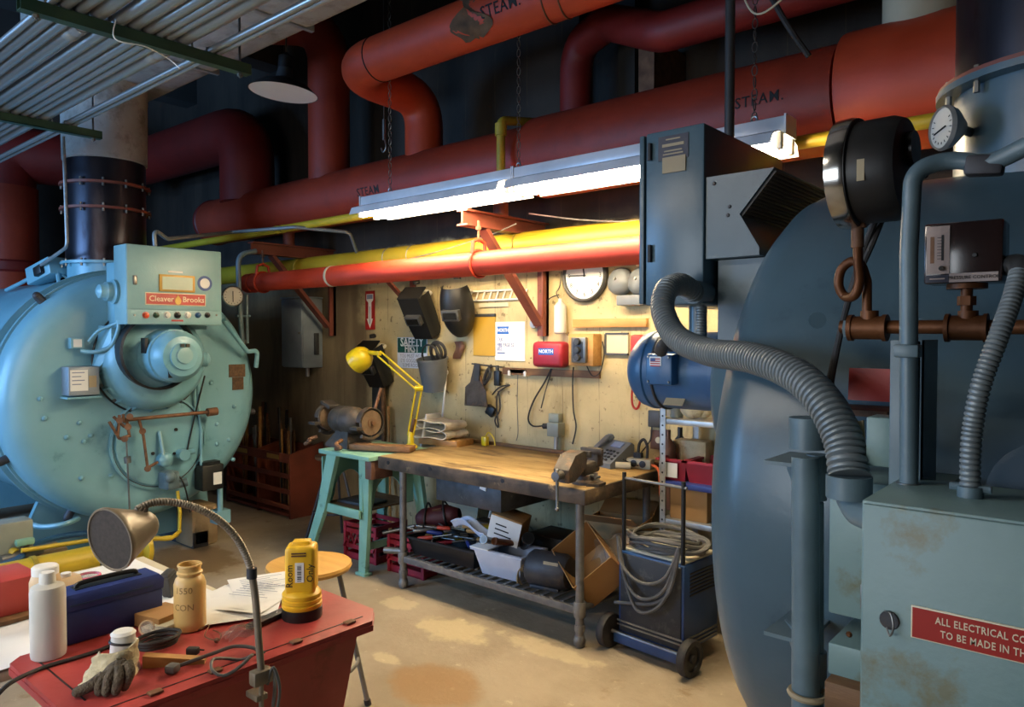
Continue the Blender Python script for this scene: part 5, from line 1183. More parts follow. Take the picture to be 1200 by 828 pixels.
# ---- folded towels on a wood tray, board, lamp, plank
q = at(518, 520, z=BT)
MB().box((q.x+.02, q.y+.02, BT+.022), (.36, .2, .044), (0, 0, .12), .004).solo('wooden_block', 'wood', 'light wooden block under the folded towels', 'block')
def towel(z0, dx, s, lab, seed):
    def fn(u, v):
        a = 2*PI*u; x = math.copysign(abs(math.cos(a))**.5, math.cos(a)); z = math.copysign(abs(math.sin(a))**.8, math.sin(a))
        yy = (v-.5)*.22
        n = noise.noise(V((u*4+seed, v*5, seed)))*.014
        return V((q.x-.02+dx+x*(.17*s+n), q.y+.01+yy+.012*math.sin(6*u+seed), z0+z*(.032+n*.6)+.01*math.sin(3*x+seed)))
    m = MB().grid(fn, 40, 10, .006); return m.solo('folded_towel', 'towel', lab, 'towel', group='towels on the bench')
towel(BT+.085, -.02, 1.0, 'white cloth towel folded flat directly on the wooden block', 1.3)
towel(BT+.14, .0, .95, 'white cloth towel folded on top of the other towel', 4.1)
MB().box(at(505, 500, y=3.75)+V((-.04, .03, -.03)), (.02, .14, .26), (.0, .25, 0), .003).solo('white_board', 'white', 'small white board leaning behind the folded towels', 'board')
q = at(451, 527, z=BT+.02)
MB().box(at(448, 524, z=BT+.025)+V((0, 0, 0)), (.46, .1, .04), (0, 0, .42), .004).solo('plank', 'wood_dark', 'weathered wooden plank lying from the green stand to the bench', 'plank')
q = at(568, 514, z=BT+.05)
MB().bx(q.x-.02, q.x+.03, q.y-.02, q.y+.02, BT, BT+.07, .01).tube(spl([V((q.x+.01, q.y, BT+.07)), V((q.x+.04, q.y+.0, BT+.1)), V((q.x+.09, q.y, BT+.06)), V((q.x+.1, q.y, BT+.01))], 6), .005, 6).solo('yellow_plug', 'yellow_lamp', 'small bright yellow plug standing at the back of the bench', 'plug')
# yellow balanced-arm lamp
lb = at(478, 524, z=BT)
yl = thing('desk_lamp', 'yellow balanced-arm desk lamp with a dome shade leaning over the grinder', 'lamp', (lb.x+.03, lb.y, BT))
e0 = V((lb.x+.03, lb.y, BT+.03)); e1 = at(491, 455, y=lb.y); e2 = at(444, 414, y=lb.y-.1)
MB().lathe([(.05, -.03), (.05, -.015), (.025, 0), (.02, .07), (.014, .09)], e0, (0, 0, 1), 18).build('base_clamp', 'yellow_lamp', yl)
for s in (-.014, .014):
    MB().cyl(e0+V((s, s, .06)), e1+V((s, s, 0)), .007, n=8).build('lower_arm', 'yellow_lamp', yl)
    MB().cyl(e1+V((s*.5, s*.5, s*1.2)), e2+V((s*.5, s*.5, s*1.2)), .007, n=8).build('upper_arm', 'yellow_lamp', yl)
MB().cyl(e0+V((.0, 0, .07)), e0.lerp(e1, .45), .012, n=10).build('spring', 'rusty', yl)
MB().cyl(e1+V((-.02, -.02, 0)), e1+V((.02, .02, 0)), .02, n=12).build('elbow_joint', 'yellow_lamp', yl)
hc = at(424, 419, y=lb.y-.12); ax = V((-.75, -.25, -.55)).normalized()
MB().lathe([(.018, -.075), (.03, -.07), (.06, -.055), (.085, -.02), (.092, .02), (.09, .07), (.088, .07), (.088, .02), (.08, -.02), (.02, -.05)], hc, ax, 32).build('shade', 'yellow_lamp', yl)
MB().cyl(e2, hc-ax*.07, .016, n=10).box(e2, (.03, .03, .03), None, .005).build('shade_pivot', 'yellow_lamp', yl)
MB().lathe([(.001, 0), (.05, .012), (.05, .03), (.02, .05)], hc+ax*.01, ax, 20).build('bulb', 'white_enamel', yl)
# ================================================================= things on the bench's lower shelf
tr = thing('tool_tray', 'black plastic tray of hand tools on the lower bench shelf', 'tray', (-3.36, 3.36, SH), .04)
def basin(t, L, W, H, m_, taper=.03, th=.008):
    def ring(z, d): return [V((sx*(L/2-d), sy*(W/2-d), z)) for sx, sy in ((-1, -1), (1, -1), (1, 1), (-1, 1))]
    lmb().rings([ring(0, taper), ring(H, 0), ring(H, -.012), ring(H-.012, -.012), ring(H-.012, 0) if False else ring(H+.0, th), ring(th, taper+th)], caps=True).build('basin', m_, t)
basin(tr, .58, .3, .12, 'black')
hues = [('red_plastic', 'red'), ('wood', 'wooden'), ('yellow_lamp', 'yellow'), ('blue_plastic', 'blue'), ('black', 'black'), ('steel', 'bare steel'), ('wood_dark', 'dark wooden'), ('orange_pipe', 'orange')]
random.seed(11)
for k in range(18):
    m_, nm = hues[k % 8]; x = random.uniform(-.23, .23); y = random.uniform(-.11, .12); a = random.uniform(-.9, .9)+(PI if random.random() < .4 else 0); tl = random.uniform(-.02, .22)
    L = random.uniform(.2, .3)
    hh = .09+.006*k+.0
    t = thing('hand_tool', nm+'-handled hand tool heaped in the black tray', 'tool', wm(tr) @ V((x, y, hh)), 0, 'tools in the black tray', rot=(0, -tl, a))
    lmb().lathe([(.008, 0), (.015, .01), (.013, L*.4), (.008, L*.45)], (-L/2, 0, 0), (1, 0, 0), 10).build('handle', m_, t)
    if k % 3: lmb().cyl((-L*.06, 0, 0), (L/2, 0, 0), .005, n=8).build('shank', 'steel', t)
    else: lmb().box((L*.2, 0, 0), (L*.55, .022, .008), None, .002).box((L*.48, 0, 0), (.05, .05, .014), None, .004).build('wrench_head', 'steel', t)
rb = thing('red_tool_bag', 'dark red duffel tool bag lying on the tray end', 'bag', (-3.56, 3.42, SH+.13), rot=(0, -.18, .5))
def bagf(u, v):
    a = 2*PI*u; e = math.sin(PI*min(max(v, .02), .98))**.25; n = noise.noise(V((u*5, v*4, 2)))*.012
    return V(((v-.5)*.3, (.085*e+n)*math.cos(a), .085+(.075*e+n)*math.sin(a)))
lmb().grid(bagf, 28, 14).build('bag_body', 'red_bag', rb)
for x in (-.07, .07): lmb().tube(spl([(x, -.06, .03), (x, -.09, .09), (x*.8, -.02, .18), (x*.8, .03, .17), (x, .08, .1)], 6), .007, 6).build('strap', 'black', rb)
lmb().box((.02, -.06, .14), (.06, .004, .03), (.7, 0, 0)).build('label_patch', 'brown_leather', rb)
tw = thing('white_tub', 'white plastic tub of oddments on the lower bench shelf', 'tub', (-2.87, 3.32, SH), .05)
basin(tw, .36, .24, .16, 'tub_white', .04)
lmb().bx(-.19, -.05, -.14, .1, .161, .17, .003).build('lid_scrap', 'paper', tw)
for k, (x, y, r, L, rot, m_, lab) in enumerate(((-.06, -.06, .02, .3, (1.25, 0, .25), 'steel', 'steel pipe stub jutting out of the white tub'), (.03, -.03, .018, .26, (1.3, 0, -.1), 'brass_old', 'brass pipe stub jutting out of the white tub'), (.09, .05, .03, .2, (1.0, .6, .5), 'black', 'black pipe fitting in the white tub'), (-.1, .05, .025, .18, (.6, .5, 1.5), 'rusty', 'rusty bolt rod in the white tub'))):
    t = MB(True).cyl((0, 0, -L/2), (0, 0, L/2), r, n=12).cyl((0, 0, L/2-.02), (0, 0, L/2), r*1.25, n=12).solo('pipe_piece', m_, lab, 'pipe piece', 'pieces in the white tub', loc=wm(tw) @ V((x, y, .2))); t.rotation_euler = rot
q = at(594, 622, y=3.36)
ct = thing('small_carton', 'small printed white and tan carton perched tilted on the white tub', 'box', (q.x, q.y, SH+.2), rot=(.1, .25, .35))
lmb().bx(-.1, .1, -.08, .08, 0, .16, .002).build('carton', 'cardboard', ct)
lmb().bx(-.1, .1, -.083, -.0795, .0, .15).build('white_side', 'paper', ct)
for k in range(3): lmb().bx(-.06, .05-.02*k, -.0845, -.083, .04+.03*k, .048+.03*k).build('print_line', 'ink_black', ct)
em = thing('electric_motor', 'grey electric motor with a pale sticker lying on the lower shelf', 'motor', (-2.55, 3.3, SH), .18)
lmb().lathe([(.02, -.02), (.085, 0), (.1, .02), (.1, .22), (.085, .25), (.03, .26)], (-.12, 0, .1), (1, 0, 0), 28).build('housing', 'tank_grey', em)
lmb().bx(-.09, .09, -.07, .07, 0, .02, .003).build('foot_plate', 'tank_grey', em)
lmb().box((.05, -.085, .14), (.09, .004, .06), (.75-PI/2+.6, .0, 0)).build('sticker', 'sticker_tan', em)
lmb().cyl((-.18, 0, .1), (-.12, 0, .1), .012, n=10).build('shaft', 'steel', em)
for k in range(4): lmb().tube(spl([(-.14, -.02, .12-.02*k), (-.17, -.05, .08), (-.16, -.06-.01*k, .03), (-.15, -.05, .005)], 5), .004, 6).build('lead_wire', 'sticker_tan', em)
def carton(name, loc, rot, L, W, H, label, flaps=True, th=.004):
    t = thing(name, label, 'box', loc, rot=rot)
    m = lmb(); m.bx(-L/2, L/2, -W/2, W/2, 0, th); m.bx(-L/2, L/2, -W/2, -W/2+th, 0, H); m.bx(-L/2, L/2, W/2-th, W/2, 0, H); m.bx(-L/2, -L/2+th, -W/2, W/2, 0, H); m.bx(L/2-th, L/2, -W/2, W/2, 0, H)
    m.build('carton_body', 'cardboard', t)
    if flaps:
        for s in (-1, 1): lmb().box((0, s*(W/2+.06), H+.03), (L, .14, th), (s*.5, 0, 0)).build('flap', 'cardboard', t)
    return t
carton('cardboard_box', (-2.3, 3.43, SH+.1), (.75, .35, -.55), .34, .26, .2, 'open cardboard box tipped over beside the bench leg', False)
MB().grid(lambda u, v: V((-2.34+.2*u+.02*math.sin(7*v), 3.4+.1*v+.03*math.sin(9*u), SH+.16+.14*v+.03*math.sin(6*u+4*v))), 14, 14).solo('plastic_wrap', 'plastic_clear', 'crumpled clear plastic spilling from the tipped cardboard box', 'plastic')
carton('cardboard_box', (-2.36, 3.72, SH+.002), (.0, .0, .2), .34, .24, .34, 'large cardboard box standing behind the tipped one', True)
MB(True).bx(-.16, .16, -.12, .12, 0, .2, .01).solo('dark_case', 'black', 'dark plastic case at the back of the lower shelf behind the white carton', 'case', loc=(-2.75, 3.66, SH))
MB(True).bx(-.2, .2, -.1, .1, 0, .16, .01).solo('dark_case', 'dark_grey', 'charcoal parts case at the back behind the tool tray', 'case', loc=(-3.3, 3.68, SH))
MB(True).grid(lambda u, v: V(((u-.5)*.5, (v-.5)*.3, .02*math.sin(5*u)+.015*math.cos(7*v))), 12, 10, .004).solo('loose_sheet', 'paper_blue', 'pale plastic strip lying across the tools in the tray', 'sheet', loc=(-3.16, 3.3, SH+.24)).scale = (.55, .3, 1.5)
# wood/board scraps leaning under the bench at the left
MB().box((-3.72, 3.78, .4), (.3, .02, .62), (-.18, 0, .15), .002).solo('leaning_board', 'cream', 'pale board leaning against the wall under the bench end by the green stand', 'board')
MB().cyl((-3.5, 3.7, .02), (-3.45, 3.95, .8), .01, n=8).solo('leaning_rod', 'white', 'white rod leaning under the bench beside the drawer', 'rod')
MB().cyl(at(449, 624, y=3.3)+V((0, 0, 0)), at(486, 616, y=3.42), .013, n=10).solo('loose_pipe', 'steel', 'short steel pipe poking out beyond the bench leg at the red bag', 'pipe piece')
# ================================================================= green stand with bench grinder
gs = thing('grinder_stand', 'mint green steel stand with splayed legs holding the grinder', 'stand', (-4.2, 3.35, 0))
GT = .84
MB().bx(-4.45, -3.885, 3.08, 3.62, GT-.03, GT, .004).build('top_plate', 'mint', gs)
def leg(p0, p1, w0, w1, d):
    m = MB(); p0, p1 = V(p0), V(p1)
    mid = p0.lerp(p1, .5)+V(((p0.x-p1.x)*.12, 0, 0))
    m.rings([[p+V((sx*w_/2, sy*d/2, 0)) for sx, sy in ((-1, -1), (1, -1), (1, 1), (-1, 1))] for p, w_ in ((p0, w0), (mid, (w0+w1)/2), (p1, w1))]); return m
for (p0, p1) in (((-4.33, 3.12, GT-.03), (-4.6, 3.08, .02)), ((-3.98, 3.13, GT-.03), (-4.06, 3.17, .02)), ((-4.33, 3.56, GT-.03), (-4.56, 3.72, .02)), ((-3.98, 3.56, GT-.03), (-4.0, 3.72, .02))):
    l_ = leg(p0, p1, .11, .07, .035).build('leg', 'mint', gs)
    MB().bx(p1[0]-.05, p1[0]+.05, p1[1]-.035, p1[1]+.035, 0, .02, .003).build('foot_pad', 'mint', l_)
for x in (-4.02, -4.47):   # arched end frames
    arch = [(x, 3.14, .78), (x, 3.55, .78)]+[(x, 3.345+.15*math.cos(a), .5+.17*math.sin(a)) for a in [PI*k/8 for k in range(9)]]
    MB().prism([(x, 3.12, .45), (x, 3.12, .78), (x, 3.58, .78), (x, 3.58, .45), (x, 3.5, .45)]+[(x, 3.35+.13*math.cos(a), .5+.16*math.sin(a)) for a in [PI*k/8 for k in range(9)]]+[(x, 3.2, .45)], (.012, 0, 0)).build('end_frame', 'mint', gs)
    if x > -4.2: MB().bx(x-.03, x-.01, 3.18, 3.7, .17, .22).build('lower_tie', 'mint', gs)
MB().bx(-4.47, -4.02, 3.1, 3.12, .40, .46, .003).build('crossbar', 'mint', gs)
MB().bx(-4.46, -4.03, 3.13, 3.6, .44, .452).build('stand_shelf', 'wood_dark', gs)
MB().box((-4.24, 3.3, .463), (.3, .2, .018), (0, 0, .1), .002).solo('shelf_board', 'dark_grey', 'flat dark board lying on the green stand shelf', 'board')
a, b_ = at(436, 548, y=3.1), at(461, 558, y=3.1)
MB().bx(-3.97, -3.9, 3.11, 3.3, .68, GT-.032, .01).solo('leather_pouch', 'brown_leather', 'brown leather pouch hanging at the corner between stand and bench', 'pouch')
gc = at(434, 495, y=3.3); wx = gc.x; gz = gc.z
gr = thing('bench_grinder', 'dusty old bench grinder with an exposed wheel, on the green stand', 'grinder', (wx-.25, 3.3, GT))
MB().rings([[V((wx-.25+sx*w_/2, 3.3+sy*d/2, z)) for sx, sy in ((-1, -1), (1, -1), (1, 1), (-1, 1))] for w_, d, z in ((.26, .22, GT), (.26, .22, GT+.02), (.15, .13, gz-.09), (.13, .12, gz-.05))]).build('pedestal', 'cast_iron', gr)
MB().lathe([(.045, -.06), (.06, -.05), (.085, -.03), (.095, 0), (.1, .01), (.1, .09), (.103, .092), (.103, .11), (.1, .112), (.1, .19), (.095, .2), (.085, .23), (.055, .25), (.04, .27)], (wx-.36, 3.3, gz), (1, 0, 0), 32).build('motor_housing', 'cast_iron', gr)
for xw_, nm in ((wx, 'wheel'), (wx-.49, 'wheel')):
    wh = MB().lathe([(.001, -.014), (.088, -.014), (.088, .014), (.03, .016), (.028, .022), (.001, .022)], (xw_, 3.3, gz), (1, 0, 0), 36).build('grinding_wheel', 'wheel_stone', gr)
    MB().lathe([(.035, .012), (.035, .02), (.016, .022), (.014, .04), (.001, .042)], (xw_, 3.3, gz), (1, 0, 0), 16).build('arbor_nut', 'rusty', wh)
    gd = MB(); n = 18
    for r0, xx in ((.1, 0),):
        arc = [math.radians(-35+k*(210/n)) for k in range(n+1)]
        gd.rings([[V((xw_-.03, 3.3+r0*math.cos(a), gz+r0*math.sin(a))), V((xw_+.02, 3.3+r0*math.cos(a), gz+r0*math.sin(a))), V((xw_+.02, 3.3+(r0+.007)*math.cos(a), gz+(r0+.007)*math.sin(a))), V((xw_-.03, 3.3+(r0+.007)*math.cos(a), gz+(r0+.007)*math.sin(a)))] for a in arc])
    gd.lathe([(.105, -.03), (.04, -.032)], (xw_, 3.3, gz), (1, 0, 0), 30)
    gd.build('wheel_guard', 'cast_iron', gr)
    MB().tube(spl([(xw_, 3.22, gz-.09), (xw_, 3.3, gz-.115), (xw_, 3.39, gz-.08), (xw_, 3.41, gz-.02)], 6), .014, 8).bx(xw_-.04, xw_+.04, 3.15, 3.2, gz-.04, gz-.02).build('tool_rest', 'cast_iron', gr)
MB().cyl((wx+.0, 3.34, gz+.09), (wx+.02, 3.38, gz+.24), .012, n=8).build('guard_rod', 'rusty', gr)
MB().box((wx-.47, 3.3, gz+.1), (.12, .1, .03), (0, .3, 0), .004).build('spark_shield', 'cast_iron', gr)
MB().tube(spl([(wx-.13, 3.15, gz-.12), (wx-.1, 3.08, gz-.14), (wx-.06, 3.09, GT+.03), (wx-.13, 3.1, GT+.015)], 6), .014, 8).build('rest_arm', 'rusty', gr)
MB().tube(spl([(wx-.42, 3.15, gz-.12), (wx-.45, 3.1, gz-.14), (wx-.44, 3.1, GT+.04), (wx-.5, 3.1, GT+.015)], 6), .014, 8).build('rest_arm', 'rusty', gr)
# milk crates under the stand
def crate(loc, rz, label, m_='red_plastic', L=.33, W=.3, H=.27):
    t = thing('milk_crate', label, 'crate', loc, rz, 'red milk crates under the stand')
    m = lmb(); th = .012
    for sy in (-1, 1):
        y = sy*(W/2-th/2)
        for z in (.03, .09, .205, .25): m.bx(-L/2, L/2, y-th/2, y+th/2, z-(.03 if z == .03 else .012), z+(.018))
        for k in range(10):
            x = -L/2+.01+k*(L-.02)/9; m.box((x, y, .145), (.012, th*.8, .13), (0, .5 if k % 2 else -.5, 0))
        for sx in (-1, 1): m.bx(sx*(L/2)-.012, sx*(L/2)+.012, y-.012, y+.012, 0, H)
    for sx in (-1, 1):
        x = sx*(L/2-th/2)
        for z in (.03, .09, .205, .25): m.bx(x-th/2, x+th/2, -W/2, W/2, z-(.03 if z == .03 else .012), z+.018)
        for k in range(9):
            y = -W/2+.01+k*(W-.02)/8; m.box((x, y, .145), (th*.8, .012, .13), (.5 if k % 2 else -.5, 0, 0))
    m.build('lattice_walls', m_, t)
    lmb().bx(-L/2, L/2, -W/2, W/2, .0, .012).build('bottom', m_, t)
    return t
crate((-4.34, 3.5, 0), .05, 'red plastic milk crate with lattice sides between the stand legs')
crate((-3.84, 3.5, 0), .05, 'red plastic milk crate in shade behind the bench leg')
for k, (x, y, r, m_, lab) in enumerate(((-4.4, 3.48, .03, 'wood', 'wooden handle lying in the red milk crate'), (-4.3, 3.52, .05, 'tank_grey', 'dark can standing in the red milk crate'), (-4.25, 3.44, .03, 'steel', 'steel tube standing in the red milk crate'))):
    MB().cyl((x, y, .013), (x, y, .2+.03*k), r, n=14).cyl((x, y, .19+.03*k), (x, y, .2+.03*k), r*1.1, n=14).solo('crate_item', m_, lab, 'part')
# dark tall stool/stand left of the green stand
ts = thing('tripod_stool', 'dark tubular stool frame standing between the green stand and the rod rack', 'stool', (-4.9, 3.55, 0))
for a in (.3, 2.3, 4.1): MB().cyl((-4.9+.05*math.cos(a), 3.55+.05*math.sin(a), .66), (-4.9+.24*math.cos(a), 3.55+.24*math.sin(a), 0), .011, n=8).build('leg', 'tank_grey', ts)
MB().tor((-4.9, 3.55, .25), .17, .008, (0, 0, 1), 24, 6).build('foot_ring', 'tank_grey', ts)
MB().lathe([(.15, 0), (.16, .01), (.16, .03), (.001, .035)], (-4.9, 3.55, .66), (0, 0, 1), 24).build('seat', 'wood_dark', ts)
# ================================================================= rack of rods and files by the wall
mat('rack_red', '7a3a26', .55, col2='642d1d', scale=5, bump=.1)
rk_ = thing('rod_rack', 'low brown wooden rack holding upright files and rods by the wall', 'rack', (-6.3, 3.85, 0))
rx0, rx1, ry0, ry1, rz1 = -6.9, -5.78, 3.7, 4.05, .62
for x in (rx0, (rx0+rx1)/2, rx1-.02): MB().prism([(x, ry0, 0), (x, ry1, 0), (x, ry1, rz1+.04), (x, ry0, rz1-.04)], (.025, 0, 0)).build('side_panel', 'rack_red', rk_)
MB().bx(rx0, rx1, ry1-.02, ry1, 0, rz1).build('back_panel', 'rack_red', rk_)
MB().bx(rx0, rx1, ry0, ry1, .02, .045).build('bottom_board', 'rack_red', rk_)
for z in (.1, .24, .38): MB().bx(rx0, rx1, ry0-.003, ry0+.015, z-.02, z+.02).build('front_slat', 'rack_red', rk_)
MB().bx(rx0, rx1, ry0-.003, ry0+.015, rz1-.12, rz1-.04).build('front_board', 'rack_red', rk_)
for x in (-6.05, -6.6): MB().bx(x-.1, x+.1, ry0-.006, ry0-.003, rz1-.1, rz1-.06).build('yellow_label', 'plate_gold', rk_)
random.seed(5)
for k in range(22):
    x = random.uniform(rx0+.06, rx1-.08); y = random.uniform(ry0+.05, ry1-.08); hgt = random.uniform(.7, 1.0); dx, dy = random.uniform(-.05, .05), random.uniform(-.02, .03)
    if abs(x-(rx0+rx1)/2-.012) < .04: x += .08
    m_, nm = random.choice((('wood', 'pale wooden'), ('wood_dark', 'dark wooden'), ('steel', 'steel'), ('rusty', 'rusty'), ('black', 'black')))
    MB().cyl((x, y, .046), (x+dx, y+dy, hgt), .009 if m_ != 'wood' else .016, n=8).cyl((x+dx*.85, y+dy*.85, hgt*.85), (x+dx, y+dy, hgt), .014, n=8).solo('rod', m_, nm+' rod in the '+('boiler-side' if x < (rx0+rx1)/2 else 'bench-side')+' half of the brown rack, '+('a tall one' if hgt > .85 else 'a short one'), 'rod', 'rods in the brown rack')
# ================================================================= shelf unit at the right of the bench
su = thing('metal_shelving', 'slotted-angle metal shelf unit between the bench and the slate-blue boiler', 'shelf unit', (-1.7, 3.85, 0))
sx0, sx1, sy0, sy1 = -2.03, -1.2, 3.62, 4.05
for x in (sx0, sx1):
    for y in (sy0, sy1-.035):
        pm = MB(); s_ = 1 if x == sx0 else -1
        pm.bx(x, x+s_*.035, y, y+.003, 0, 1.3); pm.bx(x, x+s_*.003, y, y+.035, 0, 1.3); po = pm.build('post', 'galv', su)
        if x == sx0 and y == sy0:
            hm = MB()
            for k in range(24): hm.cyl((x+.018, y-.001, .06+k*.052), (x+.018, y+.004, .06+k*.052), .006, n=8)
            hm.build('post_slots', 'black', po)
shz = [1.19, .845, .64]
for i, z in enumerate(shz):
    MB().bx(sx0+.004, sx1-.004, sy0+.004, sy1-.004, z-.03, z, .003).build('shelf', 'galv' if i != 1 else 'blue_plastic', su)
def onsh(px, z, y): return at(px, 500, y=y).x
def sb(px, z, y, L, W, H, nm, m_, lab, cat, extra=None):
    x = onsh(px, z, y); t = thing(nm, lab, cat, (x, y+W/2, z), 0)
    basin(t, L, W, H, m_, .02) if extra == 'bin' else lmb().box((0, 0, H/2), (L, W, H), None, .004).build('body', m_, t)
    return t
bn = sb(788, shz[1], 3.66, .17, .26, .12, 'parts_bin', 'red_plastic', 'red parts bin with a white label on the blue shelf', 'bin', 'bin')
lmb().box((-.02, -.138, .06), (.11, .003, .08), (.0, 0, 0)).build('label_card', 'paper', bn)
bn = sb(819, shz[1], 3.66, .17, .26, .12, 'parts_bin', 'red_plastic', 'red parts bin half hidden by the boiler on the blue shelf', 'bin', 'bin')
sb(808, shz[1], 3.85, .2, .1, .2, 'folded_rag', 'cotton', 'pale rag bundle behind the red parts bins', 'rag')
sb(807, shz[2], 3.66, .22, .25, .17, 'shelf_carton', 'cardboard', 'tan carton on the third shelf of the metal unit', 'box')
for px, r, h_, m_, lab in ((778, .025, .09, 'yellow_dull', 'small yellow can on the top metal shelf'), (786, .025, .08, 'beige', 'small beige can on the top metal shelf'), (793, .035, .13, 'outlet_grey', 'pale spray can on the top metal shelf')):
    x = onsh(px, 0, 3.75); MB().lathe([(r, 0), (r, h_*.8), (r*.5, h_*.9), (r*.5, h_)], (x, 3.75, shz[0]), (0, 0, 1), 16).solo('can', m_, lab, 'can')
x = onsh(812, 0, 3.72); MB().sph((x, 3.72, shz[0]+.055), .07, (1.1, .8, .78), 14).sph((x+.05, 3.74, shz[0]+.045), .05, (1, .8, .85), 12).solo('rag_ball', 'cotton', 'crumpled pale rag on the top metal shelf', 'rag')
for k, (px, y, m_, lab) in enumerate(((783, 3.8, 'brown_leather', 'dark brown bottle on the blue shelf behind the bins'), (797, 3.95, 'black', 'black bottle on the blue shelf behind the bins'))):
    x = onsh(px, 0, y); MB().lathe([(.04, 0), (.045, .01), (.045, .17), (.015, .21), (.015, .26)], (x, y, shz[1]), (0, 0, 1), 16).solo('bottle', m_, lab, 'bottle')
sb(790, shz[2], 3.8, .1, .15, .14, 'dark_tin', 'brown_leather', 'brown tin beside the tan carton on the metal shelf', 'tin')
# ================================================================= welder on wheels
we = thing('welding_machine', 'blue and black welding machine on two wheels with cable wrapped on top', 'welder', (-1.87, 3.5, 0), -.09)
lmb().bx(-.2, .2, -.22, .1, .09, .52, .01).build('cabinet', 'welder_blue', we)
lmb().bx(-.185, .185, -.226, -.215, .1, .51, .004).build('rear_panel', 'welder_grey', we)
lmb().bx(-.21, .21, -.25, -.2, .04, .09, .004).build('axle_bracket', 'welder_blue', we)
for z in (.13, .15): lmb().bx(-.2, .2, -.232, -.224, z, z+.008).build('trim_bar', 'steel', we)
for k in range(7): lmb().bx(.199, .204, -.17, .06, .36+k*.018, .368+k*.018).build('side_louver', 'black', we)
for k in range(3): lmb().bx(.199, .205, -.2, .08, .11+k*.02, .118+k*.02).build('side_trim', 'steel', we)
for s in (-1, 1):
    wh = lmb().lathe([(.06, -.02), (.085, -.022), (.09, -.015), (.09, .015), (.085, .022), (.06, .02), (.058, .008), (.02, .01), (.02, .026), (.001, .028)] if s > 0 else [(.06, .02), (.085, .022), (.09, .015), (.09, -.015), (.085, -.022), (.06, -.02), (.058, -.008), (.02, -.01), (.02, -.026), (.001, -.028)], (s*.245, -.24, .09), (1, 0, 0), 32).build('wheel', 'rubber', we)
lmb().cyl((-.25, -.24, .09), (.25, -.24, .09), .01, n=10).build('axle', 'steel', we)
for s in (-1, 1):
    lmb().cyl((s*.18, -.2, .5), (s*.18, -.2, .93), .011, n=10).build('handle_post', 'black', we)
lmb().cyl((-.18, -.2, .9), (.2, -.2, .9), .008, n=8).build('handle_bar', 'steel', we)
lmb().bx(-.19, .19, -.2, .09, .52, .535, .005).build('top_plate', 'cream', we)
random.seed(3)
for k in range(7):
    ph0 = random.uniform(0, 6); rx_, ry_ = random.uniform(.17, .23), random.uniform(.1, .14)
    pts = [(rx_*math.cos(a+ph0)+random.uniform(-.015, .015), -.08+ry_*math.sin(a+ph0), 0.555+.009*k+.018*math.sin(2*a+k)) for a in [2*PI*j/10 for j in range(10)]]
    lmb().tube(spl(pts, 5, True), .009+.003*(k % 2), 7, closed=True).build('cable_coil', 'grey_cord', we)
for k, sag in enumerate((.12, .2, .27)):
    lmb().tube(spl([(-.19, -.24, .6), (-.15+.02*k, -.26, .56-sag*.8), (-.02, -.27, .52-sag), (.12, -.27, .54-sag*.7), (.19, -.25, .62)], 7), .009, 7).build('cable_loop', 'grey_cord', we)
lmb().tube(spl([(.19, -.25, .6), (.15, -.27, .4), (.05, -.26, .31), (-.1, -.25, .27), (-.2, -.25, .25)], 7), .009, 7).build('cable_loop', 'grey_cord', we)
# ================================================================= stool
so = thing('wooden_stool', 'round pale wooden stool on tubular steel legs', 'stool', (-2.74, 1.845, 0))
MB().lathe([(.15, -.03), (.175, -.026), (.182, -.012), (.178, .0), (.15, .004), (.001, .003)], (-2.74, 1.845, .66), (0, 0, 1), 48).build('seat', 'wood_stool', so)
for k, a in enumerate((1.02, 2.6, 4.17, 5.74)):
    p0 = V((-2.74+.12*math.cos(a), 1.845+.12*math.sin(a), .63)); p1 = V((-2.74+.25*math.cos(a), 1.845+.25*math.sin(a), 0))
    lg = MB().cyl(p0, p1, .0115, n=12).build('leg', 'pipe_grey', so)
    MB().cyl(p1, p1.lerp(p0, .04), .0155, n=12).build('rubber_tip', 'rubber', lg)
MB().tor((-2.74, 1.845, .22), .205, .008, (0, 0, 1), 32, 6).build('foot_ring', 'pipe_grey', so)
# ================================================================= red tub with lid in the foreground
LT = .85
tb = thing('parts_washer', 'red steel parts washer tub with a chamfered flat lid', 'parts washer', (-1.87, .95, 0))
lx0, lx1, ly0, ly1 = -2.12, -1.63, .555, 1.365
poly = [(lx0+.03, ly0), (lx1-.12, ly0-.0), (lx1, ly0+.06), (lx1, ly1-.06), (lx1-.07, ly1), (lx0+.05, ly1), (lx0, ly1-.05), (lx0, ly0+.03)]
MB().prism([(x, y, LT-.028) for x, y in poly], (0, 0, .016)).build('rim', 'red_paint', tb)
cx_, cy2 = (lx0+lx1)/2, (ly0+ly1)/2
MB().prism([(cx_+(x-cx_)*.992, cy2+(y-cy2)*.995, LT-.011) for x, y in poly], (0, 0, .011)).build('lid', 'red_paint', tb)
MB().bx(lx1-.05, lx1-.046, ly0+.06, ly1-.06, LT-.002, LT+.001).build('lid_seam', 'black', tb)
MB().bx(lx0+.02, lx1-.12, ly0+.05, ly0+.054, LT-.002, LT+.001).build('lid_seam', 'black', tb)
for y in (.72, .86, 1.08, 1.25):
    MB().box((lx1-.035, y, LT+.004), (.022, .03, .006), None, .002).build('hinge', 'rusty', tb)
bt, bb = LT-.028, .60
def rr(z, d): return [V((x, y, z)) for x, y in ((lx0+.04+d, ly0+.05+d), (lx1-.03-d, ly0+.05+d), (lx1-.03-d, ly1-.09-d), (lx0+.04+d, ly1-.09-d))]
MB().rings([rr(bb, .03), rr(bt, 0)]).build('tub', 'red_paint', tb)
MB().bx(cx_-.1, cx_+.1, .78, 1.1, .1, bb, .01).build('pedestal', 'red_paint', tb)
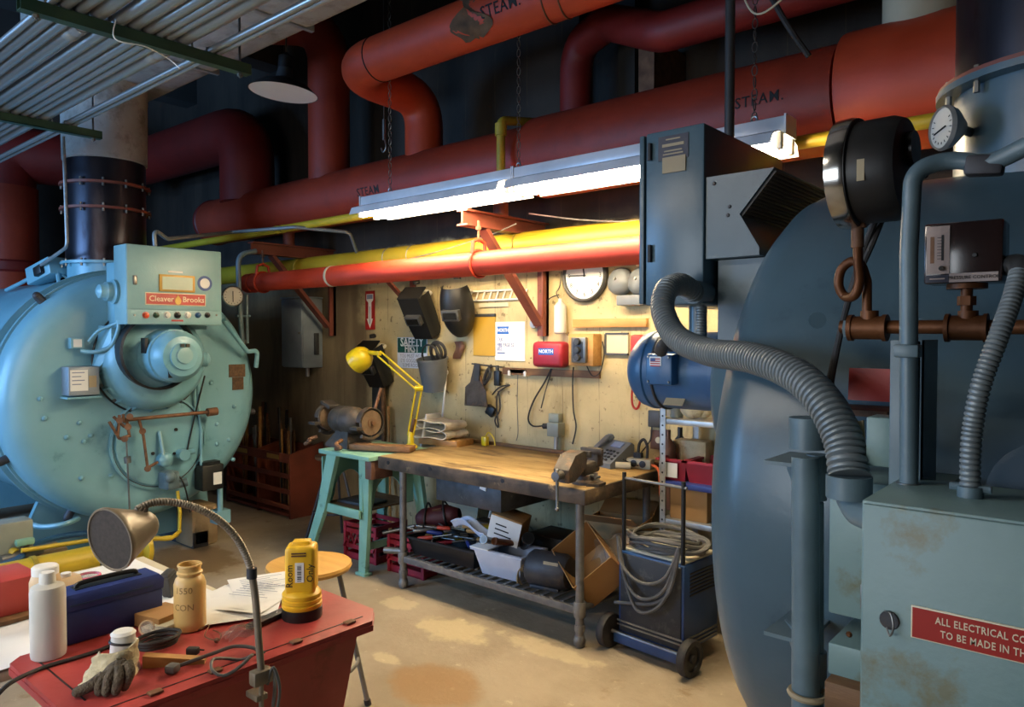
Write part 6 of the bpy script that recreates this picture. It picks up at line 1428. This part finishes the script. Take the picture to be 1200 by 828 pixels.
MB().bx(lx0+.05, lx1-.05, .62, 1.3, 0, .1, .01).build('base', 'red_paint', tb)
# ---- things on the lid
def put(name, label, cat, px, py, z=LT, rz=0, group=None): return thing(name, label, cat, at(px, py, z=z), rz, group)
la = put('lantern', 'yellow handheld lantern standing face down on its black rim', 'flashlight', 354, 722, rz=.12+YAW)
lmb().lathe([(.054, 0), (.056, .004), (.056, .03), (.053, .031)], (0, 0, 0), n=36).build('lens_rim', 'black', la)
lmb().lathe([(.053, .03), (.0555, .034), (.0555, .043), (.052, .045), (.052, .047), (.055, .049), (.055, .057), (.051, .059), (.051, .061), (.054, .063), (.054, .071), (.046, .08), (.03, .083)], (0, 0, 0), n=36).build('head_ring', 'yellow_torch', la)
lmb().box((0, 0, .14), (.083, .075, .135), None, .012, 3).build('body', 'yellow_torch', la)
lmb().box((-.0, .01, .208), (.05, .035, .018), None, .005).build('top_switch', 'yellow_torch', la)
lmb().bx(-.012, .012, -.0395, -.037, .11, .165).build('barcode_label', 'paper', la)
for k in range(10): lmb().bx(-.006, .005, -.0402, -.0394, .114+k*.0046, .114+k*.0046+(.0026 if k % 3 else .0014)).build('barcode_bar', 'ink_black', la)
for z in (.182, .189): lmb().bx(-.022, .018, -.0395, -.037, z, z+.004).build('grip_slot', 'rusty', la)
def ltext(s, size, o, r, u, m_, par, **k):
    mw = wm(par); text(s, size, mw @ V(o), mw.to_3x3() @ V(r), mw.to_3x3() @ V(u), m_, par, **k)
ltext('Room', .026, (-.027, -.0385, .128), (0, 0, 1), (-1, 0, 0), 'ink_black', la, ext=.0004)
ltext('Only', .026, (.029, -.0385, .135), (0, 0, 1), (-1, 0, 0), 'ink_black', la, ext=.0004)
ja = put('jar', 'amber-yellow plastic jar without a lid and with faint marker writing', 'jar', 223, 736)
lmb().lathe([(.034, 0), (.04, .004), (.041, .012), (.041, .125), (.036, .14), (.029, .147), (.029, .152), (.033, .153), (.033, .157), (.029, .16), (.029, .172), (.032, .174), (.031, .178), (.026, .178), (.026, .15), (.035, .13), (.036, .01), (.001, .008)], (0, 0, 0), n=36).build('body', 'jar_plastic', ja)
for s, z in (('1550', .115), ('CON', .07)):
    c = wm(ja).translation; a0 = -PI/2+YAW
    text(s, .024, (0, 0, 0), (1, 0, 0), (0, 0, 1), 'jar_ink', ja, ext=.0003, wrap=lambda x, y, zz, z=z: V((c.x+(.0413+zz)*math.cos(a0+x/.041), c.y+(.0413+zz)*math.sin(a0+x/.041), c.z+z+y)))
bo = put('squeeze_bottle', 'white squeeze bottle with a round cap at the lid corner', 'bottle', 57, 769)
lmb().lathe([(.033, 0), (.038, .004), (.0395, .012), (.0395, .165), (.036, .178), (.022, .184), (.017, .186)], (0, 0, 0), n=36).build('body', 'bottle_white', bo)
lmb().lathe([(.018, .185), (.0185, .19), (.0175, .206), (.016, .212), (.001, .213)], (0, 0, 0), n=24).build('cap', 'white', bo)
bb_ = thing('cash_box', 'dark blue plastic box with a black carrying handle', 'box', at(133, 740, z=LT)+V((-.04, 0, 0)), PI/2+.02)
lmb().box((0, 0, .045), (.26, .1, .09), None, .008).build('lower_half', 'blue_plastic', bb_)
lmb().rings([[V((sx*l_, sy*w_, z)) for sx, sy in ((-1, -1), (1, -1), (1, 1), (-1, 1))] for l_, w_, z in ((.13, .051, .088), (.131, .052, .115), (.122, .043, .128), (.05, .03, .13))]).build('lid', 'blue_plastic', bb_)
lmb().bx(-.11, .1, -.0535, -.05, .1, .104).build('lid_ridge', 'welder_blue', bb_)
lmb().tube(spl([(-.075, 0, .128), (-.07, -.0, .14), (0, 0, .143), (.07, 0, .14), (.075, 0, .128)], 5), .0065, 8).build('handle', 'black', bb_)
lmb().bx(-.085, .085, -.018, .018, .129, .1315).build('handle_recess', 'black', bb_)
# cotton glove draped over a cup
cu = put('cup', 'white plastic cup upside down under the cotton glove', 'cup', 145, 785)
lmb().lathe([(.036, 0), (.036, .006), (.032, .02), (.026, .085), (.028, .09), (.022, .096), (.001, .096)], (0, 0, 0), n=28).build('body', 'white', cu)
lmb().tor((0, 0, .07), .0295, .003, (0, .15, 1), 24, 6).build('rubber_band', 'black', cu)
gl = put('work_glove', 'dirty cotton work glove slumped over the white cup', 'glove', 138, 798, rz=YAW+.33)
def gcuff(u, v):     # cuff and back of the hand draped over the front of the cup
    a = PI*(1.12-1.2*u)+PI; n = noise.noise(V((u*5, v*4, 3)))*.007
    r = .036+.016*v+n; return V((-.002+r*1.12*math.cos(a)-.012*v, .012+r*math.sin(a)*1.05-.012*v*v, .088-.07*v-.02*u*(1-v)+n))
lmb().grid(gcuff, 26, 14, .004).build('cuff', 'cotton', gl)
lmb().grid(lambda u, v: V((-.035-.035*u+.004*math.sin(9*v), -.02+.035*(v-.5)-.01*u, .03*(1-u)**1.5+.006+.006*math.sin(PI*v))), 10, 10, .005).build('cuff_flap', 'cotton', gl)
def gpalm(u, v):
    a = 2*PI*u; e = math.sin(PI*min(max(v, .03), .97))**.5; n = noise.noise(V((u*5, v*4, 9)))*.005
    return V((.012-.02*v+(.03*e+n)*math.cos(a), -.036-.01*v+(.016*e+n)*math.sin(a), .066-.056*v))
lmb().grid(gpalm, 26, 14).build('palm', 'cotton_grip', gl)
for k, (pts_, r, m_) in enumerate((([(.026, -.04, .055), (.034, -.056, .04), (.024, -.064, .014)], .0115, 'cotton_grip'), ([(.012, -.046, .05), (.014, -.066, .034), (.008, -.074, .012)], .012, 'cotton_grip'), ([(-.002, -.046, .045), (-.008, -.064, .03), (-.01, -.075, .012)], .0115, 'cotton_grip'), ([(-.012, -.044, .04), (-.026, -.058, .026), (-.026, -.066, .011)], .011, 'cotton_grip'), ([(-.02, -.045, .035), (-.045, -.056, .022), (-.07, -.058, .013)], .0125, 'cotton_grip'))):
    P = spl(pts_, 5); lmb().tube(P, [r*(1.12-.22*i/len(P)) for i in range(len(P))], 10).sph(pts_[-1], r*.92, n=10).build('finger' if k < 4 else 'thumb', m_, gl)
# wooden wedge, magnifier, cords, papers
wd = thing('wood_strip', 'pale wooden wedge strip lying in front of the cord coil', 'wood strip', at(205, 778, z=LT), YAW+.18)
lmb().prism([(-.07, -.012, 0), (.07, -.012, 0), (.07, -.012, .01), (-.07, -.012, .03)], (0, .024, 0)).build('strip', 'wood', wd)
mg = thing('loupe', 'round clear magnifier lens with a clear handle tilted by the blue box', 'magnifier', at(172, 748, z=LT)+V((0, 0, .012)), YAW)
lmb().tor((0, 0, .017), .017, .0025, (.4, -1, .3), 24, 6).build('ring', 'amber', mg)
lmb().lathe([(.016, -.002), (.016, .002)], (0, 0, .017), (.4, -1, .3), 24).build('lens', 'clear', mg)
lmb().cyl((.015, -.0, .016), (.07, .01, .006), .006, n=10).build('handle', 'plastic_clear', mg)
cc = at(190, 760, z=LT)
ck = thing('cord_coil', 'coil of dark cord lying behind the wooden wedge strip', 'cord', cc)
for k in range(3): MB().tube(spl([cc+V((.03*math.cos(a)*(1+.12*k)-.02, .045*math.sin(a)*(1+.1*k), .008+.009*k)) for a in [2*PI*j/8 for j in range(8)]], 4, True), .0045, 6, closed=True).build('turn', 'rubber', ck)
q = at(226, 762, z=LT+.012); MB().box(q, (.03, .018, .018), (0, 0, .6), .004).cyl(q+V((0, .01, 0)), q+V((.018, .02, 0)), .002, n=6).solo('small_plug', 'rubber', 'small black plug at the end of the cord coil', 'plug')
q = at(212, 785, z=LT)
MB().tube(spl([q+V((.0, -.02, .012)), at(250, 765, z=LT+.02), at(275, 757, z=LT+.02), at(300, 760, z=LT+.01), at(318, 775, z=LT-.02), at(322, 805, z=LT-.06), at(318, 840, z=LT-.12)], 8), .0045, 6).box(q+V((0, -.02, .012)), (.028, .028, .02), (0, 0, .5), .006).solo('lamp_cord', 'grey_cord', 'dark cord with a plug end leading to the gooseneck lamp clamp', 'cord')
MB().tube(spl([at(272, 776, z=LT+.012)+V((.0, 0, .012*math.sin(a*2)))+V((.035*math.cos(a), .05*math.sin(a), 0)) for a in [2*PI*j/8 for j in range(8)]], 4, True), .004, 6, closed=True).solo('cord_loop', 'grey_cord', 'single loop of dark cord beside the gooseneck lamp pole', 'cord')
MB().tube(spl([at(-10, 822, z=LT-.02), at(12, 800, z=LT+.006), at(50, 782, z=LT+.005), at(90, 770, z=LT+.005), at(115, 762, z=LT+.005), at(140, 752, z=LT+.005)], 8), .005, 6).solo('extension_lead', 'rubber', 'thick black cord running over the lid corner past the white bottle', 'cord')
MB().tube(spl([at(232, 738, z=LT+.005), at(245, 732, z=LT+.015), at(240, 745, z=LT+.005), at(256, 750, z=LT+.01), at(258, 742, z=LT+.012), at(250, 738, z=LT+.006)], 6), .0018, 6).sph(at(254, 750, z=LT+.006), .007, n=8).solo('twisted_wire', 'rusty', 'tangle of thin rusty wire in front of the amber jar', 'wire')
random.seed(8)
for k in range(7):
    c = at(265+8*k-3*(k % 3), 707-3*k+7*(k % 2), z=LT+.002+.0016*k); a = YAW+random.uniform(-.5, .5); mm_ = M.Rotation(a, 3, 'Z')
    pn = thing('paper_sheet', 'white printed sheet in the loose pile behind the yellow lantern', 'paper', c, a, 'loose papers on the red lid')
    lmb().grid(lambda u, v: V(((u-.5)*.2, (v-.5)*.26, .006*math.sin(4*u+k)*math.sin(3*v+.5*k)**2+.0045)), 8, 8).build('sheet', 'paper', pn)
    if k >= 5:
        for j in range(7): lmb().bx(-.07, .06-.02*(j % 3), -.03+j*.018, -.0275+j*.018, .0125, .0128).build('print_line', 'ink_grey', pn)
MB().grid(lambda u, v: at(280, 742, z=LT+.004)+V(((u-.5)*.06, (v-.5)*.08, .022*math.sin(PI*u)*math.sin(PI*v)+.006*math.sin(19*u+7*v))), 14, 14).solo('plastic_scrap', 'plastic_clear', 'crumpled clear plastic scrap beside the gooseneck lamp', 'plastic')
MB().box(at(322, 725, z=LT+.008)+V((-.02, .0, 0)), (.03, .16, .014), (0, 0, .25), .003).solo('flat_file', 'tank_grey', 'dark flat bar beside the yellow lantern', 'bar')
# gooseneck lamp
gn = thing('gooseneck_lamp', 'tan gooseneck work lamp clamped to the red lid', 'lamp', (lx1-.01, .99, LT))
pw = [(307, 792, 1.74), (304, 760, 1.74), (301, 720, 1.745), (298, 690, 1.75), (292, 660, 1.75), (277, 630, 1.74), (255, 608, 1.72), (228, 594, 1.70), (200, 588, 1.68), (178, 589, 1.66), (160, 597, 1.64)]
P = spl([atw(*q) for q in pw], 8)
n1 = int(len(P)*.36)
MB().tube(P[:n1+1], .0085, 12).build('pole', 'tan_lamp', gn)
MB().corr(P[n1:], .0085, .006, .16, 10).build('flexible_neck', 'gooseneck', gn)
MB().cyl(P[n1]-V((0, 0, .012)), P[n1]+V((0, 0, .012)), .012, n=12).build('collar', 'tank_grey', gn)
c = atw(306, 792, 1.74)
MB().box(c, (.03, .05, .035), None, .006).box(c+V((-.02, 0, -.05)), (.05, .03, .015), None, .003).cyl(c+V((0, 0, -.08)), c, .006, n=8).build('clamp', 'tan_lamp', gn)
MB().tube(spl([c+V((.01, .01, -.02)), c+V((.02, .02, .02)), c+V((.03, .03, -.04)), c+V((.01, .02, -.14))], 6), .004, 6).build('cord', 'grey_cord', gn)
lc = atw(129, 632, 1.58); vw = (lc-V((0, 0, EYE))).normalized(); vr = vw.cross(V((0, 0, 1))).normalized(); vu = vr.cross(vw)
ax = (vr*-.80-vu*.26-vw*.54).normalized(); he = lc-ax*.105
sh = MB().lathe([(.001, -.004), (.022, 0), (.03, .008), (.036, .02), (.05, .055), (.066, .092), (.07, .1), (.07, .107), (.066, .107), (.05, .06), (.03, .02), (.001, .014)], he, ax, 36).build('shade', 'tan_lamp', gn)
MB().lathe([(.066, .105), (.001, .1)], he, ax, 32).build('lens_screen', 'lamp_mesh', sh)
ne = P[-1]; MB().cyl(ne, he+ax*.03+CU*.03, .014, n=14).cyl(ne+(he-ne)*.1, ne+(he-ne)*.3, .018, n=14).build('neck_socket', 'tan_lamp', gn)
# ================================================================= table with drawings beyond the tub
tt = thing('drawing_table', 'low table covered by white drawing sheets behind the red tub', 'table', (-2.5, .75, 0))
MB().bx(-2.86, -2.135, .15, 1.2, .79, .815, .003).build('table_top', 'cream', tt)
for x, y in ((-2.8, .22), (-2.2, .22), (-2.8, 1.13), (-2.2, 1.13)): MB().bx(x-.02, x+.02, y-.02, y+.02, 0, .79).build('leg', 'tank_grey', tt)
for k, (x, y, a, L, W, lab) in enumerate(((-2.5, .72, .03, .66, .9, 'large blank white drawing sheet spread on the table'), (-2.42, .9, -.08, .5, .45, 'smaller white sheet lying on the large drawing sheet'), (-2.25, .62, .1, .22, .5, 'white sheet at the table edge under the red box'))):
    t = MB(True).grid(lambda u, v: V(((u-.5)*L, (v-.5)*W, .0015+.002*k+.002*math.sin(5*u+k)*math.sin(4*v))), 10, 10).solo('drawing_sheet', 'paper', lab, 'paper', 'drawing sheets', loc=(x, y, .816), rz=a)
q = at(6, 722, z=.82)
rbx = thing('red_wood_box', 'dark red wooden block with a round hole at the table edge', 'box', (q.x-.05, q.y-.02, .82), .05)
lmb().bx(-.09, .09, -.13, .1, .012, .115, .004).build('block', 'red_paint', rbx); lmb().cyl((.02, -.02, .105), (.02, -.02, .1165), .028, n=24).build('hole', 'black', rbx)
lmb().bx(-.1, .13, -.14, .13, 0, .012, .002).build('base_board', 'wood_dark', rbx)
b2 = thing('amber_bottle', 'pale amber bottle with a flat white lid behind the white squeeze bottle', 'bottle', at(54, 733, z=.82))
lmb().lathe([(.034, 0), (.04, .006), (.04, .13), (.035, .145), (.033, .15)], (0, 0, 0), n=28).build('body', 'amber', b2)
lmb().lathe([(.034, .15), (.034, .17), (.03, .174), (.001, .174)], (0, 0, 0), n=28).build('lid', 'white', b2)
b3 = thing('cream_box', 'cream rounded container just behind the amber bottle', 'container', at(78, 722, z=.82), .3); lmb().rings([[V((sx*l_, sy*.03, z)) for sx, sy in ((-1, -1), (1, -1), (1, 1), (-1, 1))] for l_, z in ((.05, 0), (.04, .09), (.02, .12))]).build('body', 'amber', b3); lmb().cyl((0, 0, .118), (0, 0, .13), .014, n=14).build('cap', 'white', b3)
pk = thing('pink_cup', 'small clear and pink cup on the drawing sheets', 'cup', at(104, 697, z=.823))
lmb().lathe([(.026, 0), (.032, .06), (.033, .06), (.033, .066), (.03, .066), (.024, .004)], (0, 0, 0), n=24, caps=False).build('body', 'plastic_clear', pk); lmb().tor((0, 0, .062), .033, .004, (0, 0, 1), 24, 6).build('rim', 'pink', pk); lmb().lathe([(.024, .001), (.025, .02), (.001, .02)], (0, 0, 0), n=20).build('contents', 'pink', pk)
dk = thing('stapler', 'dark stapler standing on end behind the blue box', 'stapler', at(198, 697, z=.823), .6)
lmb().box((0, 0, .04), (.03, .05, .08), (.2, 0, 0), .008).box((.012, 0, .035), (.012, .05, .07), (.25, 0, 0), .003).build('body', 'dark_grey', dk)
MB().box(at(190, 722, z=LT+.02), (.1, .1, .035), (0, 0, .25), .002).solo('open_carton', 'cardboard', 'small tan carton behind the amber jar', 'box')
MB().box(at(195, 733, z=LT+.012), (.06, .11, .022), (0, 0, .2), .002).solo('paper_block', 'cream', 'cream notepad block between the blue box and the amber jar', 'notepad')
MB().sph(at(157, 680, z=.835), .012, (1, 1, 1.1), 10).cyl(at(157, 680, z=.823), at(157, 680, z=.84), .006, n=8).solo('purple_knob', 'red_bag', 'tiny dark purple knob on the drawing sheet', 'knob')
# ================================================================= floor piping by the left boiler
fp_ = thing('floor_gas_pipe', 'thick yellow gas pipe low over the floor in front of the pale blue-green boiler', 'pipe', (-5.0, 1.6, .17))
yb_ = at(112, 650, x=-5.0)
MB().tube(arc_path([(-5.7, 1.0, .25), (-5.0, 1.15, .25), (-5.0, yb_.y, .25)], .18), .078, 24).build('pipe_run', 'yellow_pipe', fp_)
MB().cyl((-5.0, 1.45, .25), (-5.0, 1.475, .25), .086, n=24).build('joint_ring', 'yellow_dull', fp_)
MB().cyl((-5.0, yb_.y, .25), (-5.0, yb_.y+.09, .25), .062, n=20).build('union', 'tank_grey', fp_)
MB().cyl((-5.0, yb_.y+.09, .25), (-5.0, yb_.y+.28, .25), .07, n=24).build('pipe_run', 'yellow_pipe', fp_)
MB().lathe([(.07, 0), (.12, .02), (.12, .05), (.07, .07)], (-5.0, yb_.y+.26, .25), (0, 1, 0), 24).build('flange', 'yellow_pipe', fp_)
for y in (1.3, 2.05): MB().bx(-5.05, -4.95, y-.03, y+.03, 0, .175).build('pipe_support', 'tank_grey', fp_)
MB().tube(arc_path([at(25, 645, x=-5.15), at(110, 632, x=-5.15), at(200, 631, x=-5.1), at(211, 622, x=-5.15)], .05), .014, 10).solo('thin_floor_pipe', 'yellow_pipe', 'thin yellow pipe running above the thick floor gas pipe', 'pipe')
va = thing('gas_valve', 'small green-handled valve among the floor pipes beside the boiler', 'valve', at(28, 640, x=-5.2))
q = at(28, 645, x=-5.2)
MB().box(at(28, 634, x=-5.2), (.08, .1, .04), None, .01).build('handle', 'mint', va); MB().cyl(q+V((0, -.12, -.03)), q+V((0, .1, -.01)), .03, n=12).cyl(q+V((0, 0, -.04)), q+V((0, 0, .05)), .02, n=10).build('body', 'steel', va)
MB().cyl(q+V((0, 0, -.05)), (q.x, q.y, 0), .02, n=10).build('support_stub', 'tank_grey', va)
MB().tube(spl([at(-8, 665, x=-5.1), at(20, 655, x=-5.15), at(45, 636, x=-5.3), at(80, 627, x=-5.45), at(110, 624, x=-5.5)], 8), .02, 8).solo('blue_hose', 'blue_motor', 'blue hose lying along the floor pipes', 'hose')
MB().cyl(at(-5, 632, x=-5.3), at(18, 648, x=-5.2), .03, n=12).solo('yellow_stub', 'yellow_pipe', 'short yellow pipe stub slanting to the green valve', 'pipe')
q = at(8, 625, x=-5.28); wb = thing('white_meter', 'pale grey meter box among the floor pipes', 'meter', (q.x, q.y, 0)); MB().bx(q.x-.08, q.x+.08, q.y-.12, q.y+.12, q.z-.15, q.z+.08, .01).build('body', 'outlet_grey', wb); MB().cyl((q.x, q.y, 0), (q.x, q.y, q.z-.15), .03, n=10).build('stem', 'tank_grey', wb)
MB().bx(-5.42, -5.2, 1.55, 1.72, 0, .3, .02).solo('concrete_pad', 'concrete_block', 'pale concrete pad block under the boiler edge', 'block')

# a few more things on and under the lower bench shelf
t = thing('castor_wheel', 'black rubber wheel lying on the floor under the bench shelf', 'wheel', (at(515, 668, z=.03).x, at(515, 668, z=.03).y+.06, 0))
c = wm(t).translation; MB().lathe([(.05, 0), (.075, .004), (.08, .02), (.08, .05), (.075, .066), (.05, .07), (.045, .04), (.001, .04)], c, (0, 0, 1), 28).build('tyre', 'rubber', t); MB().lathe([(.02, .03), (.02, .075), (.008, .076)], c, (0, 0, 1), 14).build('hub', 'steel', t)
random.seed(21)
for k, (x, y, z, L, m_, lab) in enumerate(((-3.2, 3.5, SH+.2, .36, 'wood', 'pale wooden batten lying across the back of the tool tray'), (-3.38, 3.55, SH+.19, .42, 'wood_dark', 'dark wooden batten lying across the back of the tool tray'), (-3.08, 3.48, SH+.22, .3, 'yellow_lamp', 'yellow rod lying over the tray by the white tub'), (-2.98, 3.55, SH+.19, .34, 'tank_grey', 'dark iron bar lying over the tray by the white tub'))):
    MB(True).box((0, 0, 0), (L, .035, .022), (0, random.uniform(-.15, .1), 0), .003).solo('batten', m_, lab, 'bar', loc=(x, y, z), rz=random.uniform(-.5, .7))
t = thing('paint_can', 'dented steel paint can at the back of the lower shelf under the drawer', 'can', (-3.02, 3.68, SH))
lmb().lathe([(.07, 0), (.073, .004), (.07, .01), (.07, .16), (.074, .165), (.066, .17), (.001, .165)], (0, 0, 0), n=28).build('body', 'steel', t)
lmb().tube(spl([(-.072, 0, .13), (-.06, -.04, .2), (0, -.05, .23), (.06, -.04, .2), (.072, 0, .13)], 6), .003, 6).build('bail', 'steel', t)
